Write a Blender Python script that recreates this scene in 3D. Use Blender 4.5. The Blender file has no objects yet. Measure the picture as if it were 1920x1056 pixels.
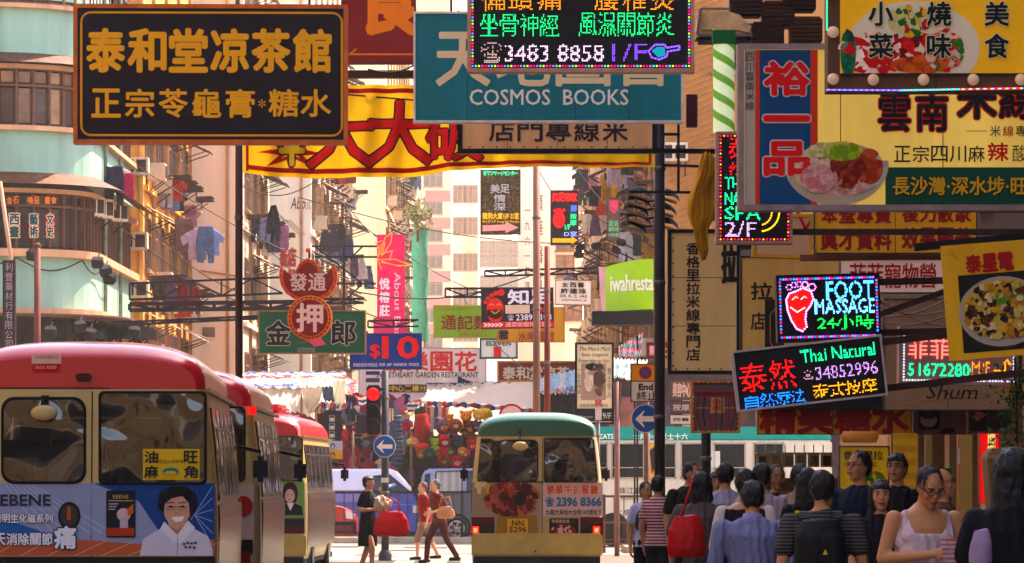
import bpy, bmesh, math, random
import numpy as np
from mathutils import Vector, Matrix, noise as mnoise

random.seed(7)
scene = bpy.context.scene
R = math.radians

# ------------------------------------------------------------------ camera, world, sun, exposure
F = 8200.0      # focal length in photo pixels (1920 wide)
HY = 900.0      # row of the horizon
EYE = 1.55      # camera height
cam_d = bpy.data.cameras.new('camera'); cam = bpy.data.objects.new('camera', cam_d)
scene.collection.objects.link(cam); scene.camera = cam
cam.location = (0, 0, EYE); cam.rotation_euler = (R(90), 0, 0)
cam_d.sensor_width = 36; cam_d.lens = F / 1920 * 36
cam_d.shift_y = (HY - 528) / 1920
cam_d.clip_start = 0.5; cam_d.clip_end = 3000
cam_d.dof.use_dof = False

SUN_EL, SUN_AZ = 54, 40          # sun high, ahead and to the right
sx, sy, sz = math.sin(R(SUN_AZ)) * math.cos(R(SUN_EL)), math.cos(R(SUN_AZ)) * math.cos(R(SUN_EL)), math.sin(R(SUN_EL))
world = bpy.data.worlds.new('World'); scene.world = world; world.use_nodes = True
wn = world.node_tree; bg = wn.nodes['Background']
sky = wn.nodes.new('ShaderNodeTexSky'); sky.sky_type = 'NISHITA'; sky.sun_disc = False
sky.sun_elevation = R(SUN_EL); sky.sun_rotation = R(SUN_AZ)
sky.dust_density = 1.5; sky.air_density = 1.0; sky.ozone_density = 1.0
tint = wn.nodes.new('ShaderNodeMix'); tint.data_type = 'RGBA'; tint.blend_type = 'MULTIPLY'; tint.inputs[0].default_value = 1
tint.inputs[7].default_value = (1.0, 0.80, 0.73, 1)
wn.links.new(sky.outputs[0], tint.inputs[6]); wn.links.new(tint.outputs[2], bg.inputs[0])
bg.inputs[1].default_value = 0.15
sun_d = bpy.data.lights.new('sun', 'SUN'); sun = bpy.data.objects.new('sun', sun_d); scene.collection.objects.link(sun)
sun_d.energy = 2.8; sun_d.angle = R(0.5); sun_d.color = (1.0, 0.83, 0.65)
sun.rotation_euler = Vector((-sx, -sy, -sz)).to_track_quat('-Z', 'Y').to_euler()
vs = scene.view_settings
vs.view_transform = 'Standard'; vs.look = 'None'; vs.gamma = 1; vs.use_curve_mapping = False; vs.exposure = 2.68
scene.cycles.use_denoising = True
scene.cycles.max_bounces = 5; scene.cycles.diffuse_bounces = 3; scene.cycles.glossy_bounces = 3
scene.cycles.volume_bounces = 1; scene.cycles.transparent_max_bounces = 10
scene.cycles.volume_max_steps = 64
scene.cycles.sample_clamp_indirect = 6

# ------------------------------------------------------------------ materials
def lin(h):
    h = h.lstrip('#'); c = [int(h[i:i + 2], 16) / 255 for i in (0, 2, 4)]
    c = [(v / 12.92 if v <= .04045 else ((v + .055) / 1.055) ** 2.4) for v in c]
    g = .3 * c[0] + .59 * c[1] + .11 * c[2]      # the paints are a little richer than a faded print shows them
    c = [max(.003, min(.9, g + (v - g) * SAT)) * (min(1.0, .55 + g * 2.2)) for v in c]
    return tuple(c) + (1,)
SAT = 1.34
_mc = {}
def M(col, rough=.65, metal=0, var=.14, scale=3.0, bump=0, emit=0, streak=0, spec=.13, band=None, wave=0, alpha=1, sat=1, trans=0, bdist=.02):
    emit *= .3
    key = (col, rough, metal, var, scale, bump, emit, streak, spec, band, wave, alpha, trans, bdist)
    if key in _mc: return _mc[key]
    m = bpy.data.materials.new('mat_' + col.strip('#')); m.use_nodes = True
    nt = m.node_tree; N = nt.nodes; L = nt.links; b = N['Principled BSDF']
    b.inputs['Roughness'].default_value = rough; b.inputs['Metallic'].default_value = metal
    b.inputs['Specular IOR Level'].default_value = spec
    if alpha < 1: b.inputs['Alpha'].default_value = alpha
    tc = N.new('ShaderNodeTexCoord')
    base = N.new('ShaderNodeRGB'); base.outputs[0].default_value = lin(col); out = base.outputs[0]
    if band:            # (colour b, repeats per metre, axis)
        sep = N.new('ShaderNodeSeparateXYZ'); L.new(tc.outputs['Object'], sep.inputs[0])
        mu = N.new('ShaderNodeMath'); mu.operation = 'MULTIPLY'; mu.inputs[1].default_value = band[1]
        L.new(sep.outputs[band[2]], mu.inputs[0])
        if len(band) > 3:
            nz = N.new('ShaderNodeTexNoise'); nz.inputs['Scale'].default_value = 5; L.new(tc.outputs['Object'], nz.inputs[0])
            ad = N.new('ShaderNodeMath'); ad.operation = 'MULTIPLY_ADD'; ad.inputs[1].default_value = band[3]
            L.new(nz.outputs[0], ad.inputs[0]); L.new(mu.outputs[0], ad.inputs[2]); mu = ad
        fr = N.new('ShaderNodeMath'); fr.operation = 'FRACT'; L.new(mu.outputs[0], fr.inputs[0])
        cols = band[0] if isinstance(band[0], tuple) else (band[0],)
        cr = N.new('ShaderNodeValToRGB'); cr.color_ramp.interpolation = 'CONSTANT'
        cr.color_ramp.elements[0].color = lin(col); n = len(cols) + 1
        cr.color_ramp.elements[1].position = 1 / n; cr.color_ramp.elements[1].color = lin(cols[0])
        for i, c in enumerate(cols[1:]):
            e = cr.color_ramp.elements.new((i + 2) / n); e.color = lin(c)
        L.new(fr.outputs[0], cr.inputs[0]); out = cr.outputs[0]
    if var:
        nz = N.new('ShaderNodeTexNoise'); nz.inputs['Scale'].default_value = scale; nz.inputs['Detail'].default_value = 6
        nz.inputs['Roughness'].default_value = .65
        if streak:
            mp = N.new('ShaderNodeMapping'); mp.inputs['Scale'].default_value = (1, 1, .12)
            L.new(tc.outputs['Object'], mp.inputs[0]); L.new(mp.outputs[0], nz.inputs[0])
        else: L.new(tc.outputs['Object'], nz.inputs[0])
        mr = N.new('ShaderNodeMapRange'); mr.inputs[1].default_value = .3; mr.inputs[2].default_value = .7
        mr.inputs[3].default_value = 1 - var * (2 if streak else 1.3); mr.inputs[4].default_value = 1 + var * .7
        L.new(nz.outputs[0], mr.inputs[0])
        mx = N.new('ShaderNodeMix'); mx.data_type = 'RGBA'; mx.blend_type = 'MULTIPLY'; mx.inputs[0].default_value = 1
        L.new(out, mx.inputs[6]); L.new(mr.outputs[0], mx.inputs[7]); out = mx.outputs[2]
        if streak:   # rust and soot patches
            n2 = N.new('ShaderNodeTexNoise'); n2.inputs['Scale'].default_value = scale * .7; n2.inputs['Detail'].default_value = 8
            L.new(mp.outputs[0], n2.inputs[0])
            r2 = N.new('ShaderNodeMapRange'); r2.inputs[1].default_value = .56; r2.inputs[2].default_value = .72; r2.inputs[4].default_value = streak
            L.new(n2.outputs[0], r2.inputs[0])
            m2 = N.new('ShaderNodeMix'); m2.data_type = 'RGBA'; L.new(r2.outputs[0], m2.inputs[0]); L.new(out, m2.inputs[6])
            m2.inputs[7].default_value = lin('#5a4030'); out = m2.outputs[2]
    L.new(out, b.inputs['Base Color'])
    if emit:
        L.new(out, b.inputs['Emission Color']); b.inputs['Emission Strength'].default_value = emit
    if bump or wave:
        bp = N.new('ShaderNodeBump'); bp.inputs['Strength'].default_value = bump or wave; bp.inputs['Distance'].default_value = bdist
        if wave:
            t = N.new('ShaderNodeTexWave'); t.inputs['Scale'].default_value = scale; t.inputs['Distortion'].default_value = 6
            t.inputs['Detail'].default_value = 3
        else:
            t = N.new('ShaderNodeTexNoise'); t.inputs['Scale'].default_value = scale * 6; t.inputs['Detail'].default_value = 5 if bdist < .05 else .6
            t.inputs['Distortion'].default_value = 0 if bdist < .05 else .8
        L.new(tc.outputs['Object'], t.inputs[0]); L.new(t.outputs[1 if not wave else 1], bp.inputs['Height']); L.new(bp.outputs[0], b.inputs['Normal'])
    if trans:       # thin cloth lets the sun through
        tl_ = N.new('ShaderNodeBsdfTranslucent'); L.new(out, tl_.inputs[0]); ms = N.new('ShaderNodeMixShader'); ms.inputs[0].default_value = trans
        L.new(b.outputs[0], ms.inputs[1]); L.new(tl_.outputs[0], ms.inputs[2]); L.new(ms.outputs[0], N['Material Output'].inputs['Surface'])
    _mc[key] = m
    return m
def LED(col, e=2.6): return M(col, emit=e * .5, var=0, rough=.4)
def glass(col='#10181c', rough=.05): return M(col, rough=rough, var=.25, scale=1.5, spec=.5)
def clear(col='#06090c'): return M(col, rough=.03, var=0, scale=.38, spec=.9, alpha=.84, bump=1.0, bdist=.055)
STEEL = lambda: M('#6b6460', rough=.4, metal=.7, var=.3)
DARK = lambda: M('#1d1c20', rough=.6, var=.3)
RUST = lambda: M('#4a3630', rough=.75, var=.35, scale=8)

# ------------------------------------------------------------------ objects
col = scene.collection
def X(px, d): return (px - 960) / F * d
def Z(py, d): return EYE + (HY - py) / F * d
def W(px, py, d): return Vector((X(px, d), d, Z(py, d)))

def link(o, parent=None):
    col.objects.link(o)
    if parent is not None: o.parent = parent
    return o
def tag(o, label=None, cat=None, group=None, kind=None):
    if label: o['label'] = label
    if cat: o['category'] = cat
    if group: o['group'] = group
    if kind: o['kind'] = kind
    return o
def thing(name, label, cat, loc=(0, 0, 0), rz=0, group=None, rot=None):
    o = bpy.data.objects.new(name, None); o.empty_display_size = .2; link(o)
    o.location = loc; o.rotation_euler = rot or (0, 0, rz)
    return tag(o, label, cat, group)
def kids(o): return [c for c in col.objects if c.parent == o]
_kidmap = {}
def dup(root, loc, rz=None, label=None, group=None, scale=None, mat=None, rot=None):
    r = root.copy(); col.objects.link(r); r.location = loc
    if rz is not None: r.rotation_euler = (0, 0, rz)
    if rot is not None: r.rotation_euler = rot
    if scale: r.scale = scale if hasattr(scale, '__len__') else (scale,) * 3
    if label: r['label'] = label
    if group: r['group'] = group
    if mat and r.type == 'MESH': r.material_slots[0].link = 'OBJECT'; r.material_slots[0].material = mat
    for c in root.children:
        k = c.copy(); col.objects.link(k); k.parent = r
        for g in c.children:
            q = g.copy(); col.objects.link(q); q.parent = k
    return r

class MB:
    """collects faces; build() links them as one mesh object"""
    def __init__(s): s.v = []; s.f = []; s.mi = []; s.sm = []; s.T = None
    def add(s, vs, fs, mi=0, smooth=False):
        n = len(s.v); s.v += [tuple(v) for v in vs]
        for f in fs: s.f.append(tuple(i + n for i in f)); s.mi.append(mi); s.sm.append(smooth)
        return s
    def box(s, x0, x1, y0, y1, z0, z1, mi=0, T=None):
        vs = [Vector(p) for p in ((x0, y0, z0), (x1, y0, z0), (x1, y1, z0), (x0, y1, z0), (x0, y0, z1), (x1, y0, z1), (x1, y1, z1), (x0, y1, z1))]
        if T is not None: vs = [T @ v for v in vs]
        return s.add(vs, [(0, 3, 2, 1), (4, 5, 6, 7), (0, 1, 5, 4), (1, 2, 6, 5), (2, 3, 7, 6), (3, 0, 4, 7)], mi)
    def bar(s, a, b, w=.03, h=None, mi=0):
        a, b = Vector(a), Vector(b); d = b - a; L_ = d.length
        if L_ < 1e-6: return s
        q = d.to_track_quat('Z', 'Y').to_matrix().to_4x4(); h = h or w
        return s.box(-w / 2, w / 2, -h / 2, h / 2, 0, L_, mi, Matrix.Translation(a) @ q)
    def tube(s, pts, r, n=8, mi=0, r2=None, cap=True):
        pts = [Vector(p) for p in pts]; rings = []; vs = []
        for i, p in enumerate(pts):
            d = (pts[min(i + 1, len(pts) - 1)] - pts[max(i - 1, 0)])
            q = d.to_track_quat('Z', 'Y').to_matrix()
            rr = r if r2 is None else r + (r2 - r) * i / (len(pts) - 1)
            if hasattr(r, '__len__'): rr = r[i]
            vs += [p + q @ Vector((rr * math.cos(2 * math.pi * k / n), rr * math.sin(2 * math.pi * k / n), 0)) for k in range(n)]
        fs = [(i * n + k, i * n + (k + 1) % n, (i + 1) * n + (k + 1) % n, (i + 1) * n + k) for i in range(len(pts) - 1) for k in range(n)]
        if cap: fs += [tuple(range(n))[::-1], tuple((len(pts) - 1) * n + k for k in range(n))]
        return s.add(vs, fs, mi, True)
    def ell(s, c, r, n=12, m=8, mi=0, T=None):
        c = Vector(c); vs = []; r = Vector(r) if hasattr(r, '__len__') else Vector((r, r, r))
        for j in range(m + 1):
            t = math.pi * j / m
            for k in range(n):
                a = 2 * math.pi * k / n
                v = Vector((r.x * math.sin(t) * math.cos(a), r.y * math.sin(t) * math.sin(a), r.z * math.cos(t)))
                vs.append((T @ v if T is not None else v) + c)
        fs = [(j * n + k, (j + 1) * n + k, (j + 1) * n + (k + 1) % n, j * n + (k + 1) % n) for j in range(m) for k in range(n)]
        return s.add(vs, fs, mi, True)
    def lathe(s, c, prof, n=16, mi=0, axis='Z'):
        vs = []; c = Vector(c)
        for r, h in prof:
            for k in range(n):
                a = 2 * math.pi * k / n
                p = (r * math.cos(a), r * math.sin(a), h)
                if axis == 'Y': p = (p[0], p[2], p[1])
                if axis == 'X': p = (p[2], p[0], p[1])
                vs.append(c + Vector(p))
        fs = [(i * n + k, i * n + (k + 1) % n, (i + 1) * n + (k + 1) % n, (i + 1) * n + k) for i in range(len(prof) - 1) for k in range(n)]
        return s.add(vs, fs, mi, True)
    def prism(s, pts, y0, y1, mi=0, axis='Y'):
        n = len(pts)
        if axis == 'Y': vs = [(p[0], y0, p[1]) for p in pts] + [(p[0], y1, p[1]) for p in pts]
        elif axis == 'X': vs = [(y0, p[0], p[1]) for p in pts] + [(y1, p[0], p[1]) for p in pts]
        else: vs = [(p[0], p[1], y0) for p in pts] + [(p[0], p[1], y1) for p in pts]
        fs = [tuple(range(n)), tuple(range(2 * n - 1, n - 1, -1))] + [(i, i + n, (i + 1) % n + n, (i + 1) % n) for i in range(n)]
        return s.add(vs, fs, mi)
    def build(s, name, mats, parent=None, origin=None, bevel=0, fixn=True):
        me = bpy.data.meshes.new(name)
        o_ = Vector(origin) if origin is not None else Vector((0, 0, 0))
        me.from_pydata([tuple(Vector(v) - o_) for v in s.v], [], s.f)
        mats = mats if isinstance(mats, (list, tuple)) else [mats]
        for m in mats: me.materials.append(m)
        me.polygons.foreach_set('material_index', s.mi); me.polygons.foreach_set('use_smooth', s.sm)
        if fixn:
            bm = bmesh.new(); bm.from_mesh(me); bmesh.ops.remove_doubles(bm, verts=bm.verts, dist=1e-5)
            bmesh.ops.recalc_face_normals(bm, faces=bm.faces)
            if bevel: bmesh.ops.bevel(bm, geom=[e for e in bm.edges if len(e.link_faces) == 2 and e.calc_face_angle(0) > .6], offset=bevel, segments=2, affect='EDGES', clamp_overlap=True)
            bm.to_mesh(me); bm.free()
        me.update()
        o = bpy.data.objects.new(name, me); link(o, parent)
        if parent is None and origin is not None: o.location = o_
        return o

# ------------------------------------------------------------------ lettering
_gc = {}
def glyph(s, b=0.0, res=2):
    k = (s, round(b, 4), res)
    if k in _gc: return _gc[k]
    c = bpy.data.curves.new('t', 'FONT'); c.body = s; c.size = 1; c.offset = b; c.resolution_u = res
    o = bpy.data.objects.new('t', c); me = bpy.data.meshes.new_from_object(o)
    vs = [(v.co.x, v.co.y) for v in me.vertices]
    me.calc_loop_triangles(); tr = [tuple(t.vertices) for t in me.loop_triangles]
    bpy.data.objects.remove(o); bpy.data.curves.remove(c); bpy.data.meshes.remove(me)
    _gc[k] = (vs, tr); return _gc[k]
def bbox(vs):
    xs = [v[0] for v in vs]; ys = [v[1] for v in vs]
    return min(xs), max(xs), min(ys), max(ys)

class Board:
    """flat print, lettering and lamps on a front face; coordinates are photo pixels, sc metres per pixel"""
    def __init__(s, parent, ox, oy, sc, y=0, step=.004): s.p = parent; s.ox = ox; s.oy = oy; s.sc = sc; s.y = y; s.st = step
    def pt(s, u, v, l=1): return ((u - s.ox) * s.sc, s.y - l * s.st, (s.oy - v) * s.sc)
    def _place(s, string, x0, y0, x1, y1, shear=0):
        vs, tr = glyph(string, 0)
        if not vs: return [], [], 1
        a0, a1, c0, c1 = bbox(vs)
        if a1 - a0 < .3 and len(string) == 1: m = (a0 + a1) / 2; a0, a1 = m - .35, m + .35
        if c1 - c0 < .2: m = (c0 + c1) / 2; c0, c1 = m - .4, m + .4
        kx = (x1 - x0) / (a1 - a0); ky = (y1 - y0) / (c1 - c0)
        return [(x0 + (v[0] - a0) * kx + shear * (v[1] - c0) * ky, y1 - (v[1] - c0) * ky) for v in vs], tr, ky
    def _split(s, P, tr, mx):
        P = list(P); tr = list(tr); out = []
        while tr:
            t = tr.pop(); e = [((P[t[i]][0] - P[t[(i + 1) % 3]][0]) ** 2 + (P[t[i]][1] - P[t[(i + 1) % 3]][1]) ** 2, i) for i in range(3)]; m, i = max(e)
            if m <= mx * mx: out.append(t); continue
            a, b, c = t[i], t[(i + 1) % 3], t[(i + 2) % 3]; P.append(((P[a][0] + P[b][0]) / 2, (P[a][1] + P[b][1]) / 2)); k = len(P) - 1
            tr += [(a, k, c), (k, b, c)]
        return P, out
    def _thick(s, mb, P, tr, r, layer, n=6):
        """the glyph laid over itself in a small ring, which fattens its strokes"""
        if getattr(s, 'sub', 0): P, tr = s._split(P, tr, s.sub)
        for k in range(n + 1 if r else 1):
            dx, dy = (0, 0) if k == 0 else (r * math.cos(k * 2 * math.pi / n + .4), r * math.sin(k * 2 * math.pi / n + .4))
            mb.add([s.pt(p[0] + dx, p[1] + dy, layer + k * .035) for p in P], tr)
    def text(s, string, x0, y0, x1, y1, color, b=.0, v=False, outline=None, emit=0, led=0, layer=2, shear=0, name='lettering', gap=.12, dot=.42):
        cells = [(string, x0, y0, x1, y1)]
        if v or (len(string) > 1 and gap is not None and all(ord(ch) > 0x2e00 or ch == ' ' for ch in string)):
            n = len(string); cells = []
            for i, ch in enumerate(string):
                if ch == ' ': continue
                if v: h = (y1 - y0) / n; cells.append((ch, x0, y0 + h * (i + gap / 2), x1, y0 + h * (i + 1 - gap / 2)))
                else: h = (x1 - x0) / n; cells.append((ch, x0 + h * (i + gap / 2), y0, x0 + h * (i + 1 - gap / 2), y1))
        if outline:
            mb = MB()
            for ch, a, c, e, g in cells:
                P, tr, ky = s._place(ch, a, c, e, g, shear)
                s._thick(mb, P, tr, (b + outline[1]) * ky, layer - 1, 9)
            mb.build(name, M(outline[0], var=.05, emit=(outline[2] if len(outline) > 2 else 0)), s.p, fixn=False)
        mb = MB()
        for ch, a, c, e, g in cells:
            P, tr, ky = s._place(ch, a, c, e, g, shear)
            if led: s._dots(mb, P, tr, led, layer, dot)
            else: s._thick(mb, P, tr, b * ky, layer)
        m = LED(color, emit or 2.6) if led else M(color, var=.06, emit=emit)
        return mb.build(name, m, s.p, fixn=False)
    def _dot(s, mb, u, v, r, layer):
        mb.add([s.pt(u + r * math.cos(k * math.pi / 3), v + r * math.sin(k * math.pi / 3), layer) for k in range(6)], [(0, 1, 2, 3, 4, 5)])
    def _dots(s, mb, P, tr, pitch, layer, dot=.42):
        seen = set()
        for a, b, c in tr:
            A, B, C = P[a], P[b], P[c]
            den = (B[1] - C[1]) * (A[0] - C[0]) + (C[0] - B[0]) * (A[1] - C[1])
            if abs(den) < 1e-9: continue
            for i in range(int(min(A[0], B[0], C[0]) / pitch), int(max(A[0], B[0], C[0]) / pitch) + 2):
                for j in range(int(min(A[1], B[1], C[1]) / pitch), int(max(A[1], B[1], C[1]) / pitch) + 2):
                    if (i, j) in seen: continue
                    u, v = i * pitch, j * pitch
                    w1 = ((B[1] - C[1]) * (u - C[0]) + (C[0] - B[0]) * (v - C[1])) / den
                    w2 = ((C[1] - A[1]) * (u - C[0]) + (A[0] - C[0]) * (v - C[1])) / den
                    if w1 >= -.02 and w2 >= -.02 and w1 + w2 <= 1.02:
                        seen.add((i, j))
                        if (i * 7919 + j * 104729) % 41: s._dot(mb, u, v, pitch * dot, layer)
    def poly(s, pts, color, layer=1, name='print', emit=0, mat=None, **k):
        mb = MB(); f_ = [tuple(range(len(pts)))]
        if getattr(s, 'sub', 0):
            c_ = (sum(p[0] for p in pts) / len(pts), sum(p[1] for p in pts) / len(pts)); n_ = len(pts)
            pts, f_ = s._split(list(pts) + [c_], [(i, (i + 1) % n_, n_) for i in range(n_)], s.sub)
        mb.add([s.pt(p[0], p[1], layer) for p in pts], f_)
        return mb.build(name, mat or M(color, emit=emit, **{**dict(var=.06), **k}), s.p, fixn=False)
    def rect(s, x0, y0, x1, y1, color, layer=1, name='print', **k): return s.poly([(x0, y1), (x1, y1), (x1, y0), (x0, y0)], color, layer, name, **k)
    def disc(s, cx, cy, rx, ry, color, layer=1, name='print', n=28, a0=0, a1=360, **k):
        return s.poly([(cx + rx * math.cos(R(a0 + (a1 - a0) * i / n)), cy - ry * math.sin(R(a0 + (a1 - a0) * i / n))) for i in range(n + (a1 - a0 < 360))], color, layer, name, **k)
    def line(s, pts, w, color, layer=1, name='print', closed=False, **k):
        mb = MB(); P = list(pts) + ([pts[0]] if closed else [])
        for (a, b), (c, d) in zip(P[:-1], P[1:]):
            L_ = math.hypot(c - a, d - b) or 1; nx, ny = -(d - b) / L_ * w / 2, (c - a) / L_ * w / 2
            ex, ey = (c - a) / L_ * w * .3, (d - b) / L_ * w * .3
            mb.add([s.pt(a + nx - ex, b + ny - ey, layer), s.pt(a - nx - ex, b - ny - ey, layer), s.pt(c - nx + ex, d - ny + ey, layer), s.pt(c + nx + ex, d + ny + ey, layer)], [(0, 1, 2, 3)])
        return mb.build(name, M(color, emit=k.pop('emit', 0), var=.06), s.p, fixn=False)
    def leds(s, pts, pitch, colors, r, layer=2, closed=False, emit=2.6, name='lamp_string'):
        P = list(pts) + ([pts[0]] if closed else []); mbs = [MB() for _ in colors]; k = 0
        for (a, b), (c, d) in zip(P[:-1], P[1:]):
            n = max(1, int(math.hypot(c - a, d - b) / pitch))
            for i in range(n): s._dot(mbs[k % len(colors)], a + (c - a) * i / n, b + (d - b) * i / n, r, layer); k += 1
        for mb, cc in zip(mbs, colors):
            if mb.f: mb.build(name, LED(cc, emit), s.p, fixn=False)['kind'] = 'stuff'
    def blobs(s, cx, cy, rx, ry, colors, n, size, layer=2, name='food_print', seed=1, emit=0, a=1.0):
        rnd = random.Random(seed); mbs = [MB() for _ in colors]
        for i in range(n):
            q = math.sqrt(rnd.random()) * a; t = rnd.random() * 6.283; u = cx + rx * q * math.cos(t); v = cy + ry * q * math.sin(t)
            m = 9; r0 = size * (.5 + rnd.random()); sq = .5 + .7 * rnd.random(); an = rnd.random() * 3.14
            pts = []
            for j in range(m):
                rr = r0 * (.6 + .6 * rnd.random()); x_, y_ = rr * math.cos(j * 6.283 / m), rr * sq * math.sin(j * 6.283 / m)
                pu, pv = u + x_ * math.cos(an) - y_ * math.sin(an), v + x_ * math.sin(an) + y_ * math.cos(an)
                e = math.hypot((pu - cx) / rx, (pv - cy) / ry)
                if e > 1.04: pu = cx + (pu - cx) / e * 1.04; pv = cy + (pv - cy) / e * 1.04
                pts.append(s.pt(pu, pv, layer + i * .012))
            mbs[rnd.randrange(len(colors))].add(pts, [tuple(range(m))])
        for mb, cc in zip(mbs, colors):
            if mb.f: mb.build(name, M(cc, emit=emit, var=.2, scale=30), s.p, fixn=False)['kind'] = 'stuff'

def sign(name, label, x0, y0, x1, y1, d, face, frame=None, fw=4, th=.14, roll=0, yaw=0, emit=0, cat='sign', group=None, feet=None, rough=.45, facemat=None, var=.12, slack=0):
    """a sign box hanging in the street; its front faces the camera's side of the street"""
    sc = d / F; cx = (x0 + x1) / 2
    root = thing(name, label, cat, (X(cx, d), d, Z(y1, d)), group=group, rot=(0, R(roll), R(yaw)))
    w, h = (x1 - x0) * sc, (y1 - y0) * sc; f = fw * sc
    MB().box(-w / 2 + f * .6, w / 2 - f * .6, .012, th, f * .6, h - f * .6).build('cabinet', M(face if not frame else frame, rough=.6, var=.3), root)
    fm = facemat or M(face, rough=rough, var=var, scale=2.5, emit=emit, streak=.07)
    MB().box(-w / 2 + f * .5, w / 2 - f * .5, 0, .01, f * .5, h - f * .5).build('face_panel', fm, root)
    if w > 1.2 or h > 1.4:
        jm = M('#3a302c', var=.2)
        for i in range(1, 1 + int(max(w, h) / .75)):
            if w > h: p_ = -w / 2 + w * i / (1 + int(w / .75)); MB().box(p_ - .003, p_ + .003, -.0015, 0, f, h - f).build('panel_joint', jm, root)
            else: p_ = h * i / (1 + int(h / .75)); MB().box(-w / 2 + f, w / 2 - f, -.0015, 0, p_ - .003, p_ + .003).build('panel_joint', jm, root)
    if frame:
        m = M(frame, rough=.45, metal=.3, var=.25, scale=6); fy = -.02
        for nm, a in (('frame_bar', (-w / 2, w / 2, fy, th + .01, h - f, h)), ('frame_bar', (-w / 2, w / 2, fy, th + .01, 0, f)),
                      ('frame_bar', (-w / 2, -w / 2 + f, fy, th + .008, f, h - f)), ('frame_bar', (w / 2 - f, w / 2, fy, th + .008, f, h - f))):
            MB().box(*a).build(nm, m, root)
    b = Board(root, cx, y1, sc, 0, .004 if d < 70 else .008); b.w = w; b.h = h; b.root = root; b.box = (x0, y0, x1, y1); b.th = th
    return b
def bracket(b, to_x=None, up=None, n=2, r=.018):
    """steel arms that carry a sign: to the building line at to_x, and/or rods upwards"""
    root = b.root; cx = root.location.x
    if to_x is not None:
        for i in range(n):
            z = b.h * (.12 + .76 * i / max(1, n - 1)); sgn = 1 if to_x > cx else -1
            mb = MB(); mb.bar((sgn * b.w * .3, b.th + .035, z), (to_x - cx, b.th + .035, z), .05); mb.build('bracket_arm', RUST(), root)
    if up:
        for i in (-1, 1):
            mb = MB(); mb.bar((i * b.w * .36, b.th * .5, b.h), (i * b.w * .36, b.th * .5, b.h + up), r * 1.5); mb.build('hanging_rod', RUST(), root)

# ------------------------------------------------------------------ voxel skin for cloth, bags and bodies
tmp = bpy.data.scenes.new('tmp_remesh')
def remesh(mb, voxel, smooth=2, noise_amp=0, nf=7, clip=None):
    me = bpy.data.meshes.new('x'); me.from_pydata([tuple(v) for v in mb.v], [], mb.f); o = bpy.data.objects.new('x', me); tmp.collection.objects.link(o)
    bm = bmesh.new(); bm.from_mesh(me); bmesh.ops.recalc_face_normals(bm, faces=bm.faces); bm.to_mesh(me); bm.free()
    r = o.modifiers.new('r', 'REMESH'); r.mode = 'VOXEL'; r.voxel_size = voxel
    s = o.modifiers.new('s', 'SMOOTH'); s.iterations = smooth; s.factor = .5
    tmp.view_layers[0].update(); dg = tmp.view_layers[0].depsgraph
    out = bpy.data.meshes.new_from_object(o.evaluated_get(dg)); bpy.data.objects.remove(o); bpy.data.meshes.remove(me)
    if noise_amp:
        out.update(); N_ = len(out.vertices); co = np.empty(N_ * 3, np.float32); no = np.empty(N_ * 3, np.float32)
        out.vertices.foreach_get('co', co); out.vertex_normals.foreach_get('vector', no); co = co.reshape(-1, 3); no = no.reshape(-1, 3)
        am = np.array([mnoise.noise(Vector((x * nf, y * nf, z * nf * .55))) + .5 * mnoise.noise(Vector((x * nf * 2.3 + 5, y * nf * 2.3, z * nf * 1.2))) for x, y, z in co.tolist()], np.float32)
        co += no * (am * noise_amp)[:, None]; out.vertices.foreach_set('co', co.ravel())
    out.polygons.foreach_set('use_smooth', [True] * len(out.polygons)); return out
# ------------------------------------------------------------------ ground, roads, kerbs
rnd = random.Random(3)
asph = M('#4a4744', rough=.85, var=.25, scale=.8, bump=.25)
mb = MB(); mb.box(-600, 600, -200, 2000, -.3, -.004); mb.build('ground', M('#8a8278', rough=.9), None)['kind'] = 'structure'
mb = MB(); mb.box(-8, .6, -60, 400, -.25, 0); mb.build('road', asph)['kind'] = 'structure'
mb = MB(); mb.box(-70, 90, 84, 107, -.25, .004); mb.build('cross_road', M('#8d857a', rough=.85, var=.22, scale=.6, bump=.2))['kind'] = 'structure'
mb = MB(); mb.box(.6, 5.3, -60, 84, -.2, .12); mb.build('pavement', M('#6c625a', rough=.85, var=.2, scale=2))['kind'] = 'structure'
mb = MB(); mb.box(-40, 2.4, 106.6, 107.6, -.2, .15); o = mb.build('median_kerb', M('#a89c8c', rough=.8, var=.2)); o['kind'] = 'structure'
mb = MB(); mb.box(2.4, 60, 92, 96.5, -.2, .14); mb.build('pavement_island', M('#8f8172', rough=.85, var=.25), None)['kind'] = 'structure'
mb = MB(); mb.box(-40, 2.3, 106.45, 106.6, -.1, .012); mb.build('gutter', M('#2f2c2a')).__setitem__('kind', 'structure')
mb = MB()
for i in range(7): mb.box(-2.2 + i * .62, -1.85 + i * .62, 78.5, 83.4, .001, .008)
mb.build('crossing_stripe_paint', M('#b3a78c', rough=.7, var=.3, scale=3)).__setitem__('kind', 'structure')

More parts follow.
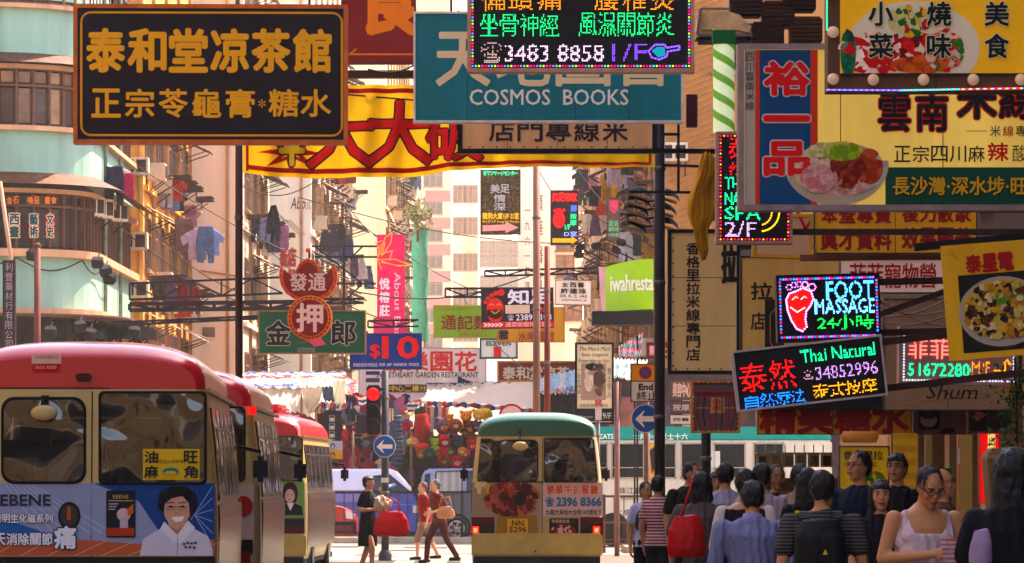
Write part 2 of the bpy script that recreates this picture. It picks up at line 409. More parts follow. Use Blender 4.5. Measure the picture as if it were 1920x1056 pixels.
# ------------------------------------------------------------------ the teal corner building
TEAL = M('#93ad9e', rough=.75, var=.10, scale=1.2, streak=.35)
CREAM = M('#c09a80', rough=.75, var=.12, scale=2, streak=.35)
BRZ = M('#6b4c40', rough=.5, var=.25, scale=5)
tb = thing('corner_building', 'pale green rounded corner building with brown window bands behind the leftmost minibus', 'building', (-12.8, 107.5, 0))
def path(off=0):
    pts = [(-24, 105 - off)] + [(-24 + i * .8, 105 - off) for i in range(1, 14)]
    c = (-12.8, 107.5); r = 2.5 + off
    pts += [(c[0] + r * math.cos(a), c[1] + r * math.sin(a)) for a in [R(-90 + 90 * k / 9) for k in range(10)]]
    pts += [(-10.3 + off, 107.5 + i * .85) for i in range(1, 14)]
    return pts
def ring(name, z0, z1, off0, off1=None, mat=TEAL, th=.12, a=0, b=None):
    off1 = off0 if off1 is None else off1
    A, B_, C_, D_ = path(off0), path(off1), path(off0 - th), path(off1 - th); n = len(A)
    vs = [(p[0], p[1], z0) for p in A] + [(p[0], p[1], z1) for p in B_] + [(p[0], p[1], z1) for p in D_] + [(p[0], p[1], z0) for p in C_]
    fs = []
    for i in range(n - 1):
        for k in range(4): fs.append((i + k * n, i + 1 + k * n, i + 1 + ((k + 1) % 4) * n, i + ((k + 1) % 4) * n))
    m = MB(); m.add([(v[0] + 12.8, v[1] - 107.5, v[2]) for v in vs], fs); return m.build(name, mat, tb)
zz = lambda y: Z(y, 105)
MB().box(-11.2, 1.6, -1.6, 11.2, 0, 17).build('inner_wall', M('#2a2220'), tb)
for nm, y0, y1, off, m in (('spandrel_wall', -60, -5, 0, TEAL), ('spandrel_wall', 12, 97, 0, TEAL), ('spandrel_wall', 242, 322, 0, TEAL), ('spandrel_wall', 478, 578, 0, TEAL),
                           ('ledge', 5, 13, .18, CREAM), ('ledge', 234, 243, .16, CREAM), ('ledge', 466, 480, .2, CREAM), ('ledge', 577, 590, .3, CREAM), ('ledge', 119, 127, .16, CREAM), ('ledge', 352, 360, .16, CREAM)):
    ring(nm, zz(y1), zz(y0), off, mat=m, th=.45)
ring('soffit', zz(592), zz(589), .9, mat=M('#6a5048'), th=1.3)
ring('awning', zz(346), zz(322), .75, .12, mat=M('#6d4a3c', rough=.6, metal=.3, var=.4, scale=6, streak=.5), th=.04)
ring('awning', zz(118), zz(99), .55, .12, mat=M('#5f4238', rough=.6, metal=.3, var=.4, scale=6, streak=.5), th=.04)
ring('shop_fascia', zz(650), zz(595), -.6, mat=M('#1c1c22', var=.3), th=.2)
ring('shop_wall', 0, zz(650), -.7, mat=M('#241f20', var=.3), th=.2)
P0 = path(-.02); rp = 0
def band(y0, y1, tr, red=None):
    P_ = path(0)
    glassm = [M('#a5856c', rough=.25, var=.3, scale=4), M('#7d6455', rough=.2, var=.35), M('#9a7a64', rough=.3, var=.3), M('#574743', rough=.15, var=.3)]
    rr = random.Random(int(y0))
    for i in range(5, len(P_) - 1):
        a, b = Vector(P_[i]), Vector(P_[i + 1])
        if (b - a).length < .2: continue
        t = (b - a).normalized(); nrm = Vector((t.y, -t.x)); L_ = (b - a).length
        T = Matrix.Translation((a.x + 12.8, a.y - 107.5, 0)) @ Matrix(((t.x, nrm.x, 0, 0), (t.y, nrm.y, 0, 0), (0, 0, 1, 0), (0, 0, 0, 1)))
        fr = MB(); fr.box(0, .06, -.10, .03, zz(y1), zz(y0), T=T); 
        fr.box(.06, L_, -.09, .02, zz(tr) - .03, zz(tr) + .03, T=T); fr.box(.06, L_, -.09, .02, zz(y1), zz(y1) + .06, T=T); fr.box(.06, L_, -.09, .02, zz(y0) - .06, zz(y0), T=T)
        w_ = fr.build('window', BRZ, tb)
        for q0, q1 in ((zz(y1) + .06, zz(tr) - .03), (zz(tr) + .03, zz(y0) - .06)):
            g = MB(); g.box(.1, L_ - .04, -.075, -.06, q0 + .04, q1 - .04, T=T); g.build('pane', rr.choice(glassm) if y0 < 300 else M('#3b2f30', rough=.2, var=.3), w_)
band(124, 236, 158); band(357, 468, 384); band(-100, 5, -60)
# red shop posters behind the windows
for i, (s_, px) in enumerate((('西畫', 27), ('藝術', 64), ('文史', 95))):
    b = sign('window_poster', 'red window poster %s in the green corner building' % ('at the left, Western painting', 'in the middle, the arts', 'at the right, literature and history')[i], px - 13 + i, 398, px + 13 - i * 2, 448, 104.9, '#c8202c', th=.03, cat='poster')
    b.text(s_, px - 9 + i, 400, px + 9 - i * 2, 446, '#1e4a50', b=.035, v=True, outline=('#e8d8b8', .06))
for i, (s_, px) in enumerate((('金石', 25), ('鳴呈', 64), ('畫會', 96))):
    b = sign('window_poster', 'brown strip of orange characters over the %s red window poster' % ('left', 'middle', 'right')[i], px - 17, 366, px + 15, 385, 104.9, '#3a2a28', th=.02, cat='poster')
    b.text(s_, px - 13, 369, px + 11, 382, '#d08030', b=.02)
mb = MB(); p1 = X(70, 98)
t = thing('signpost', 'rust brown pipe post standing before the green corner building', 'post', (X(70, 98), 98, 0)); MB().tube([(0, 0, 0), (0, 0, Z(462, 98))], .075, 10).build('pipe', M('#6b3c34', var=.3, rough=.6), t); MB().ell((0, 0, Z(462, 98)), .085).build('cap', M('#6b3c34', var=.3), t)
b = sign('vertical_sign', 'dark narrow hanging sign with faint white characters at the left edge', 5, 488, 29, 665, 97, '#2a2430', '#3a3036', fw=3, cat='sign')
b.text('利豐藥材行有限公司', 10, 492, 24, 655, '#8d8088', v=True)
mb = MB(); t = thing('leaning_pole', 'thin pale pole leaning on the green corner building', 'pole', (X(20, 97.5), 97.5, 0)); MB().tube([(X(0, 97.5) - X(20, 97.5), 0, Z(340, 97.5)), (0, 0, Z(480, 97.5)), (.02, 0, 0)], .045, 8).build('pipe', M('#b0907c', var=.3), t)
for i, (px, py) in enumerate(((62, 478), (183, 492), (198, 508), (206, 522), (95, 622), (150, 612), (170, 626), (252, 622))):
    d = 104.2 if i < 7 else 108
    t = thing('floodlight', 'black floodlight on the green corner building, %s' % ('left one of the middle ledge', 'top of the stepped three', 'middle of the stepped three', 'lowest of the stepped three', 'leftmost of the bottom ledge', 'second along the bottom ledge', 'third along the bottom ledge', 'far right end of the bottom ledge')[i], 'floodlight', W(px, py, d), group='floodlights on the green corner building')
    m = MB(); m.box(-.14, .14, -.12, .1, -.12, .12, T=Matrix.Rotation(R(35), 4, 'X') @ Matrix.Rotation(R(20 * (i % 3) - 20), 4, 'Z')); m.build('lamp_housing', DARK(), t, bevel=.03)
    MB().bar((0, 0, .1), (0, .5, .25), .03).build('arm', DARK(), t)
for k, (pi, z0, z1) in enumerate(((11, 5.0, 17), (15, 5.0, 17), (26, 5, 17), (31, 5, 17))):
    p_ = path(.07)[pi]; m = MB(); m.tube([(p_[0] + 12.8, p_[1] - 107.5, z0), (p_[0] + 12.8, p_[1] - 107.5, z1)], .05, 8); m.build('drainpipe', M('#7a8a80', var=.4), tb)
for k in range(5):
    A = Vector((*path(.24)[8 + 4 * k], Z(484, 105))); B2 = Vector((*path(.24)[12 + 4 * k], Z(484, 105) - .0)); t = thing('slung_cable', 'black cable drooping along the middle ledge of the green corner building, ' + ('first', 'second', 'third', 'fourth', 'fifth')[k] + ' loop', 'cable', A)
    MB().tube([(B2 - A) * (q / 8) - Vector((0, 0, .28 * math.sin(math.pi * q / 8))) for q in range(9)], .018, 5).build('wire', DARK(), t)
# dark shop canopy frames along its foot
for i in range(5):
    px = 165 + i * 24; d = 106 + i * 1.6
    t = thing('canopy_frame', 'black folded canopy under the green corner building ledge, %s from the left' % ('first', 'second', 'third', 'fourth', 'fifth')[i], 'canopy', W(px, 655, d), group='folded canopies under the green corner building')
    m = MB(); rr = random.Random(i)
    for k in range(9): m.bar((rr.uniform(-.35, .35), 0, rr.uniform(0, .3)), (rr.uniform(-.3, .5), rr.uniform(-.5, .3), rr.uniform(.2, .75)), .035)
    m.build('strut', M('#0e0e12', rough=.95, spec=.02), t)
    m = MB(); m.add([(-.4, 0, .7), (.4, 0, .55), (.5, -.7, .2), (-.3, -.8, .35)], [(0, 1, 2, 3)]); m.build('canvas', M(['#0c0e12', '#120e12', '#0c1216'][i % 3], var=.4, rough=.95, spec=.02), t)

# ------------------------------------------------------------------ facade kit
def tmpl(o): return o
def win_mesh(w, h, cols=2, fr='#8a7466', pane='#39322f', sill=True, transom=True):
    f = MB(); t = .06
    f.box(-w / 2, w / 2, -.07, .02, h - t, h); f.box(-w / 2, w / 2, -.07, .02, 0, t)
    for i in range(cols + 1):
        x = -w / 2 + t / 2 + (w - t) * i / cols; f.box(x - t / 2, x + t / 2, -.065, .02, t, h - t)
    if transom: f.box(-w / 2 + t, w / 2 - t, -.06, .02, h * .68, h * .68 + .05)
    if sill: f.box(-w / 2 - .08, w / 2 + .08, -.14, .02, -.08, -.002)
    g = MB(); g.box(-w / 2 + .01, w / 2 - .01, -.02, -.012, .01, h - .01)
    return f, g
_wc = {}
def window(parent, loc, rz, w=1.3, h=1.3, cols=2, fr='#8a7466', pane='#39322f'):
    k = (w, h, cols, fr, pane)
    if k not in _wc:
        f, g = win_mesh(w, h, cols)
        fo = f.build('window', M(fr, rough=.5, var=.2), None); go = g.build('pane', M(pane, rough=.15, var=.5, scale=1), None)
        _wc[k] = (fo.data, go.data); bpy.data.objects.remove(fo); bpy.data.objects.remove(go)
    fd, gd = _wc[k]
    f = link(bpy.data.objects.new('window', fd), parent); g = link(bpy.data.objects.new('pane', gd), f)
    f.location = loc; f.rotation_euler = (0, 0, rz); return f
# window air conditioner
def ac_proto():
    t = thing('air_conditioner', 'window air conditioner box', 'air conditioner', (0, -5000, 0))
    MB().box(-.36, .36, -.5, .0, 0, .48).build('casing', M('#d8c6b0', rough=.6, var=.2, scale=6, streak=.4), t, bevel=.02)
    m = MB(); 
    for sx0 in (-1, 1): m.box(sx0 * .17 - .13, sx0 * .17 + .13, -.512, -.5, .07, .41)
    m.build('grille', M('#3a302c', rough=.7, var=.3), t)
    m = MB(); m.bar((-.3, 0, -.35), (-.3, -.45, -.02), .03); m.bar((.3, 0, -.35), (.3, -.45, -.02), .03); m.build('bracket', RUST(), t)
    return t
def awn_proto(c, w=1.7, dpt=.8):
    t = thing('window_awning', 'corrugated metal awning', 'awning', (0, -5000, 0)); m = MB(); n = 14
    vs = []; fs = []
    for i in range(n + 1):
        x = -w / 2 + w * i / n; o = .025 * (i % 2)
        vs += [(x, 0, .25 + o), (x, -dpt, -.12 + o), (x, 0, .235 + o), (x, -dpt, -.135 + o)]
    for i in range(n): a = i * 4; fs += [(a, a + 1, a + 5, a + 4), (a + 2, a + 6, a + 7, a + 3), (a + 1, a + 3, a + 7, a + 5)]
    m.add(vs, fs); m.build('sheet', M(c, rough=.55, metal=.3, var=.4, scale=5, streak=.6), t)
    for x in (-w * .42, w * .42): m = MB(); m.bar((x, 0, -.35), (x, -dpt * .85, -.12), .03); m.build('strut', RUST(), t)
    return t
def rack_proto():
    t = thing('drying_rack', 'metal clothes drying rack', 'drying rack', (0, -5000, 0)); m = MB()
    for z in (0, .08): 
        for x in (-.6, -.2, .2, .6): m.bar((x, 0, z), (x, -1.0, z + .05), .03)
    m.bar((-.7, -.95, .07), (.7, -.95, .07), .03); m.bar((-.7, -.5, .05), (.7, -.5, .05), .03); m.build('rail', RUST(), t)
    m = MB(); m.bar((-.6, 0, -.5), (-.6, -.8, 0), .03); m.bar((.6, 0, -.5), (.6, -.8, 0), .03); m.build('strut', RUST(), t); return t
def cage_proto():
    t = thing('window_cage', 'iron window cage', 'window cage', (0, -5000, 0)); m = MB(); 
    for i in range(9): x = -.8 + .2 * i; m.bar((x, -.5, 0), (x, -.5, 1.5), .02)
    for i in range(5): z = .02 + .36 * i; m.bar((-.8, -.5, z), (.8, -.5, z), .025); m.bar((-.8, -.5, z), (-.8, 0, z), .025); m.bar((.8, -.5, z), (.8, 0, z), .025)
    m.build('bar', RUST(), t); MB().box(-.82, .82, -.55, 0, -.04, 0).build('tray', RUST(), t)
    MB().box(-.82, .82, -.56, 0, 1.5, 1.53).build('roof', M('#8a6c58', var=.3, metal=.3), t); return t
def garment(kind, c, name=None):
    m = MB(); rr = random.Random(hash(c) % 97)
    def sheet(pts, th=.028):
        m.prism(pts, -th, th)
    if kind == 'trousers': sheet([(-.2, 0), (.2, 0), (.26, -.45), (.24, -1.0), (.07, -1.0), (.02, -.42), (-.03, -1.0), (-.22, -.98), (-.24, -.4)])
    elif kind == 'shirt': sheet([(-.12, 0), (.12, 0), (.42, -.2), (.36, -.42), (.22, -.3), (.23, -.75), (-.23, -.75), (-.22, -.3), (-.36, -.42), (-.42, -.2)])
    elif kind == 'towel': sheet([(-.25, 0), (.25, 0), (.27, -.9), (.1, -.93), (-.24, -.88)])
    else: sheet([(-.1, 0), (.1, 0), (.2, -.3), (.34, -1.1), (-.3, -1.12), (-.2, -.3)])
    me = remesh(m, .022, 1, .034, 4.2); o = bpy.data.objects.new(name or kind, me); me.materials.append(M(c, rough=.85, var=.3, scale=5, trans=.3)); link(o); return o
AC = ac_proto(); AWN = [awn_proto('#6a4438'), awn_proto('#8d6f5c', 1.4, .7), awn_proto('#4a4650', 2.2, .9)]; RACK = rack_proto(); CAGE = cage_proto()
GAR = {}
GCOL = ['#2c3550', '#7a86a8', '#c8c0c4', '#8a2c3c', '#384a48', '#c09a50', '#a87890', '#e0d8cc', '#604868', '#3c4c80', '#b04a3a']
ACs = ['first', 'second', 'third', 'fourth', 'fifth', 'sixth', 'seventh']
protos = [AC, RACK, CAGE] + AWN
ORD = 'first second third fourth fifth sixth seventh eighth ninth tenth eleventh twelfth thirteenth fourteenth fifteenth sixteenth seventeenth eighteenth nineteenth twentieth'.split() + ['last'] * 20
CN = dict(zip(GCOL, 'navy,grey blue,pale grey,crimson,bottle green,ochre,mauve,off-white,purple,blue,brick red'.split(',')))
def hang_stuff(where, rz, xf, rows, rr, bname, dens=1.0, laundry=.35):
    """where(t, z) -> world point of the facade; rows: storey heights; puts boxes, awnings, racks, washing on it"""
    for zi, z in enumerate(rows):
        for ti, tpos in enumerate(xf):
            at = ', %s window along, %s storey' % (ORD[ti], ORD[zi]); q = rr.random()
            if q < .62 * dens: dup(AC, where(tpos + rr.uniform(-.1, .2), z - .62 + rr.uniform(-.1, .25)), rz, 'window air conditioner box on ' + bname + at, 'air conditioners on ' + bname)
            q = rr.random()
            if q < .5 * dens: dup(rr.choice(AWN), where(tpos, z + 1.5), rz, 'rusty awning on ' + bname + at, 'awnings on ' + bname)
            elif q < .5 * dens + .05: dup(CAGE, where(tpos, z - .1), rz, 'iron window cage on ' + bname + at, 'window cages on ' + bname)
            if rr.random() < laundry * dens:
                dup(RACK, where(tpos + .3, z - .25), rz, 'drying rack on ' + bname + at, 'drying racks on ' + bname)
                for k in range(rr.choice((1, 2, 3))):
                    kd = rr.choice(('trousers', 'shirt', 'towel', 'dress')); c = rr.choice(GCOL)
                    key = (kd, c)
                    if key not in GAR: GAR[key] = garment(kd, c)
                    o = GAR[key].copy(); col.objects.link(o)
                    p = where(tpos + .3 + rr.uniform(-.4, .4), z - .22); n = Matrix.Rotation(rz, 3, 'Z') @ Vector((0, -.3 - .3 * k, 0))
                    o.scale = (.8, .8, .8); o.location = p + n; o.rotation_euler = (0, 0, rr.uniform(-.5, .5)); tag(o, CN[c] + ' ' + kd + ' drying on ' + bname + at, 'laundry', 'washing hung out on ' + bname)
def block(name, label, x, side, y0, y1, width, H, colr, rows, bname, seed, wall_streak=.35, dens=1.0, laundry=.35, step=2.6, endwin=(), pane='#39322f', wallvar=.1, cat='building', endcol=None):
    root = thing(name, label, cat, (x, y0, 0)); rr = random.Random(seed)
    m = MB(); a, b = (-width, 0) if side > 0 else (0, width)
    m.box(a, b, 0, y1 - y0, 0, H); m.build('wall', M(colr, rough=.8, var=wallvar, scale=.9, streak=wall_streak, bump=.1), root)
    rz = R(90) if side > 0 else R(-90)
    ts = [step * .6 + step * i for i in range(int((y1 - y0 - .6) / step))]
    for z in rows:
        for t_ in ts: window(root, (0, t_, z), rz, 1.5, 1.45, 2, pane=pane)
    m = MB()
    for t_ in ts[::2]: m.tube([(.08 * side, t_ + 1.25, 2.5), (.08 * side, t_ + 1.25, H)], .06, 6)
    m.build('drainpipe', M('#a48468', rough=.6, var=.3), root)
    m = MB()
    for z in rows: m.box(min(0, .12 * side), max(0, .12 * side), .1, y1 - y0 - .1, z - .75, z - .6)
    m.build('string_course', M(colr, rough=.8, var=.2), root)
    for (ex, ez) in endwin: window(root, (ex - x, 0, ez), 0, 1.2, 1.3, 2, pane=pane)
    hang_stuff(lambda t_, z: Vector((x + .02 * side, y0 + t_, z)), rz, ts, rows, rr, bname, dens, laundry)
    return root
def xat(px, d): return X(px, d)
rowsL = [4.4, 7.3, 10.2, 13.1]
xa = X(268, 119)
ba = block('tenement', 'orange ochre tenement just beyond the green corner building', xa, 1, 119, 137, 9, 24, '#e0aa70', rowsL, 'the orange ochre tenement', 1, dens=1.35, laundry=.4, step=2.3)
m = MB(); 
for i, px in enumerate((243, 262)): m.box(X(px, 119) - xa, X(px, 119) - xa + .1, -.08, 0, 3, 22)
m.build('pilaster', M('#d9a878', var=.15), ba)
xb = X(456, 139)
bb = block('end_wall_building', 'tall building with a broad blank cream end wall left of the street', xb, 1, 139, 154, 12, 26, '#f0dcc4', [4.2, 7.2, 10.2, 13.2, 16.2], 'the blank walled building', 2, dens=1.1, step=2.2, laundry=.25)
m = MB()
for i in range(6): m.bar((-1.35, -.02, 8.2), (-.02, -.02, 8.0), .05)
m.build('ledge_crack', M('#a07860'), bb)
xc = X(583, 156)
bc = block('billboard_wall_building', 'tall pale building whose end wall carries a faded beauty advert', xc, 1, 156, 194, 7, 30, '#f4ecdf', [5, 8, 11, 14, 17], 'the faded advert building', 3, dens=1.1, step=2.4, laundry=.16)
xd = X(722, 205)
bd = block('far_tenement', 'cream tenement with yellow trim farther down the left side', xd, 1, 205, 252, 6.5, 34, '#f0dfc0', [6, 9, 12, 15, 18], 'the cream tenement farther down', 4, dens=1.0, step=2.6, endwin=(), laundry=.14)
for bld, xs in ((bb, (-.5, -1.9)), (bc, (-.35,))):
    for x_ in xs:
        m = MB(); m.tube([(x_, -.08, 3), (x_, -.08, 20)], .05, 8); m.build('drainpipe', M('#b08c70', var=.3), bld)
for x_, z_ in ((-1.1, 6.1), (-1.15, 9.3), (-1.1, 12.4)): MB().box(x_ - .2, x_ + .2, -.06, 0, z_, z_ + .3).build('vent', M('#7a6454', var=.3), bb)
m = MB(); m.box(-1.9, -.02, -.025, 0, 7.2, 7.24); m.build('stain_line', M('#b08868', var=.5, scale=9), bb)
# advert painted on the end wall
b = Board(bc, 960 + xc / 156 * F, HY + EYE * F / 156, 156 / F, 0, .01)
b.text('Abo', 545, 370, 572, 392, '#3a3060', shear=.1); b.text('ut', 573, 375, 583, 393, '#b0a098')
for k in range(4): b.line([(522 + 2 * k, 400 + 5 * k), (545, 425 - 4 * k), (560 + 4 * k, 440)], 1.1, '#9a8a80')
b.text('新店', 525, 465, 555, 500, '#a03828', b=.05, outline=('#f0e0d0', .05)); b.text('裝', 540, 505, 556, 522, '#c02030', b=.05)
# far frontal buildings at the end of the street
def frontal(name, label, px0, px1, d, H, colr, cols, rows, win=(1.7, 1.5), pane='#6d5c54', bands=None, dep=14, streak=.2):
    root = thing(name, label, 'building', (X(px0, d), d, 0)); w = X(px1, d) - X(px0, d)
    MB().box(0, w, 0, dep, 0, H).build('wall', M(colr, rough=.8, var=.1, scale=.6, streak=streak), root)
    for py in rows:
        for px in cols: window(root, (X(px, d) - X(px0, d), 0, Z(py, d)), 0, win[0], win[1], 3, fr='#a08470', pane=pane)
    if bands:
        for py in bands[0]: MB().box(bands[2], w - .1, -.05, 0, Z(py, d), Z(py, d) + bands[3]).build('colour_band', M(bands[1], var=.1), root)
    return root
fe = frontal('apartment_block', 'beige apartment block with dusty pink bands at the street end', 770, 846, 480, 60, '#e6c8ac', (812,), (351, 402, 453, 503, 554, 604, 654, 250, 300), win=(2.1, 1.9), bands=((378, 429, 479, 529, 579, 628), '#b07870', 1.6, 1.2))
for py in (351, 402, 453, 503, 554): window(fe, (X(783, 480) - X(770, 480), 0, Z(py, 480)), 0, .7, 1.6, 1, fr='#a08470', pane='#8a7468')
ff = frontal('apartment_tower', 'cream apartment tower with box balconies at the street end', 846, 897, 500, 60, '#f0e0cc', (862, 882), (440, 508, 575, 640, 380), win=(1.7, 2.0), pane='#7a6050')
for py in (445, 513, 580, 646):
    MB().box(1.7, 3.0, -1.3, 0, Z(py, 500) - 1.6, Z(py, 500) - .1).build('balcony', M('#dcc4a8', var=.15), ff)
fg = frontal('low_far_block', 'pale low flat-roofed block in the haze at the street end', 893, 985, 560, Z(455, 560), '#e8dccc', (905, 925, 945, 965), (475, 500, 540, 580, 620), win=(1.6, 1.6), pane='#8a7868')
MB().box(X(900, 560) - X(893, 560), X(960, 560) - X(893, 560), 2, 8, Z(455, 560), Z(435, 560)).build('roof_hut', M('#cdbda8'), fg)
fh = frontal('white_tower', 'bright white tower with vertical black characters down its wall', 972, 1092, 236, 44, '#f7f2ea', (), ())
b = Board(fh, 972, HY + EYE * F / 236, 236 / F, 0, .012)
b.text('廣華醫賓大廈', 1002, 355, 1018, 650, '#6a5a5a', v=True, gap=.35); b.text('一九六一年落成', 984, 380, 994, 580, '#6a5a5a', v=True, gap=.4)
for px, py in ((1060, 520), (1060, 470), (1075, 600)): window(fh, (X(px, 236) - X(972, 236), 0, Z(py, 236)), 0, 1.0, 1.2, 2, pane='#9a8a7c')
# right hand row beyond the crossing
xr = X(1243, 112)
br = block('right_tenement', 'brown tiled tenement beyond the crossing on the right', xr, -1, 112, 150, 30, 14.6, '#a87c5c', [5.3, 8.2, 11.1, 14.0], 'the brown tiled tenement', 6, dens=1.2, step=2.4, wallvar=.15)
br2 = block('right_far_tenement', 'pinkish tenement farther down the right side', X(1165, 152), -1, 152, 230, 12, 18, '#dcb8a0', [6, 9, 12, 15, 18], 'the pinkish right hand tenement', 7, dens=.8, step=3.4, laundry=.12)
# diagonal tile ribs on its end wall, seen between the signs
m = MB()
for i in range(60):
    z = 5.5 + i * .16
    m.bar((.15, -.03, z), (1.5, -.03, z + .55), .05, .05)
m.build('tile', M('#a87850', var=.3), br)
tag(br.children[-1], kind='stuff')
for k in range(3): window(br, (1.9, 0, 6.2 + 2.9 * k), 0, 1.2, 1.3, 2)
dup(AC, (X(1262, 112), 111.95, Z(305, 112)), 0, 'round fan air conditioner box on the brown end wall behind the banner end', None)

# near block on the right: tall building over the shops, pavement side faces the street
XN = 5.2
nb = thing('near_building', 'tall brown building over the shops on the right, hung with signs', 'building', (XN, 8, 0))
MB().box(0, 16, 0, 56.5, 3.1, 25).build('wall', M('#5c463a', rough=.8, var=.2, scale=.8, streak=.4), nb)
MB().box(1.0, 16, 0, 56.5, 0, 3.1).build('shop_wall', M('#3b2c28', var=.3), nb)
for i in range(12):
    y = 8 + i * 4; 
    MB().box(0, .9, y, y + .55, 0, 3.1).build('pillar', M(['#a08468', '#8c6c54', '#b89878'][i % 3], var=.15, rough=.6), nb)
for z in (4.6, 7.6, 10.6):
    for i in range(16): window(nb, (0, 20 + i * 2.2, z), R(-90), 1.4, 1.4, 2)
MB().box(-.9, 0, 38, 56.5, 2.95, 3.1).build('canopy', M('#2a2628', var=.3), nb)
MB().box(-.95, -.9, 38, 56.5, 2.9, 3.35).build('fascia', M('#4a3c38', var=.3), nb)
# other side of the near street, shuts the canyon (seen only in reflections and from the side)
nb2 = thing('opposite_building', 'grey tenement lining the left side of the near street', 'building', (-11, -30, 0))
MB().box(-14, 0, 0, 116, 0, 15).build('wall', M('#8c8074', var=.2), nb2)
for z in (5, 8, 11):
    for i in range(24): window(nb2, (0, 30 + i * 3.4, z), R(90), 1.6, 1.5, 2)
for k, (px, py, dd) in enumerate(((256, 330, 118.9), (254, 470, 118.9), (256, 560, 118.9))):
    dup(AC, (X(px, dd), dd, Z(py, dd)), 0, 'grey window air conditioner on the ochre end strip beside the green building, ' + ('top', 'middle', 'bottom')[k])
for px, py, dd in ((150, 388, 108.2), (168, 392, 109.6), (196, 398, 112.5)):
    dup(AC, (X(px, dd) , dd, Z(py + 18, dd)), R(60), 'old window air conditioner on the green corner building, ' + ('nearest of three' if px == 150 else 'middle of three' if px == 168 else 'last of three'))
nb3 = thing('reflection_block', 'beige apartment block added unseen behind the camera to darken reflections', 'building', (-14, -75, 0))  # out of view, added so glossy faces and panes mirror a wall, not bright sky
MB().box(-10, 44, -10, 0, 0, 20).build('wall', M('#7c6c58', var=.3), nb3)
for z in (4, 7, 10, 13, 16):
    for i in range(12): w_ = window(nb3, (-8 + i * 4, 0, z), R(180), 1.8, 1.5, 2)
for p in protos:
    for c in list(p.children): bpy.data.objects.remove(c)
    bpy.data.objects.remove(p)
for o in GAR.values(): bpy.data.objects.remove(o)
# washing seen close: along the ochre tenement
def wash(px, py, d, kd, c, lab, rz=0, sc=1):
    o = garment(kd, c); o.location = W(px, py, d); o.rotation_euler = (0, 0, rz); o.scale = (sc,) * 3; tag(o, lab, 'laundry')
wash(214, 312, 110, 'trousers', '#26304c', 'dark blue trousers drying under the black gold-lettered sign', .2)
wash(238, 325, 110.2, 'towel', '#b02c58', 'magenta cloth drying beside the dark blue trousers', .3, .7)
wash(228, 318, 110.4, 'shirt', '#d8c8c4', 'white shirt drying behind the dark blue trousers', .1, .8)
wash(385, 425, 118, 'trousers', '#64708c', 'grey blue jeans drying on the ochre tenement', .1, 1.0)
wash(370, 430, 118.2, 'shirt', '#b8a0ac', 'pale lilac shirt drying left of the grey blue jeans', .1, 1.1)
wash(398, 432, 118.4, 'shirt', '#9098b8', 'pale blue shirt drying right of the grey blue jeans', .4, .9)
wash(345, 410, 118.6, 'towel', '#7a5c54', 'brown cloth drying on the ochre tenement', .2, 1)
wash(512, 385, 125, 'dress', '#1c2c3c', 'dark dress hanging before the faded beauty advert', 0, .75)
wash(857, 355, 150, 'shirt', '#b0a8b0', 'pale shirt hanging over the street beside the pink banner', 0, .8) if False else None

rr = random.Random(9)
for i in range(9):
    x0 = rr.uniform(-6, .0); y0 = rr.uniform(80, 104); w_, l_ = rr.uniform(.6, 1.6), rr.uniform(1, 3)
    o = MB().box(x0, x0 + w_, y0, y0 + l_, .0, .009).build('asphalt_patch', M(['#6c645c', '#7a7068', '#5a544e'][i % 3], var=.25, scale=2, bump=.2)); o['kind'] = 'structure'
for i, (x0, y0) in enumerate(((-2.6, 88), (-.4, 93))):
    t = thing('manhole_cover', 'round iron manhole cover in the sunlit road, ' + ('nearer one' if i == 0 else 'farther one'), 'manhole cover', (x0, y0, .012)); MB().lathe((0, 0, 0), [(0, 0), (.33, 0), (.34, -.01)], 24).build('plate', M('#4a4440', metal=.5, var=.3), t); MB().lathe((0, 0, .002), [(.28, 0), (.3, 0)], 24).build('ring', M('#2c2826'), t)
# ------------------------------------------------------------------ minibuses
def holed(outer, holes, y):
    c = bpy.data.curves.new('h', 'CURVE'); c.dimensions = '2D'; c.fill_mode = 'BOTH'
    for pl_ in [outer] + holes:
        sp = c.splines.new('POLY'); sp.points.add(len(pl_) - 1); sp.use_cyclic_u = True
        for p_, q_ in zip(sp.points, pl_): p_.co = (q_[0], q_[1], 0, 1)
    o = bpy.data.objects.new('h', c); me = bpy.data.meshes.new_from_object(o); m = MB()
    m.add([(v.co.x, y, v.co.y) for v in me.vertices], [tuple(p.vertices) for p in me.polygons])
    bpy.data.objects.remove(o); bpy.data.curves.remove(c); bpy.data.meshes.remove(me); return m
def rr_rect(x0, y0, x1, y1, r, n=5):
    pts = []
    for cx, cy, a in ((x1 - r, y0 + r, -90), (x1 - r, y1 - r, 0), (x0 + r, y1 - r, 90), (x0 + r, y0 + r, 180)):
        pts += [(cx + r * math.cos(R(a + 90 * k / n)), cy + r * math.sin(R(a + 90 * k / n))) for k in range(n + 1)]
    return pts
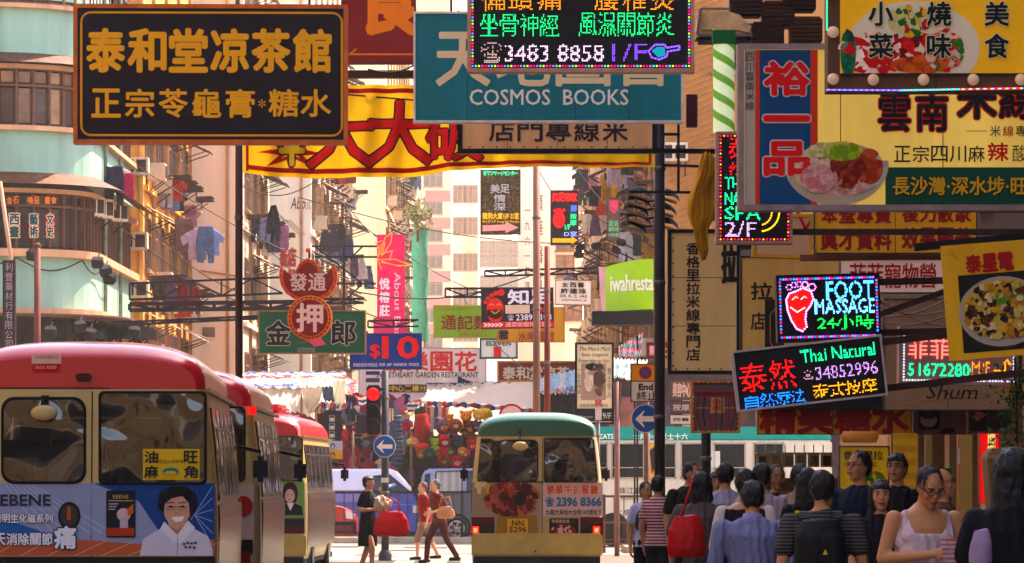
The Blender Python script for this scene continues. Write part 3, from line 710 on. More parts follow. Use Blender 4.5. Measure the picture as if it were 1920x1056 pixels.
def bus(label, cxpx, d, yaw, roofc, name='minibus', L_=6.6, group=None, wins=()):
    """local frame: rear face at y = 0, front towards +y, ground at z = 0"""
    holes = [[((u - cxpx) * d / F, EYE + (HY - v) * d / F) for u, v in w_] for w_ in wins]
    root = thing(name, label, 'minibus', (X(cxpx, d), d, 0), R(yaw), group='light buses in the street')
    GOLD = M('#b0996c', rough=.3, var=.12, scale=2, spec=.6); ROOF = M(roofc, rough=.2, var=.1, scale=1, spec=.5); LOW = M('#ac9868', rough=.35, var=.2, scale=2)
    zs = [.32, .5, .72, 1.0, 1.25, 1.50, 1.8, 2.1, 2.23]; hw = [.96, 1.0, 1.015, 1.02, 1.02, 1.01, .985, .95, .93]
    na = 9
    def outline(ins, top, sink=0):
        pts = [(-(h - ins), z) for h, z in zip(hw, zs)]
        W_ = hw[-1] - ins; T_ = top - zs[-1]
        arc = [(-W_ * (abs(math.cos(t)) ** .66), zs[-1] + T_ * (math.sin(t) ** .66)) for t in [math.pi / 2 * k / na for k in range(1, na)]]
        half = pts + arc
        return half + [(0, top)] + [(-x, z) for x, z in reversed(half)]
    st = []
    for y, ins, top in ((0, .07, 2.47), (.03, .03, 2.50), (.10, .005, 2.545), (.3, 0, 2.585), (.7, 0, 2.61), (1.5, 0, 2.62), (L_ - 1.2, 0, 2.60), (L_ - .5, .02, 2.52), (L_ - .2, .05, 2.42), (L_, .12, 2.30)):
        st.append((y, outline(ins, top)))
    n = len(st[0][1]); nh = len(zs)
    lower, gold, roof = MB(), MB(), MB()
    vs = [(p[0], y, p[1]) for y, o in st for p in o]
    for i in range(len(st) - 1):
        for k in range(n - 1):
            kk = min(k, n - 2 - k)
            if kk in (5, 6) and 2 < i < len(st) - 3: continue
            mbx = roof if kk >= nh - 1 else gold if kk >= 5 else lower
            mbx.add([vs[i * n + k], vs[i * n + k + 1], vs[(i + 1) * n + k + 1], vs[(i + 1) * n + k]], [(0, 1, 2, 3)], smooth=True)
    for e in (0, len(st) - 1):
        o = st[e][1]; y = st[e][0]; half = n // 2
        for k in range(half):
            a, b, c, dd = o[k], o[n - 1 - k], o[n - 2 - k], o[k + 1]
            if 5 <= k < nh - 1: continue
            mbx = roof if k >= nh - 1 else gold if k >= 5 else lower
            if k + 1 == half: mbx.add([(a[0], y, a[1]), (b[0], y, b[1]), (dd[0], y, dd[1])], [(0, 1, 2)])
            else: mbx.add([(a[0], y, a[1]), (b[0], y, b[1]), (c[0], y, c[1]), (dd[0], y, dd[1])], [(0, 1, 2, 3)])
    lower.build('lower_body', M('#a08c68' if roofc[1] == '0' else '#a89878', rough=.25, metal=.25, var=.12, spec=.7), root)
    gold.build('window_body', GOLD, root); roof.build('roof', ROOF, root)
    m = MB(); 
    for s_ in (-1, 1): m.bar((s_ * .95, .1, 2.225), (s_ * .95, L_ - .3, 2.225), .03)
    m.build('rain_gutter', M('#8a6f42', rough=.3, metal=.5), root)
    MB().box(-.95, .95, .02, L_ - .1, .25, .34).build('chassis', DARK(), root)
    # side windows, pillars and lower bright panels on both sides
    for s_ in (-1, 1):
        def P(y, z, off=.012):
            h = np.interp(z, zs, hw) + off; return (s_ * float(h), y, z)
        y0 = .35; nwin = 6; pit = (L_ - 1.4) / nwin
        for i in range(nwin):
            a, b = y0 + pit * i + .05, y0 + pit * (i + 1) - .05
            m = MB(); m.add([P(a, 1.42), P(b, 1.42), P(b, 1.8), P(b, 2.1), P(a, 2.1), P(a, 1.8)], [(0, 1, 2, 5), (5, 2, 3, 4)])
            w_ = m.build('side_window', clear(), root)
            f = MB()
            for q, qw in ((a - .02, .04), ((a + b) / 2, .012), (b + .02, .04)): f.add([P(q - qw, 1.40, .016), P(q + qw, 1.40, .016), P(q + qw, 1.8, .016), P(q + qw, 2.12, .016), P(q - qw, 2.12, .016), P(q - qw, 1.8, .016)], [(0, 1, 2, 5), (5, 2, 3, 4)])
            f.add([P(a, 1.39, .016), P(b, 1.39, .016), P(b, 1.43, .016), P(a, 1.43, .016)], [(0, 1, 2, 3)]); f.add([P(a, 1.94, .016), P(b, 1.94, .016), P(b, 1.96, .016), P(a, 1.96, .016)], [(0, 1, 2, 3)])
            f.build('window_frame', M('#6e6662', rough=.3, metal=.8, var=.3), w_)
        m = MB(); m.add([P(.3, .5), P(L_ - .5, .5), P(L_ - .5, 1.25), P(L_ - .5, 1.36), P(.3, 1.36), P(.3, 1.25)], [(0, 1, 2, 5), (5, 2, 3, 4)])
        m.build('side_panel', M('#5c4844', rough=.2, metal=.6, var=.5, scale=2.5, spec=.6), root)
        for y in (1.55, L_ - 1.6):
            w_ = MB(); w_.lathe((s_ * .86, y, .36), [(.0, -.13), (.30, -.13), (.36, -.10), (.36, .10), (.30, .13), (0, .13)], 20, axis='X'); wo = w_.build('wheel', M('#1a1a1b', rough=.8, var=.2), root)
            r_ = MB(); r_.lathe((s_ * 1.0, y, .36), [(0, .01), (.10, .01), (.17, -.02), (.22, .01)], 16, axis='X'); r_.build('rim', M('#9a9a98', metal=.8, rough=.3), wo)
        # wing mirror on a stalk
        m = MB(); m.box(s_ * 1.2 - .065, s_ * 1.2 + .065, L_ - .74, L_ - .64, 1.53, 1.76); o = m.build('wing_mirror', M('#2a2a30', rough=.3, var=.3), root, bevel=.04)
        m = MB(); m.bar((s_ * .98, L_ - .6, 1.85), (s_ * 1.2, L_ - .67, 1.8), .03); m.build('stalk', DARK(), o)
    # rear and front window walls with real openings, seats inside
    o = st[0][1]; outer = [o[5], o[6], o[7], o[8], o[n - 9], o[n - 8], o[n - 7], o[n - 6]]
    holed(outer, holes, 0).build('rear_wall', GOLD, root)
    o = st[-1][1]; outer = [o[5], o[6], o[7], o[8], o[n - 9], o[n - 8], o[n - 7], o[n - 6]]
    holed(outer, [[(-.74, 1.56), (.74, 1.56), (.68, 2.12), (-.68, 2.12)]], L_).build('front_wall', GOLD, root)
    for r_ in range(5):
        for sx_ in (-.62, -.2, .45):
            m = MB(); m.box(sx_ - .19, sx_ + .19, 1.0 + r_ * 1.0, 1.12 + r_ * 1.0, .9, 1.72); m.box(sx_ - .12, sx_ + .12, 1.0 + r_, 1.1 + r_, 1.72, 1.86); m.build('seat', M('#2a3038', var=.2), root, bevel=.03)
    # front
    m = MB(); m.add([(-.8, L_ + .012, 1.2), (.8, L_ + .012, 1.2), (.74, L_ + .012, 2.1), (-.74, L_ + .012, 2.1)], [(0, 1, 2, 3)]); m.build('windscreen', clear(), root)
    # rear bumper
    m = MB(); m.box(-1.02, 1.02, -.09, .06, .36, .72); m.build('bumper', LOW, root, bevel=.03)
    m = MB(); m.box(-.98, .98, -.07, .05, .26, .36); m.build('bumper_skirt', M('#1e2226'), root)
    return root
def rear_window(b, pts, name='rear_window', seal=2.2, gl='#1b2226', poster=None):
    """black rubber seal ring and dark glass; pts in board pixels"""
    cx = sum(p[0] for p in pts) / len(pts); cy = sum(p[1] for p in pts) / len(pts)
    def grow(k): 
        return [(p[0] + (p[0] - cx) / max(1e-6, math.hypot(p[0] - cx, p[1] - cy)) * k, p[1] + (p[1] - cy) / max(1e-6, math.hypot(p[0] - cx, p[1] - cy)) * k) for p in pts]
    k = .028 / b.sc; g = MB(); q = b.st; o = grow(k); n = len(pts)
    vs = [b.pt(p[0], p[1], 2) for p in o] + [b.pt(p[0], p[1], 6) for p in grow(k * .6)] + [b.pt(p[0], p[1], 3) for p in pts]
    fs = [(i, (i + 1) % n, n + (i + 1) % n, n + i) for i in range(n)] + [(n + i, n + (i + 1) % n, 2 * n + (i + 1) % n, 2 * n + i) for i in range(n)]
    g.add(vs, fs, smooth=True); w_ = g.build(name, M('#141416', rough=.5), b.p)
    bb_ = Board(w_, b.ox, b.oy, b.sc, b.y, b.st); bb_.poly(pts, gl, 3, 'pane', mat=clear()); return w_, bb_
def rear_mirror(b, cx, cy, k):
    m = MB(); m.ell(b.pt(cx, cy, 30), (.105 * k, .04, .062 * k), 16, 10); o = m.build('rear_mirror', M('#b09c74', rough=.3, var=.1), b.p)
    m = MB(); m.bar(b.pt(cx, cy - 8 * k, 28), b.pt(cx, cy - 22 * k, 3), .022); m.box(*(lambda p: (p[0] - .03, p[0] + .03, p[1] - .01, p[1] + .02, p[2] - .02, p[2] + .05))(b.pt(cx, cy - 22 * k, 2))); m.build('stalk', DARK(), o)
def passengers_glow(): pass

# green minibus
dg_ = 68.0
g = bus('cream and green topped minibus seen from behind with a beef advert', 1007, dg_, .0, '#0c5a44', wins=[rr_rect(938, 827, 1007, 901, 10), [(1022, 823), (1107, 823), (1112, 828), (1119, 898), (1115, 903), (1026, 903), (1022, 898)], [(902, 826), (922, 826), (922, 900), (897, 900), (896, 893)]])
b = Board(g, 1007, HY + EYE * F / dg_, dg_ / F, 0, .006)
rear_window(b, rr_rect(938, 827, 1007, 901, 10), gl='#6d7a78')
rear_window(b, [(1022, 823), (1107, 823), (1112, 828), (1119, 898), (1115, 903), (1026, 903), (1022, 898)], gl='#14191c')
rear_window(b, [(902, 826), (922, 826), (922, 900), (897, 900), (896, 893)], gl='#3c3a34')
b.line([(1017, 821), (1017, 1018)], 1.2, '#2c261e', 1, 'seam'); b.line([(927, 821), (926, 1000)], .8, '#6b5834', 1, 'seam')
b.line([(885, 818), (1130, 818)], 1.6, '#7a6238', 1, 'gutter_strip')
rear_mirror(b, 975, 837, 1.15)
b.poly([(886, 905), (1014, 905), (1014, 990), (883, 985)], '#8a7a68', 1, 'advert_panel'); b.poly([(1018, 905), (1129, 905), (1131, 968), (1018, 968)], '#b89c98', 1, 'advert_panel')
b.blobs(960, 935, 52, 33, ['#5a1f1c', '#7a302a', '#4a1816', '#8f4a3c', '#632420', '#a05a48'], 120, 9, 2, 'meat_print', 5)
b.blobs(903, 915, 16, 12, ['#c8b490', '#b89860', '#8a7a50'], 22, 6, 2.5, 'food_print', 6)
b.disc(976, 935, 11, 14, '#2a1a18', 4, 'door_handle'); b.disc(976, 935, 6, 9, '#181214', 4.6, 'door_handle')
b.text('樂華牛扒餐廳', 1024, 909, 1122, 927, '#b0503c', b=.02, outline=('#e0c8b0', .04), layer=3)
b.text('2396 8366', 1044, 933, 1127, 949, '#2c6a80', b=.035, gap=None, layer=3); b.text('☎', 1023, 933, 1038, 950, '#2c6a80', b=.02, layer=3)
b.text('九龍大角咀大全街147號地下', 1023, 955, 1128, 966, '#3a3844', gap=.05, layer=3, b=.01)
b.rect(1030, 972, 1085, 1010, '#251c1e', 1.5, 'advert_panel'); b.text('特價鐵板燒', 1034, 974, 1068, 981, '#b8a490', layer=3)
b.blobs(1056, 996, 23, 12, ['#7a2c28', '#a86058', '#5a1c1c', '#c0948a'], 60, 5, 2, 'meat_print', 9)
for x0, x1, lit in ((884, 927, 891), (1088, 1131, 1118)):
    b.rect(x0, 970 - 0, x1, 1010, '#2b1416', 2, 'tail_lamp', rough=.2)
    b.rect(x0 + 1, 972, x1 - 1, 982, '#5a1a1c', 3, 'tail_lamp_lens', rough=.15); 
    b.rect(lit - 6, 987, lit + 7, 1001, '#ff2418', 3, 'brake_light', emit=1.3); b.rect(lit - 3, 990, lit + 4, 998, '#ff9070', 4, 'brake_light', emit=1.4)
b.poly([(934, 966), (1006, 966), (1010, 1004), (930, 1004)], '#8a6a3a', 1.5, 'plate_recess'); b.line([(886, 1012), (1130, 1012)], 1.4, '#4a3820', 2, 'bumper_joint'); b.disc(1004, 1034, 2, 2, '#241c14', 20, 'bolt')
pl = MB(); p0 = b.pt(951, 1000, 1); p1 = b.pt(990, 973, 1); pl.box(p0[0], p1[0], -.04, -.012, p0[2], p1[2]); pl.build('number_plate', M('#c89a3c', var=.08), g)
b.text('NN', 960, 976, 982, 986, '#2a2620', gap=None, b=.02, layer=8); b.text('5296', 955, 988, 987, 998, '#2a2620', gap=None, b=.02, layer=8)
MB().box(b.pt(932, 0)[0], b.pt(1010, 0)[0], -.03, -.005, b.pt(0, 1012)[2], b.pt(0, 1007)[2]).build('tailgate_lip', M('#8a6f42', rough=.3), g)

# big red minibus, near left
d1 = 32.8
r1 = bus('nearest red roofed minibus with a blue advert of a smiling man', 152, d1, 1.9, '#b4083c', wins=[rr_rect(8, 750, 156, 902, 22), rr_rect(190, 738, 382, 904, 9)])
b = Board(r1, 152, HY + EYE * F / d1, d1 / F, 0, .004)
w_, wb = rear_window(b, rr_rect(8, 750, 156, 902, 22), gl='#3a3d40')
w_, wb = rear_window(b, rr_rect(190, 738, 382, 904, 9), gl='#12171b')
wb.rect(268, 842, 374, 900, '#c8a82c', 4, 'window_poster'); 
for s_, x_, y_ in (('油', 271, 846), ('麻', 271, 874), ('旺', 345, 846), ('角', 345, 874)): wb.text(s_, x_, y_, x_ + 25, y_ + 22, '#2a2c30', b=.03, layer=6)
wb.text('可加入停車場', 298, 862, 344, 869, '#3c3a30', layer=6); wb.disc(320, 884, 15, 7, '#2a7a78', 6); wb.disc(320, 887, 11, 4, '#c8a82c', 7)
b.line([(173, 735), (171, 1046)], 2.5, '#2a221e', 1, 'seam'); b.line([(-80, 728), (205, 728)], 2.6, '#2a221e', 1, 'seam')
b.rect(-62, 906, 402, 1042, '#8a90a8', 1, 'advert_panel'); b.poly([(175, 906), (402, 906), (402, 1030), (300, 1000), (260, 940)], '#284a86', 1.3, 'advert_panel')
b.poly([(-62, 950), (60, 990), (120, 1010), (-62, 1012)], '#3a62a0', 1.3, 'advert_panel'); b.poly([(-62, 1014), (120, 1010), (260, 1020), (402, 1012), (402, 1042), (-62, 1042)], '#a8604c', 1.6, 'advert_panel')
for k in range(7): b.line([(10 + 8 * k, 906), (80 + 22 * k, 1000)], .8, '#c4cce0', 1.8, 'print')
for k in range(6): b.line([(358, 975 - 4 * k), (398, 912 + 22 * k)], .9, '#a8b8dc', 1.8, 'print')
for k in range(9): b.line([(-60 + 50 * k, 1042), (-20 + 55 * k, 1014)], .9, '#e0b8a0', 1.9, 'print')
b.text('EBENE', 2, 928, 95, 948, '#3c3a4c', gap=None, b=.03, layer=3)
b.text('聲明生化磁系列', -12, 964, 100, 980, '#e8e4e8', b=.02, outline=('#4a4a58', .05), layer=4)
b.text('天消除關節', -10, 1000, 100, 1022, '#d8d8e0', b=.03, outline=('#2c3040', .06), layer=4); b.text('痛', 103, 988, 142, 1028, '#dcdce4', b=.04, outline=('#2c3040', .06), layer=5)
b.disc(130, 967, 21, 26, '#211f22', 3, 'door_handle'); b.disc(130, 967, 16, 21, '#45403c', 4, 'door_handle'); b.rect(126, 950, 133, 975, '#a05a30', 5, 'door_handle')
b.poly(rr_rect(199, 920, 254, 1008, 4), '#20242e', 3, 'product_print'); b.text('EBENE', 212, 928, 241, 935, '#b8a484', gap=None, layer=5); b.rect(204, 938, 249, 940, '#a89060', 4); b.disc(232, 965, 13, 12, '#c0a8a4', 4.5); b.rect(225, 970, 240, 990, '#b0a4a8', 4.6); b.poly([(238, 955), (250, 945), (250, 962), (240, 968)], '#b86838', 5); b.rect(200, 990, 252, 1005, '#a04830', 4.7)
for k in range(3): b.rect(204, 944 + 5 * k, 222 - 3 * k, 946 + 5 * k, '#a8a8b4', 4.8)
# printed smiling man: shirt, neck, face, hair
b.poly([(262, 1042), (268, 1012), (285, 1000), (300, 992), (318, 985), (352, 985), (372, 996), (390, 1006), (398, 1030), (399, 1042)], '#c4bfca', 4, 'printed_shirt')
b.poly([(300, 992), (308, 978), (332, 1004), (352, 976), (366, 990), (340, 1018), (325, 1018)], '#d6d2da', 4.6, 'printed_shirt'); b.line([(333, 1006), (332, 1042)], 1.2, '#8a8494', 5)
b.poly([(314, 975), (350, 975), (348, 992), (334, 1003), (318, 992)], '#a87c6c', 4.3, 'printed_face')
b.poly([(307, 938), (312, 925), (345, 922), (357, 940), (356, 966), (346, 984), (332, 994), (318, 986), (308, 966)], '#c09684', 5, 'printed_face')
b.poly([(295, 945), (300, 922), (322, 911), (348, 912), (366, 924), (370, 948), (362, 966), (356, 970), (354, 944), (342, 930), (322, 934), (309, 944), (307, 962), (298, 955)], '#16161c', 6, 'printed_hair')
for ex in (320, 342): b.disc(ex, 950, 4.5, 2, '#2c2020', 6); b.line([(ex - 7, 943), (ex + 6, 942)], 1.6, '#241c1c', 6); b.line([(ex - 8, 951), (ex - 6, 956), (ex + 5, 956), (ex + 7, 951)], .8, '#3c3230', 6.5)
b.line([(314, 950), (350, 950)], .7, '#3c3230', 6.4); b.poly([(320, 970), (346, 968), (342, 977), (330, 980)], '#eadcd4', 6, 'printed_face'); b.line([(330, 953), (328, 963), (335, 964)], 1, '#9a6c5c', 6)
for k, (x_, y_) in enumerate(((345, 1020), (352, 1018), (359, 1019), (366, 1018), (348, 1026), (356, 1026), (364, 1027))): b.disc(x_, y_, 3, 2.2, '#4a4850', 6)
b.rect(60, 664, 115, 682, '#c8a898', 1.5, 'sticker'); b.rect(62, 684, 112, 699, '#b01828', 1.5, 'sticker'); b.text('公共小型巴士', 66, 667, 110, 673, '#8a5048', layer=3); b.text('2626 8280', 66, 686, 106, 692, '#e0a8a0', gap=None, layer=3)
for nm in ('sticker',):
    for o in r1.children:
        if o.name.startswith(nm): pass
m = MB(); p = b.pt(157, 708, 8); m.box(p[0] - .055, p[0] + .055, -.07, .05, p[2] - .03, p[2] + .03); m.build('roof_light', M('#4a0c14', rough=.3), r1, bevel=.01)
rear_mirror(b, 85, 775, .95)
b.rect(-62, 1044, 402, 1056, '#201c1e', 1, 'lower_trim')

# second and third red minibuses
d2 = 40.4
r2 = bus('middle red roofed minibus of the parked row, a red disc on its tail', 282, d2, 1.0, '#b4083c', wins=[rr_rect(310, 766, 456, 900, 9)])
b = Board(r2, 282, HY + EYE * F / d2, d2 / F, 0, .004)
rear_window(b, rr_rect(310, 766, 456, 900, 9), gl='#12171b'); b.rect(90, 908, 476, 1020, '#b49c90', 1, 'advert_panel'); b.disc(475 - 18, 950, 17, 19, '#a82830', 2, 'print'); b.disc(470 - 14, 950, 18, 20, '#a02830', 2.5, 'print')
b.rect(420, 1012, 474, 1040, '#2b1418', 2, 'tail_lamp'); b.rect(425, 1034, 470, 1056, '#7a2028', 3, 'tail_lamp_lens')
m = MB(); p = b.pt(480, 768, 0); MB().box(p[0] - .06, p[0] + .0, -.03, .03, p[2] - .05, p[2] + .03).build('marker_lamp', LED('#ff3020', 1.5), r2)
MB().box(-.35, .35, 1.2, 2.6, 2.6, 2.72).build('roof_vent', M('#b08078', rough=.3), r2, bevel=.05)
d3 = 67.6
r3 = bus('farthest red roofed minibus with a green advert of a dark haired woman', 451, d3, -1.8, '#b4083c', wins=[rr_rect(478, 820, 566, 900, 7)])
b = Board(r3, 451, HY + EYE * F / d3, d3 / F, 0, .006)
rear_window(b, rr_rect(478, 820, 566, 900, 7), gl='#1a2426'); b.rect(330, 903, 571, 1016, '#6f8f58', 1, 'advert_panel')
b.disc(544, 926, 15, 22, '#2a1a1c', 2, 'printed_hair'); b.disc(544, 930, 9, 13, '#c0a096', 3, 'printed_face'); b.poly([(528, 966), (530, 948), (540, 942), (550, 942), (566, 950), (569, 966)], '#1e1c24', 3, 'printed_jacket'); b.poly([(538, 943), (552, 943), (545, 958)], '#d8d0d0', 3.5, 'printed_shirt'); b.poly([(530, 920), (538, 906), (552, 906), (558, 922), (552, 916), (538, 917)], '#2a1a1c', 4, 'printed_hair')
for ex in (540, 548): b.disc(ex, 928, 1.6, 1, '#2a1a1c', 4)
b.line([(541, 937), (547, 937)], 1.2, '#a04848', 4)
b.rect(530, 972, 571, 1010, '#221a20', 2, 'tail_lamp'); b.rect(534, 988, 570, 1006, '#54202a', 3, 'tail_lamp_lens'); b.text('.com', 532, 1028, 562, 1038, '#3a4028', gap=None, b=.02, layer=4)
MB().box(-.45, .55, 1.0, 2.6, 2.6, 2.74).build('roof_vent', M('#b05058', rough=.3), r3, bevel=.05)

# ------------------------------------------------------------------ long white and green bus crossing behind
dw = 101.0; sw = dw / F
t = thing('long_minibus', 'white and teal light bus crossing side-on behind the railings', 'bus', (X(1300, dw), dw, 0), group=None)
b = Board(t, 1300, HY + EYE * F / dw, sw, 0, .008); wx = lambda p: (p - 1300) * sw
WHT = M('#d4ccbc', rough=.35, var=.12, streak=.2)
MB().box(wx(1100), wx(1560), 0, 2.0, Z(985, dw), Z(826, dw)).build('body', WHT, t, bevel=.04)
rf = MB(); rf.prism([(wx(1100), Z(826, dw)), (wx(1560), Z(826, dw)), (wx(1556), Z(806, dw)), (wx(1540), Z(800, dw)), (wx(1108), Z(800, dw)), (wx(1102), Z(806, dw))], .03, 1.97); rf.build('roof', M('#2c8c80', rough=.25, var=.1), t, bevel=.03)
for x0, x1 in ((1104, 1140), (1146, 1208), (1216, 1268), (1276, 1332), (1338, 1398), (1412, 1470)):
    f = MB(); 
    for a in ((x0, x0 + 2.5, 830, 898), (x1 - 2.5, x1, 830, 898), (x0, x1, 830, 833), (x0, x1, 895, 898), (x0, x1, 876, 878)): f.box(wx(a[0]), wx(a[1]), -.03, 0, Z(a[3], dw), Z(a[2], dw))
    w_ = f.build('window', M('#a8a098', rough=.3, metal=.4), t)
    g_ = MB(); g_.box(wx(x0) + .01, wx(x1) - .01, -.012, -.004, Z(897, dw), Z(831, dw)); g_.build('pane', glass('#20282a'), w_)
b.text('SEATS', 1120, 814, 1150, 823, '#dfe8e0', gap=None, b=.02, layer=1); b.text('公共小型巴士十六', 1186, 813, 1290, 824, '#dfe8e0', b=.02, layer=1)
b.text('珠江香港', 1160, 914, 1218, 926, '#6a5c5c', layer=2, b=.01); b.text('HONGKONG', 1165, 930, 1215, 938, '#6a5c5c', gap=None, layer=2); b.text('大會堂之華', 1150, 955, 1240, 966, '#6a5c5c', layer=2)
b.poly([(1208, 832), (1234, 832), (1236, 900), (1212, 905)], '#d09a50', 3, 'advert_panel'); b.poly([(1218, 845), (1230, 835), (1232, 868), (1222, 890)], '#3a2420', 4); b.rect(1322, 846, 1350, 878, '#c8c4bc', 3, 'window_notice')
for px in (1150, 1420):
    w_ = MB(); w_.lathe((wx(px), .12, .42), [(0, -.14), (.34, -.14), (.41, -.10), (.41, .1), (.3, .13), (0, .13)], 22, axis='Y'); w_.build('wheel', M('#1a1a1b', var=.2), t)
MB().box(wx(1100), wx(1560), .15, 1.9, .3, Z(980, dw)).build('chassis', DARK(), t)

# ------------------------------------------------------------------ cars seen side-on
def car(name, label, cat, y, px0, px1, dd, low, up, prof_low, prof_up, wins, wheels, two=None):
    """profiles in photo pixels at distance dd"""
    s_ = dd / F; cx = (px0 + px1) / 2; root = thing(name, label, cat, (X(cx, dd), dd, 0)); q = lambda p: ((p[0] - cx) * s_, Z(p[1], dd))
    Wd = 1.64
    def shell(prof, ins, mat, nm, bev=.05):
        m = MB(); n = len(prof); P = [q(p) for p in prof]
        zt = max(p[1] for p in P); zb = min(p[1] for p in P)
        I = lambda z: ins * max(0, (z - zb) / (zt - zb))
        vs = [(p[0], I(p[1]), p[1]) for p in P] + [(p[0], Wd - I(p[1]), p[1]) for p in P]
        m.add(vs, [tuple(range(n)), tuple(range(2 * n - 1, n - 1, -1))] + [(i, i + n, (i + 1) % n + n, (i + 1) % n) for i in range(n)])
        return m.build(nm, mat, root, bevel=bev), I
    shell(prof_low, .05, low, 'body'); o, I = shell(prof_up, .2, up, 'roof')
    for i, wp in enumerate(wins):
        m = MB(); m.add([(q(p)[0], I(q(p)[1]) - .012, q(p)[1]) for p in wp], [tuple(range(len(wp)))]); m.build('side_window', glass('#171c22'), root)
        f = MB(); P = [(q(p)[0], I(q(p)[1]) - .02, q(p)[1]) for p in wp]
        for a, c in zip(P, P[1:] + P[:1]): f.bar(a, c, .025)
        f.build('window_trim', M('#202024', rough=.4), root)
    for wx_ in wheels:
        x_ = q((wx_, 0))[0]
        for side in (0.02, Wd - .02):
            w_ = MB(); w_.lathe((x_, side + (.1 if side < 1 else -.1), .30), [(0, -.1), (.26, -.12), (.30, -.09), (.30, .09), (.26, .12), (0, .1)], 22, axis='Y'); wo = w_.build('wheel', M('#151517', var=.2), root)
            if side < 1:
                r_ = MB(); r_.lathe((x_, side - .02, .30), [(.17, 0), (.215, -.012), (.22, .03)], 22, axis='Y')
                for k in range(6):
                    a = k * math.pi / 3 + .3; r_.bar((x_, side - .02, .30), (x_ + .18 * math.cos(a), side - .02, .30 + .18 * math.sin(a)), .045)
                r_.ell((x_, side - .02, .3), .05, 8, 6); r_.build('rim', M('#b0aca8', metal=.7, rough=.3), wo)
                a_ = MB(); a_.lathe((x_, side + .0, .32), [(.30, -.03), (.37, -.035), (.375, .03)], 22, axis='Y'); a_.build('wheel_arch', M('#141418'), root)
    return root, q, I
dc = 112.0
root, q, I = car('people_carrier', 'blue and white people carrier with the driver leaning an arm out of the window', 'car', 0, 480, 783, dc, M('#1c48a8', rough=.25, var=.1, spec=.7), M('#e0dce4', rough=.25, var=.06, spec=.7),
    [(482, 996), (482, 924), (775, 922), (783, 950), (784, 998), (760, 1003), (490, 1003)], [(482, 924), (484, 888), (492, 880), (728, 879), (742, 884), (776, 922)],
    [[(700, 924), (700, 893), (730, 890), (768, 922)], [(560, 922), (560, 892), (612, 892), (612, 922)], [(500, 922), (504, 892), (552, 892), (552, 922)]], (733, 535))
b = Board(root, 631.5, HY + EYE * F / dc, dc / F, 0, .01)
b.rect(610, 926, 700, 965, '#6a6c98', 4, 'colour_panel'); b.poly([(484, 926), (690, 926), (700, 940), (484, 946)], '#9088b0', 5, 'colour_panel'); b.line([(697, 926), (697, 990)], .8, '#22304c', 5, 'door_seam'); b.line([(690, 948), (782, 946)], 1.2, '#6c90cc', 5, 'body_crease')
b.rect(757, 985, 764, 997, '#a8b8d0', 6, 'sticker'); b.rect(774, 948, 783, 962, '#d8d4c8', 6, 'headlight')
m = MB(); m.bar((q((776, 908))[0], -.1, q((0, 918))[1]), (q((776, 908))[0], .05, q((0, 918))[1]), .12, .16); m.build('wing_mirror', M('#1c1c22'), root, bevel=.02)
# white roof streaks: rear grey panel of the upper body is printed board
root, q, I = car('parked_suv', 'dark grey off-road car with pale blind behind its rear side window', 'car', 0, 783, 1085, dc, M('#50545e', rough=.25, var=.12, spec=.7), M('#9090a4', rough=.2, var=.08, spec=.7),
    [(786, 995), (783, 960), (786, 922), (1070, 922), (1083, 955), (1085, 998), (1060, 1004), (800, 1004)], [(786, 923), (791, 892), (799, 879), (1000, 877), (1015, 885), (1040, 922)],
    [[(814, 922), (818, 884), (866, 883), (866, 922)], [(876, 922), (876, 884), (930, 884), (930, 922)], [(795, 920), (798, 890), (806, 888), (804, 921)]], (856, 1030))
b = Board(root, 934, HY + EYE * F / dc, dc / F, 0, .01)
b.rect(784, 924, 796, 940, '#c8a8a8', 5, 'tail_lamp'); b.rect(784, 940, 796, 962, '#c01828', 5, 'tail_lamp', rough=.2)
mb = MB(); mb.box(q((824, 0))[0], q((862, 0))[0], .06, .075, q((0, 920))[1], q((0, 888))[1]); 
for o in [c for c in root.children if c.name.startswith('side_window')][:1]: o.data.materials[0] = M('#b8b0a4', rough=.3, band=('#9a948c', 5, 0))
# red taxi front
t = thing('taxi', 'red taxi nosing out from behind the minibus rear, only its bonnet showing', 'car', (X(640, 108.6), 108.6, 0)); s_ = 108.6 / F; q = lambda p: ((p[0] - 640) * s_, Z(p[1], 108.6))
m = MB(); m.prism([q(p) for p in ((560, 1008), (560, 948), (612, 946), (640, 951), (662, 962), (668, 975), (668, 1006))], 0, 1.6); m.build('body', M('#a81c24', rough=.25, var=.08, spec=.7), t, bevel=.06)
m = MB(); m.prism([q(p) for p in ((560, 948), (560, 905), (590, 905), (612, 946))], .15, 1.45); m.build('cabin', glass(), t, bevel=.03)
b = Board(t, 640, HY + EYE * F / 108.6, s_, 0, .012); b.poly([(648, 956), (664, 964), (664, 974), (649, 972)], '#d8ccc0', 2, 'headlight'); b.rect(626, 978, 668, 1000, '#1c1c20', 2, 'bumper'); b.rect(630, 985, 662, 996, '#70303a', 3, 'number_plate')
for x_ in (600,): m = MB(); m.lathe((q((x_, 0))[0], .05, .3), [(0, -.08), (.26, -.1), (.3, -.07), (.3, .07), (0, .1)], 20, axis='Y'); m.build('wheel', M('#151517'), t)

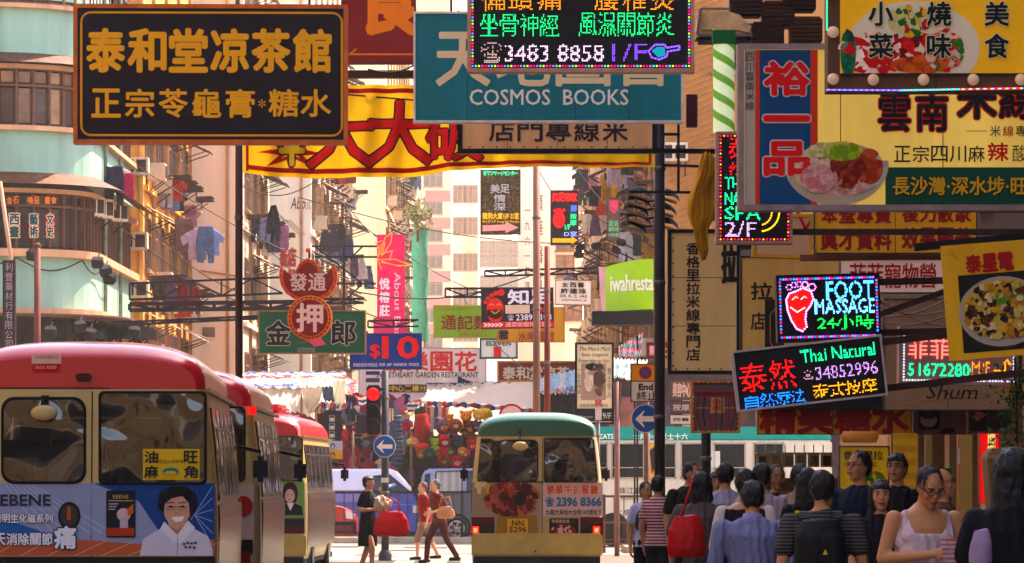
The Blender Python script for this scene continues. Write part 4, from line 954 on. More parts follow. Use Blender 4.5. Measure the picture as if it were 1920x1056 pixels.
# ------------------------------------------------------------------ kerb railings
def railing(label, px0, px1, d, ztop=.0, pitch=.23, H=1.1, z0=.15, c='#2a2428'):
    t = thing('railing', label, 'railing', (X(px0, d), d, z0)); w = X(px1, d) - X(px0, d); m_ = M(c, rough=.5, var=.2)
    MB().bar((0, 0, H), (w, 0, H), .05).build('top_rail', m_, t); MB().bar((0, 0, .1), (w, 0, .1), .04).build('bottom_rail', m_, t)
    n = int(w / pitch); pr = MB().bar((0, 0, .12), (0, 0, H - .02), .022).build('baluster', m_, t)
    for i in range(1, n + 1): o = pr.copy(); col.objects.link(o); o.location = (w * i / (n + 1), 0, 0)
    for k in range(0, int(w / 2) + 1): MB().bar((min(w, k * 2.0), 0, -.1), (min(w, k * 2.0), 0, H + .04), .06).build('post', m_, t)
    return t
railing('long dark kerb railing in front of the blue car', 560, 884, 107.0)
railing('brown railing before the long white and teal bus', 1133, 1262, 96.0, c='#5a4038', H=1.05, z0=.14)
railing('lower brown railing right of the green topped minibus', 1133, 1216, 92.5, c='#6a4c40', H=.55, z0=.1, pitch=.5)
# ------------------------------------------------------------------ big hanging signs
YEL = '#ecb01c'
b = sign('shop_sign', 'huge black sign with gold characters and gold rounded border, top left', 138, 8, 652, 270, 45, '#241a20', '#b06a4c', fw=8, yaw=1.5, th=.2)
b.text('泰和堂凉茶館', 160, 56, 624, 134, YEL, b=.035, gap=.12); b.text('正宗苓龜膏', 168, 168, 482, 220, YEL, b=.022, gap=.16); b.text('糖水', 502, 168, 622, 218, YEL, b=.022, gap=.08); b.text('✽', 484, 186, 498, 202, YEL, gap=None)
b.line(rr_rect(153, 24, 641, 254, 18), 4, '#d8a21c', 2, 'border_line', closed=True); bracket(b, up=1.5)
b = sign('shop_sign', 'dark red sign with one huge orange character behind the teal bookshop sign', 640, -60, 780, 120, 62, '#8c1c28', '#5c3030', fw=3)
b.text('食', 672, -70, 790, 62, '#e08a20', b=.04, gap=None); b.line([(650, 102), (775, 102)], 3, '#d88820', 2, 'border_line'); b.line([(652, 104), (668, 92)], 3, '#d88820', 2, 'border_line'); bracket(b, up=1)
MB().box(X(640, 62), X(1000, 62), 62.3, 62.5, Z(142, 62), Z(128, 62)).build('x', RUST(), None)
tag(col.objects[-1], 'brown steel beam under the dark red sign', 'beam'); col.objects[-1].name = 'steel_beam'
# yellow cloth banner, rippled
db = 58.0
t = thing('banner', 'wide yellow cloth banner with red brush characters slung across the street', 'banner', (X(840, db), db, Z(330, db))); sb = db / F
def ban_off(px, py): return .10 * math.sin(px * .035) * ((py - 150) / 180) + .05 * math.sin(px * .11 + py * .02)
def ban_z(px, f):   # f 0 top .. 1 bottom
    bot = np.interp(px, [455, 500, 620, 780, 840, 960, 1228], [322, 330, 333, 330, 320, 312, 313]); top = np.interp(px, [455, 640, 780, 1228], [165, 158, 158, 225])
    return top + (bot - top) * f
m = MB(); nx, ny = 120, 16
vs = [((x_ - 840) * sb, .12 + ban_off(x_, ban_z(x_, j / ny)), (330 - ban_z(x_, j / ny)) * sb) for j in range(ny + 1) for x_ in [455 + 773 * i / nx for i in range(nx + 1)]]
def strip(j0, j1): return [(j * (nx + 1) + i, j * (nx + 1) + i + 1, (j + 1) * (nx + 1) + i + 1, (j + 1) * (nx + 1) + i) for j in range(j0, j1) for i in range(nx)]
m.add(vs, strip(0, ny), smooth=True); m.build('cloth', M('#f8c028', rough=.7, var=.14, scale=2, bump=.5, trans=.2), t)
m = MB()
hems = [(lambda f: f, .9, .955), (lambda f: f, .04, .09)]
for _, f0, f1 in hems:
    for i in range(nx):
        a, c = 463 + 757 * i / nx, 463 + 757 * (i + 1) / nx
        m.add([((x_ - 840) * sb, .095 + ban_off(x_, ban_z(x_, ff)), (330 - ban_z(x_, ff)) * sb) for x_, ff in ((a, f1), (c, f1), (c, f0), (a, f0))], [(0, 1, 2, 3)], smooth=True)
m.build('red_hem', M('#b8202a', var=.1), t)
class BBoard(Board):
    def pt(s, u, v, l=1): return ((u - 840) * sb, .12 + ban_off(u, v) - .022 - l * .006, (330 - v) * sb)
bb = BBoard(t, 840, 330, sb); bb.sub = 9
for ch, x0, x1, y0, y1 in (('大', 575, 700, 195, 312), ('大', 690, 808, 190, 306), ('破', 800, 905, 205, 300)):
    bb.text(ch, x0, y0, x1, y1, '#d4202c', b=.02, outline=('#1c1a1e', .024), layer=3, gap=None)
star = []
for k in range(16): a = R(22.5 * k); r_ = 66 if k % 2 == 0 else 24; star.append((545 + r_ * math.cos(a), 285 + r_ * .62 * math.sin(a)))
bb.poly(star, '#c4202c', 1, 'starburst'); bb.poly([(545 + (u - 545) * .4, 285 + (v - 285) * .4) for u, v in star], '#e8c048', 2, 'starburst'); bb.text('平', 525, 250, 568, 308, '#e0b838', b=.05, outline=('#1c1a1e', .04), layer=4)
bb.line([(463, 318), (463, 185)], 5, '#b8202a', 1, 'red_hem'); bb.line([(1219, 305), (1219, 235)], 5, '#b8202a', 1, 'red_hem')
m = MB(); m.bar((X(455, db) - t.location.x, .1, 165 * 0 + (330 - 160) * sb), (X(1235, db) - t.location.x, .1, (330 - 225) * sb), .02); m.build('rope', DARK(), t)

b = sign('bookshop_sign', 'teal COSMOS BOOKS sign with cream lettering', 775, 22, 1281, 230, 50, '#0a7c80', '#d8cec0', fw=4, th=.2)
b.text('COSMOS  BOOKS', 881, 168, 1178, 197, '#f8ecd8', b=.01, gap=None)
b.text('天地圖書', 812, 62, 1262, 160, '#fcd8b0', b=.02, gap=.12); bracket(b, up=1.5)
b = sign('led_sign', 'black dot-lamp sign with telephone 3483 8858 above the teal bookshop sign', 876, -30, 1302, 135, 45, '#1d1a1c', '#b08878', fw=7, th=.25)
b.text('偏頭痛 腰椎炎', 897, -18, 1270, 20, '#ff9a20', led=2.9, dot=.44, gap=.16); b.text('坐骨神經', 898, 26, 1048, 68, '#30ff98', led=2.8, gap=.06); b.text('風濕關節炎', 1084, 24, 1264, 68, '#30ff98', led=2.8, gap=.06)
b.text('☎', 902, 80, 942, 120, '#d8b8b0', led=3, gap=None, emit=1.3); b.text('3483 8858', 946, 84, 1132, 116, '#f0d0e8', led=3, dot=.5, gap=None, emit=1.8); b.text('1/F', 1148, 82, 1212, 114, '#7a58ff', led=3, gap=None, emit=3)
b.leds([(1216, 96), (1228, 84), (1246, 84), (1250, 90), (1274, 86), (1274, 93), (1252, 97), (1250, 106), (1236, 112), (1222, 108)], 3, ('#8a68ff', '#6a50ff'), 1.9, closed=True); b.poly([(1222, 96), (1232, 88), (1246, 89), (1248, 104), (1234, 108)], '#2a8a98', 2, 'pointing_hand', emit=.6)
b.leds([(886, -22), (1292, -22), (1292, 124), (886, 124)], 6, ('#ff40a0', '#ffc040', '#40e0a0', '#a060ff', '#ff5030'), 2.0, closed=True); bracket(b, up=1)
b = sign('shop_sign', 'beige cloth sign in a black frame reading 店門專線米 below the teal sign', 858, 200, 1232, 288, 54, '#e0b088', '#19171a', fw=9, th=.12)
b.text('店門專線米', 914, 226, 1180, 265, '#3c2a2c', b=.022, gap=.14, outline=('#d0ac8c', .03))
for i in range(14): b.disc(880 + i * 25.5, 276, 1.5, 1.5, '#2a2020', 2, 'eyelet')
b = sign('noodle_sign', 'long yellow and blue noodle shop lightbox with 裕一品 and a bowl print', 1384, 82, 1960, 395, 32, '#d8b878', '#8a7874', fw=11, th=.2, emit=.25, yaw=0)
b.rect(1396, 94, 1418, 384, '#b4a494', 1); b.rect(1416, 94, 1424, 384, '#c8502c', 1.5); b.rect(1424, 94, 1522, 384, '#1d4f78', 1.5); b.rect(1520, 94, 1533, 384, '#c8502c', 1.8)
b.text('四川雲南米線', 1398, 98, 1414, 208, '#3c3034', v=True, layer=3); b.text('裕一品', 1434, 110, 1516, 335, '#d01c34', b=.045, v=True, outline=('#d8c4bc', .035), layer=4, gap=.2)
b.rect(1660, 314, 1950, 384, '#16503c', 1.6); b.text('正宗四川麻', 1674, 274, 1848, 304, '#2c2826', layer=3, b=.008); b.text('辣', 1852, 268, 1890, 302, '#c41c24', layer=3, b=.02); b.text('酸', 1898, 272, 1925, 304, '#2c2826', layer=3)
b.text('長沙灣·深水埗·旺', 1674, 332, 1925, 366, '#c8a04c', b=.02, outline=('#201c18', .03), layer=4, gap=.08)
b.text('雲南', 1642, 176, 1782, 246, '#201c1e', b=.018, outline=('#b8222a', .035), layer=4, gap=.18); b.text('米線', 1792, 150, 1950, 222, '#201c1e', b=.022, outline=('#b8222a', .035), layer=4, gap=.1)
b.line([(1812, 246), (1850, 246)], 1.2, '#3c3034', 3); b.text('米', 1856, 236, 1876, 256, '#22584c', layer=3, b=.01); b.text('線', 1880, 236, 1900, 256, '#b01c24', layer=3, b=.01); b.text('專', 1904, 236, 1924, 256, '#3c3034', layer=3, b=.01)
b.disc(1568, 308, 98, 78, '#b4a48c', 2.2, 'bowl_print', a0=175, a1=365); b.disc(1572, 318, 88, 52, '#d0c0a4', 2.4, 'bowl_print')
b.blobs(1572, 318, 84, 48, ['#c89c90', '#b88478', '#d8c0a0', '#c8a4a0'], 110, 11, 3, seed=3); b.blobs(1590, 315, 34, 38, ['#7a2a24', '#8c3c30', '#a04c38'], 55, 9, 5, seed=4); b.blobs(1540, 282, 24, 14, ['#d0c4a0', '#b8b070'], 22, 9, 6, seed=8); b.blobs(1580, 284, 36, 18, ['#7a9030', '#98a848', '#c0b468'], 40, 9, 6.5, seed=5); b.blobs(1630, 312, 24, 32, ['#a04438', '#b85c48'], 40, 10, 5, seed=6); b.blobs(1535, 335, 34, 26, ['#c8908c', '#d0a498', '#c07c78'], 50, 10, 6, seed=7)
bracket(b, to_x=5.2, n=3)
b = sign('restaurant_sign', 'topmost right yellow sign with salad plate print and globe bulbs round its edge', 1550, -40, 1960, 172, 27, '#6a4a38', None, th=.3)
b.rect(1575, -40, 1960, 140, '#d0a018', 1, emit=.15); b.disc(1712, 90, 125, 88, '#c4b4a0', 2, 'plate_print', a0=-35, a1=215, emit=.1)
for a_, q_ in ((1710, ['#8a2420', '#a83428', '#6a1c1c', '#c05030', '#b8342c']), (1640, ['#b02c34', '#d8b0a8', '#a82830', '#e0c8b8']), (1590, ['#1f5440', '#2c6a4a', '#183c30'])):
    b.blobs(a_, 100, 70 if a_ > 1600 else 14, 38 if a_ > 1600 else 45, q_, 60, 12, 3, seed=a_, emit=.1)
b.blobs(1730, 122, 60, 16, ['#c86c28', '#b85820', '#a84420'], 30, 14, 4, seed=11); b.blobs(1770, 95, 36, 40, ['#c83830', '#e0b0a0', '#4a7838', '#d87868'], 50, 9, 4, seed=12); b.blobs(1706, 40, 40, 30, ['#d8c890', '#3c6a38', '#b83028', '#d8b060'], 50, 8, 4, seed=13)
b.rect(1575, 138, 1960, 143, '#3c2c28', 5.5)
for s_, x_, y_ in (('小', 1629, 5), ('菜', 1629, 65), ('燒', 1738, 5), ('味', 1738, 65), ('美', 1846, 5), ('食', 1846, 65)): b.text(s_, x_, y_, x_ + 44, y_ + 44, '#16282c', b=.025, outline=('#e0d0a8', .04), layer=7)
for x_, y_ in ((1561, 62), (1561, 150), (1636, 151), (1730, 151), (1823, 151), (1912, 151), (1561, -10)):
    m = MB(); m.ell(b.pt(x_, y_, 14), 11 * b.sc, 14, 10); m.build('globe_bulb', M('#c8a890', rough=.15, emit=.15, var=.05), b.root)
b.leds([(1550, 169), (1690, 170)], 3.4, ('#7a60ff', '#a080ff', '#5060ff'), 1.8, layer=4, emit=3); b.leds([(1690, 170), (1800, 168)], 3.4, ('#40e0c0', '#60ffd0', '#ff80c0'), 1.8, layer=4, emit=3); b.leds([(1800, 168), (1920, 166)], 3.4, ('#ff6040', '#ffb040', '#80a0ff', '#ff4080'), 1.8, layer=4, emit=3); b.leds([(1550, -5), (1550, 60)], 4, ('#40e0a0',), 1.8, layer=4)
bracket(b, to_x=5.2)
b = sign('led_sign', 'narrow upright dot-lamp sign ending in 2/F below the green striped column', 1343, 247, 1486, 457, 36, '#2a1a20', '#a07a70', fw=5, th=.22)
b.text('泰', 1366, 256, 1400, 300, '#ff3050', led=3, gap=None); b.text('然', 1366, 304, 1400, 330, '#ff3050', led=3, gap=None)
for i, s_ in enumerate(('TH', 'NA', 'SPA')): b.text(s_, 1360, 332 + i * 28, 1386 + (i == 2) * 40, 356 + i * 28, '#30e8a0', led=2.9, dot=.5, gap=None)
b.text('2/F', 1358, 416, 1418, 444, '#e0c0ff', led=2.7, dot=.46, gap=None, emit=2); b.leds([(1425 + 36 * math.cos(R(a)), 398 + 36 * math.sin(R(a))) for a in range(-20, 100, 12)], 3, ('#ffc030',), 1.9); b.leds([(1425 + 22 * math.cos(R(a)), 398 + 24 * math.sin(R(a))) for a in range(-20, 100, 12)], 3, ('#ffc030',), 1.9)
b.leds([(1351, 255), (1478, 255), (1478, 449), (1351, 449)], 6.5, ('#ff4040', '#ffb030', '#ff3080'), 1.8, closed=True); bracket(b, to_x=5.2)
# striped column
t = thing('striped_column', 'green and white candy striped light column beside the noodle shop sign', 'column', (X(1358, 38), 38, Z(247, 38))); s_ = 38 / F
m = MB(); m.lathe((0, .1, 0), [(20 * s_, 0), (20 * s_, 165 * s_)], 20); m.build('tube', M('#dce4c0', rough=.4, emit=.3, var=.1), t)
for k in range(5):
    m = MB(); n = 10; z0 = (5 + k * 38) * s_
    vs = []; 
    for i in range(n + 1):
        a = R(180 + 180 * i / n); vs += [((20 * s_ + .004) * math.cos(a), .1 + (20 * s_ + .004) * math.sin(a), z0 + (n - i) / n * 36 * s_ - 8 * s_ + h) for h in (0, 15 * s_)]
    m.add(vs, [(2 * i, 2 * i + 2, 2 * i + 3, 2 * i + 1) for i in range(n)], smooth=True); m.build('stripe', M('#7ca45c', emit=.2, var=.1), t)
MB().box(-.1, .1, 0, .2, 165 * s_, 190 * s_).build('cap', M('#1c6a40'), t)
b = sign('shop_sign', 'yellow sign with two rows of dark red characters under the noodle shop sign', 1526, 380, 1832, 476, 40, '#e0a428', '#3c2c28', fw=2)
b.text('本堂專賣', 1538, 392, 1672, 418, '#982028', b=.035, layer=2); b.text('後力散家', 1690, 390, 1822, 416, '#982028', b=.035); b.text('眞才實料', 1538, 430, 1672, 468, '#982028', b=.035, gap=.1); b.text('效果顯著', 1690, 428, 1822, 466, '#982028', b=.035, gap=.1); bracket(b, to_x=5.2)
b = sign('pet_shop_sign', 'pale pink sign with red characters for a pet shop behind the foot massage sign', 1574, 486, 1776, 550, 41, '#f0ccc0', '#705048', fw=2, emit=.1)
b.text('菲菲寵物營', 1592, 494, 1756, 540, '#c02c48', b=.012, gap=.08); b.rect(1762, 524, 1776, 532, '#c02030', 2); bracket(b, to_x=5.2)
b = sign('foot_massage_sign', 'black dot-lamp FOOT MASSAGE sign with a smiling red foot outlined in lamps', 1458, 514, 1652, 640, 33, '#0d0b16', '#1a1618', fw=4, th=.2, roll=-1.5)
b.text('FOOT', 1552, 528, 1640, 562, '#68a8ff', led=2.7, dot=.62, gap=None, b=.02, emit=4.2); b.text('MASSAGE', 1530, 562, 1642, 588, '#78b0ff', led=2.5, dot=.62, gap=None, emit=4.2); b.text('24小時', 1534, 592, 1638, 618, '#50ff80', led=2.5, dot=.55, gap=.04, emit=3)
foot = [(1494, 545), (1508, 539), (1523, 546), (1527, 560), (1521, 573), (1513, 583), (1511, 598), (1513, 612), (1505, 620), (1494, 615), (1485, 600), (1478, 580), (1476, 560), (1482, 549)]
b.poly(foot, '#e02040', 2, 'foot_emblem', emit=1.0); b.leds(foot, 4, ('#ffb0ff', '#d0a0ff'), 2.1, layer=4, closed=True, emit=3.5)
for cx_, cy_, r_ in ((1482, 537, 5), (1491, 533, 5), (1501, 532, 5), (1512, 533, 6), (1525, 538, 7)): b.leds([(cx_ + r_ * math.cos(R(a)), cy_ + r_ * math.sin(R(a))) for a in range(0, 360, 60)], 3, ('#c080ff', '#ffa0e0'), 1.6, closed=True, layer=4, emit=3)
for ex in (1494, 1510): b.leds([(ex - 6, 560), (ex, 555), (ex + 6, 559)], 2.5, ('#ffd0d0',), 1.3, layer=5)
b.leds([(1484, 575), (1496, 584), (1512, 575)], 2.5, ('#ffffff',), 1.3, layer=5)
b.leds([(1466, 522), (1645, 522)], 5, ('#4060ff', '#5080ff', '#c060ff', '#ff4060'), 2.3, emit=4); b.leds([(1466, 631), (1645, 631)], 5, ('#4060ff', '#ff3050', '#5080ff', '#c060ff'), 2.3, emit=4); b.leds([(1465, 528), (1465, 628)], 6, ('#ff4060', '#5070ff', '#5070ff'), 2.3, emit=4); b.leds([(1646, 528), (1646, 628)], 6, ('#5070ff', '#ff4060', '#5070ff'), 2.3, emit=4)
bracket(b, to_x=5.2)
b = sign('led_sign', 'tilted black dot-lamp Thai Natural sign in a pale frame, 34852996', 1383, 642, 1666, 757, 31, '#17151a', '#a89898', fw=4, th=.18, roll=-6.5)
b.text('泰然', 1390, 668, 1500, 722, '#ff2c50', led=3.4, dot=.5, gap=.08); b.text('Thai Natural', 1512, 656, 1652, 680, '#30e89c', led=2.7, dot=.55, gap=None); b.text('☎', 1510, 690, 1532, 712, '#d8b0c0', led=2.6, gap=None, emit=1.4); b.text('34852996', 1536, 690, 1652, 714, '#c8a0e0', led=2.6, dot=.5, gap=None, emit=1.8)
b.text('自然療法', 1396, 728, 1512, 752, '#4878ff', led=2.6, dot=.52, gap=.05, emit=3.4); b.text('泰式按摩', 1526, 722, 1648, 748, '#ffa820', led=2.6, dot=.5, gap=.05); bracket(b, to_x=5.2)
b = sign('led_sign', 'grey pink dot-lamp sign 菲菲 51672280 with blue white lamps round it', 1685, 612, 1908, 722, 34, '#b08480', '#a88480', fw=5, th=.2, roll=.8)
b.text('菲菲寵', 1700, 636, 1822, 674, '#ff8078', gap=.1, emit=1.5); b.text('51672280', 1702, 682, 1818, 706, '#40f0a0', led=2.6, dot=.6, gap=None, emit=2.8); b.text('M/F', 1822, 678, 1856, 702, '#ffa020', led=2.6, gap=None); b.leds([(1864, 694), (1884, 694), (1884, 682), (1894, 682), (1888, 674), (1880, 682)], 3, ('#ffa020',), 1.6)
b.leds([(1694, 620), (1900, 620), (1900, 714), (1694, 714)], 5.5, ('#f0e4ff', '#a8d8e8', '#e0d0ff', '#a0d8d0'), 2.0, closed=True, emit=1.8); bracket(b, to_x=5.2)
b = sign('bowl_sign', 'tilted yellow sign with a big bowl of soup hanging from a dark bar', 1778, 452, 1960, 672, 28, '#e8b820', None, th=.03, roll=-4.5, var=.15)
b.text('泰星電', 1824, 476, 1915, 508, '#a83020', b=.045, gap=.1, layer=2); b.rect(1808, 512, 1960, 658, '#2c2824', 1); b.disc(1886, 585, 82, 66, '#a89c90', 2, 'bowl_print'); b.disc(1886, 580, 74, 56, '#c4a468', 3, 'bowl_print')
b.blobs(1886, 582, 74, 54, ['#d0a860', '#c8b078', '#6a4028', '#d8c89c', '#3a2a20', '#b08040'], 230, 7, 4, seed=21); b.blobs(1900, 560, 30, 14, ['#4a7830', '#5c8c3c'], 18, 5, 6, seed=22)
for k in range(5): b.line([(1790 + 4 * k, 470 + 2 * k), (1800 + 3 * k, 462 + 5 * k)], 1, '#c07820', 2)
m = MB(); m.bar((-b.w * .75, .05, b.h), (b.w * .8, .05, b.h + .02), .05); m.build('hanging_bar', DARK(), b.root); bracket(b, to_x=5.2, n=1)
b = sign('vertical_sign', 'tall ochre cloth sign with a single column 香格里拉米線專門店', 1252, 430, 1388, 702, 48, '#f0c894', '#191a1e', fw=7, th=.12)
b.text('香格里拉米線專門店', 1287, 454, 1312, 678, '#2c2426', b=.02, v=True, gap=.12); b.text('拉', 1354, 458, 1380, 530, '#2c2426', b=.03, gap=None)
for i in range(11):
    b.disc(1262, 446 + i * 24, 1.6, 1.6, '#241c1c', 2, 'eyelet'); 
    if i < 6: b.disc(1268 + i * 21, 692, 1.6, 1.6, '#241c1c', 2, 'eyelet')
bracket(b, to_x=5.2, n=3)
b = sign('shop_sign', 'ochre board with 拉 and 店 half hidden behind the FOOT MASSAGE sign', 1388, 480, 1580, 700, 46, '#dcb078', '#2a2226', fw=3)
b.text('拉', 1408, 530, 1448, 562, '#2c2426', b=.02); b.text('店', 1408, 586, 1434, 618, '#2c2426', b=.015); b.rect(1434, 562, 1470, 690, '#2a2426', 2); b.line([(1462, 690), (1444, 640), (1444, 590), (1462, 568)], 2, '#a87840', 3); bracket(b, to_x=5.2)
b = sign('shop_board', 'dark brown painted board with swirling script under the 51672280 sign', 1656, 560, 1900, 770, 43, '#8a6c58', '#4c3c34', fw=2, emit=.05)
b.text('Shum', 1735, 722, 1830, 748, '#241e1c', gap=None, shear=.3); b.line([(1700, 756), (1760, 745), (1850, 742), (1885, 724)], 5, '#9a7c60', 2); bracket(b, to_x=5.2)
for i, (y0, y1, x0, x1) in enumerate(((595, 545, 1650, 1800), (560, 612, 1650, 1790), (600, 590, 1640, 1780), (575, 578, 1650, 1790))):
    t = thing('cable', 'slack grey cable under the pet shop sign, ' + ('crossing upward', 'crossing downward', 'second lowest', 'nearly level one')[i], 'cable', W(x0, y0, 37), group='slack cables under the pet shop sign')
    MB().tube([Vector(W(x0 + (x1 - x0) * k / 8, y0 + (y1 - y0) * k / 8 + 14 * math.sin(math.pi * k / 8), 37)) - t.location for k in range(9)], .008, 5).build('wire', M('#8a7068'), t)
t = thing('cross_arm', 'rusty diagonal steel arm crossing behind the FOOT MASSAGE sign', 'steel arm', W(1650, 590, 36.5)); MB().bar((0, 0, 0), Vector(W(1790, 540, 36.5)) - t.location, .05).build('arm', RUST(), t)
t = thing('cross_arm', 'long rusty steel beam right above the pet shop sign', 'steel arm', W(1500, 484, 40.5)); MB().bar((0, 0, 0), Vector(W(1790, 480, 40.5)) - t.location, .06).build('arm', M('#7a5040', var=.3), t)
b = sign('light_box', 'small cream lightbox with red stroke below the narrow 2/F sign', 1410, 400, 1522, 484, 44, '#c8a080', '#c08c30', fw=6, roll=2); b.line([(1490, 392), (1508, 428), (1520, 410)], 6, '#b02820', 2)
# yellow folded banner end
def cloth(name, label, cat, pts_l, pts_r, d, c, amp=.12, fr=3.0):
    n = len(pts_l) * 4; m = MB(); mid = W(pts_l[0][0], pts_l[0][1], d); vs = []
    ys = np.linspace(0, 1, n)
    L_ = [(np.interp(t_, np.linspace(0, 1, len(pts_l)), [p[0] for p in pts_l]), np.interp(t_, np.linspace(0, 1, len(pts_l)), [p[1] for p in pts_l])) for t_ in ys]
    R_ = [(np.interp(t_, np.linspace(0, 1, len(pts_r)), [p[0] for p in pts_r]), np.interp(t_, np.linspace(0, 1, len(pts_r)), [p[1] for p in pts_r])) for t_ in ys]
    k = 9
    for i in range(n):
        for j in range(k + 1):
            u = L_[i][0] + (R_[i][0] - L_[i][0]) * j / k; v = L_[i][1] + (R_[i][1] - L_[i][1]) * j / k
            p = W(u, v, d) - mid; p.y += amp * math.sin(j * fr / k * 3.14 + i * .2); vs.append(p)
    m.add(vs, [(i * (k + 1) + j, i * (k + 1) + j + 1, (i + 1) * (k + 1) + j + 1, (i + 1) * (k + 1) + j) for i in range(n - 1) for j in range(k)], smooth=True)
    o = m.build(name, M(c, rough=.75, var=.15, bump=.4, trans=.3), None); o.location = mid; return tag(o, label, cat)
cloth('rolled_banner', 'rolled ochre banner hanging limp left of the narrow 2/F sign', 'banner', [(1318, 285), (1306, 330), (1291, 372), (1289, 400), (1299, 432), (1304, 462), (1316, 490)], [(1336, 288), (1344, 318), (1334, 352), (1342, 398), (1328, 432), (1330, 470), (1324, 486)], 46, '#c89c50', .2, 5)
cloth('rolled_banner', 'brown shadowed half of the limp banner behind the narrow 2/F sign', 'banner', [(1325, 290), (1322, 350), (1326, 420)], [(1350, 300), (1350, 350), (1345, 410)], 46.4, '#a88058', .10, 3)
# canvas covered lamp box top
t = thing('wrapped_light', 'metal-framed light wrapped in stained cream canvas at the top right', 'light', W(1358, 75, 42)); s_ = 42 / F
m = MB(); m.box(-52 * s_, 56 * s_, 0, .5, 0, 12 * s_); m.build('tray', M('#2c2c34', var=.2), t, bevel=.03)
m = MB(); m.prism([(p[0] * s_, p[1] * s_) for p in ((-52, 12), (-48, 56), (0, 58), (30, 48), (56, 20), (50, 6), (20, 12))], .02, .48); m.build('canvas', M('#e0bc94', rough=.8, var=.3, bump=.8), t, bevel=.05)
m = MB(); m.bar((-50 * s_, -.02, 8 * s_), (-44 * s_, -.02, 58 * s_), .03); m.bar((-44 * s_, -.02, 58 * s_), (10 * s_, -.02, 58 * s_), .02); m.bar((-50 * s_, -.02, 8 * s_), (52 * s_, -.02, 8 * s_), .02); m.build('frame', STEEL(), t)
# sooty machinery behind it: condenser with fins
for i, (px, py) in enumerate(((1400, 0), (1460, 20), (1500, -10), (1440, 60), (1512, 50))):
    t = thing('condenser', ['rusty condenser box', 'ribbed round vent drum', 'dark condenser box', 'ribbed vent duct', 'brown switch box'][i] + ' in the dark gap left of the salad plate sign', 'machinery', W(px, py + 30, 43))
    m = MB(); m.box(-.16, .16, 0, .3, 0, .26); m.build('casing', M(['#3c2c28', '#5c3c28', '#2c2428', '#4a3430', '#6a4a34'][i], var=.4), t, bevel=.02)
    m = MB(); [m.box(-.15, .15, -.02, 0, .02 + k * .04, .035 + k * .04) for k in range(6)]; m.build('fin', RUST(), t)

# ------------------------------------------------------------------ street furniture
GRY = '#6b5450'
def pole(px, d, y1, r, label, c=GRY, name='street_pole'):
    t = thing(name, label, 'pole', (X(px, d), d, 0)); h = Z(y1, d)
    MB().tube([(0, 0, 0), (0, 0, h)], r, 14, r2=r * .92).build('shaft', M(c, rough=.5, var=.3, scale=3, streak=.3), t)
    MB().lathe((0, 0, 0), [(r * 1.7, 0), (r * 1.7, .12), (r * 1.1, .2)], 14).build('base', M(c), t)
    for z in (h * .35, h * .62, h * .85): MB().lathe((0, 0, z), [(r * 1.02, 0), (r * 1.12, .01), (r * 1.12, .05), (r * 1.02, .06)], 14).build('clamp', STEEL(), t)
    return t, h
pole(448, 54, -30, .048, 'tall brown pole rising from behind the nearest minibus, left of the yellow banner', '#5c4440')
pole(1237, 60, 180, .078, 'thick dark pole in front of the End sign on the right', '#332c34')
pole(1006, 88, 300, .075, 'tall brown pole passing the foot sign in the middle', '#8a6456')
pole(1026, 90, 462, .065, 'shorter rusty round topped pole just right of the tall middle pole', '#7c3c30')
pole(1324, 62, 715, .075, 'dark pole among the crowd below the lit poster case', '#2a262c')
t, h = pole(722, 84, 696, .075, 'grey signal pole with traffic light and blue arrow', '#4c4a50', 'signal_pole')
MB().box(-.075, .075, -.09, -.08, Z(905, 84), Z(896, 84)).build('sticker', M('#b8b0a8'), t)
# traffic light
ts = thing('traffic_light', 'traffic light showing a glowing red amber lamp on the signal pole', 'traffic light', (X(700, 83.8), 83.8, Z(815, 83.8))); s_ = 83.8 / F
MB().box(-13 * s_, 13 * s_, 0, .2, 0, 93 * s_).build('housing', M('#18181c', rough=.45), ts, bevel=.03)
for i, (cy, r_) in enumerate(((739, 12), (768, 11), (796, 12))):
    z = (815 - cy) * s_; m = MB(); m.lathe((0, -.02, z), [(0, 0), (r_ * s_ * .85, 0)], 24, axis='Y')
    o = m.build('lens', M('#ff4a18', emit=1.4, var=0) if i == 0 else M('#1c2224', rough=.15), ts)
    m = MB(); n = 14; vs = []
    for k in range(n + 1):
        a = R(-10 + 200 * k / n); vs += [(r_ * s_ * math.cos(a), .0, z + r_ * s_ * math.sin(a)), (r_ * s_ * math.cos(a), -.2, z - .02 + r_ * s_ * math.sin(a))]
    m.add(vs, [(2 * k, 2 * k + 2, 2 * k + 3, 2 * k + 1) for k in range(n)], smooth=True); m.build('visor', M('#141418', rough=.4), ts)
    if i == 0: m = MB(); m.lathe((0, -.021, z), [(r_ * s_ * .85, 0), (r_ * s_ * 1.02, -.01)], 24, axis='Y'); m.build('lens_rim', LED('#e02018', 1.6), ts)
MB().bar((13 * s_, .1, 85 * s_), (20 * s_, .2, 85 * s_), .05).build('bracket', DARK(), ts)
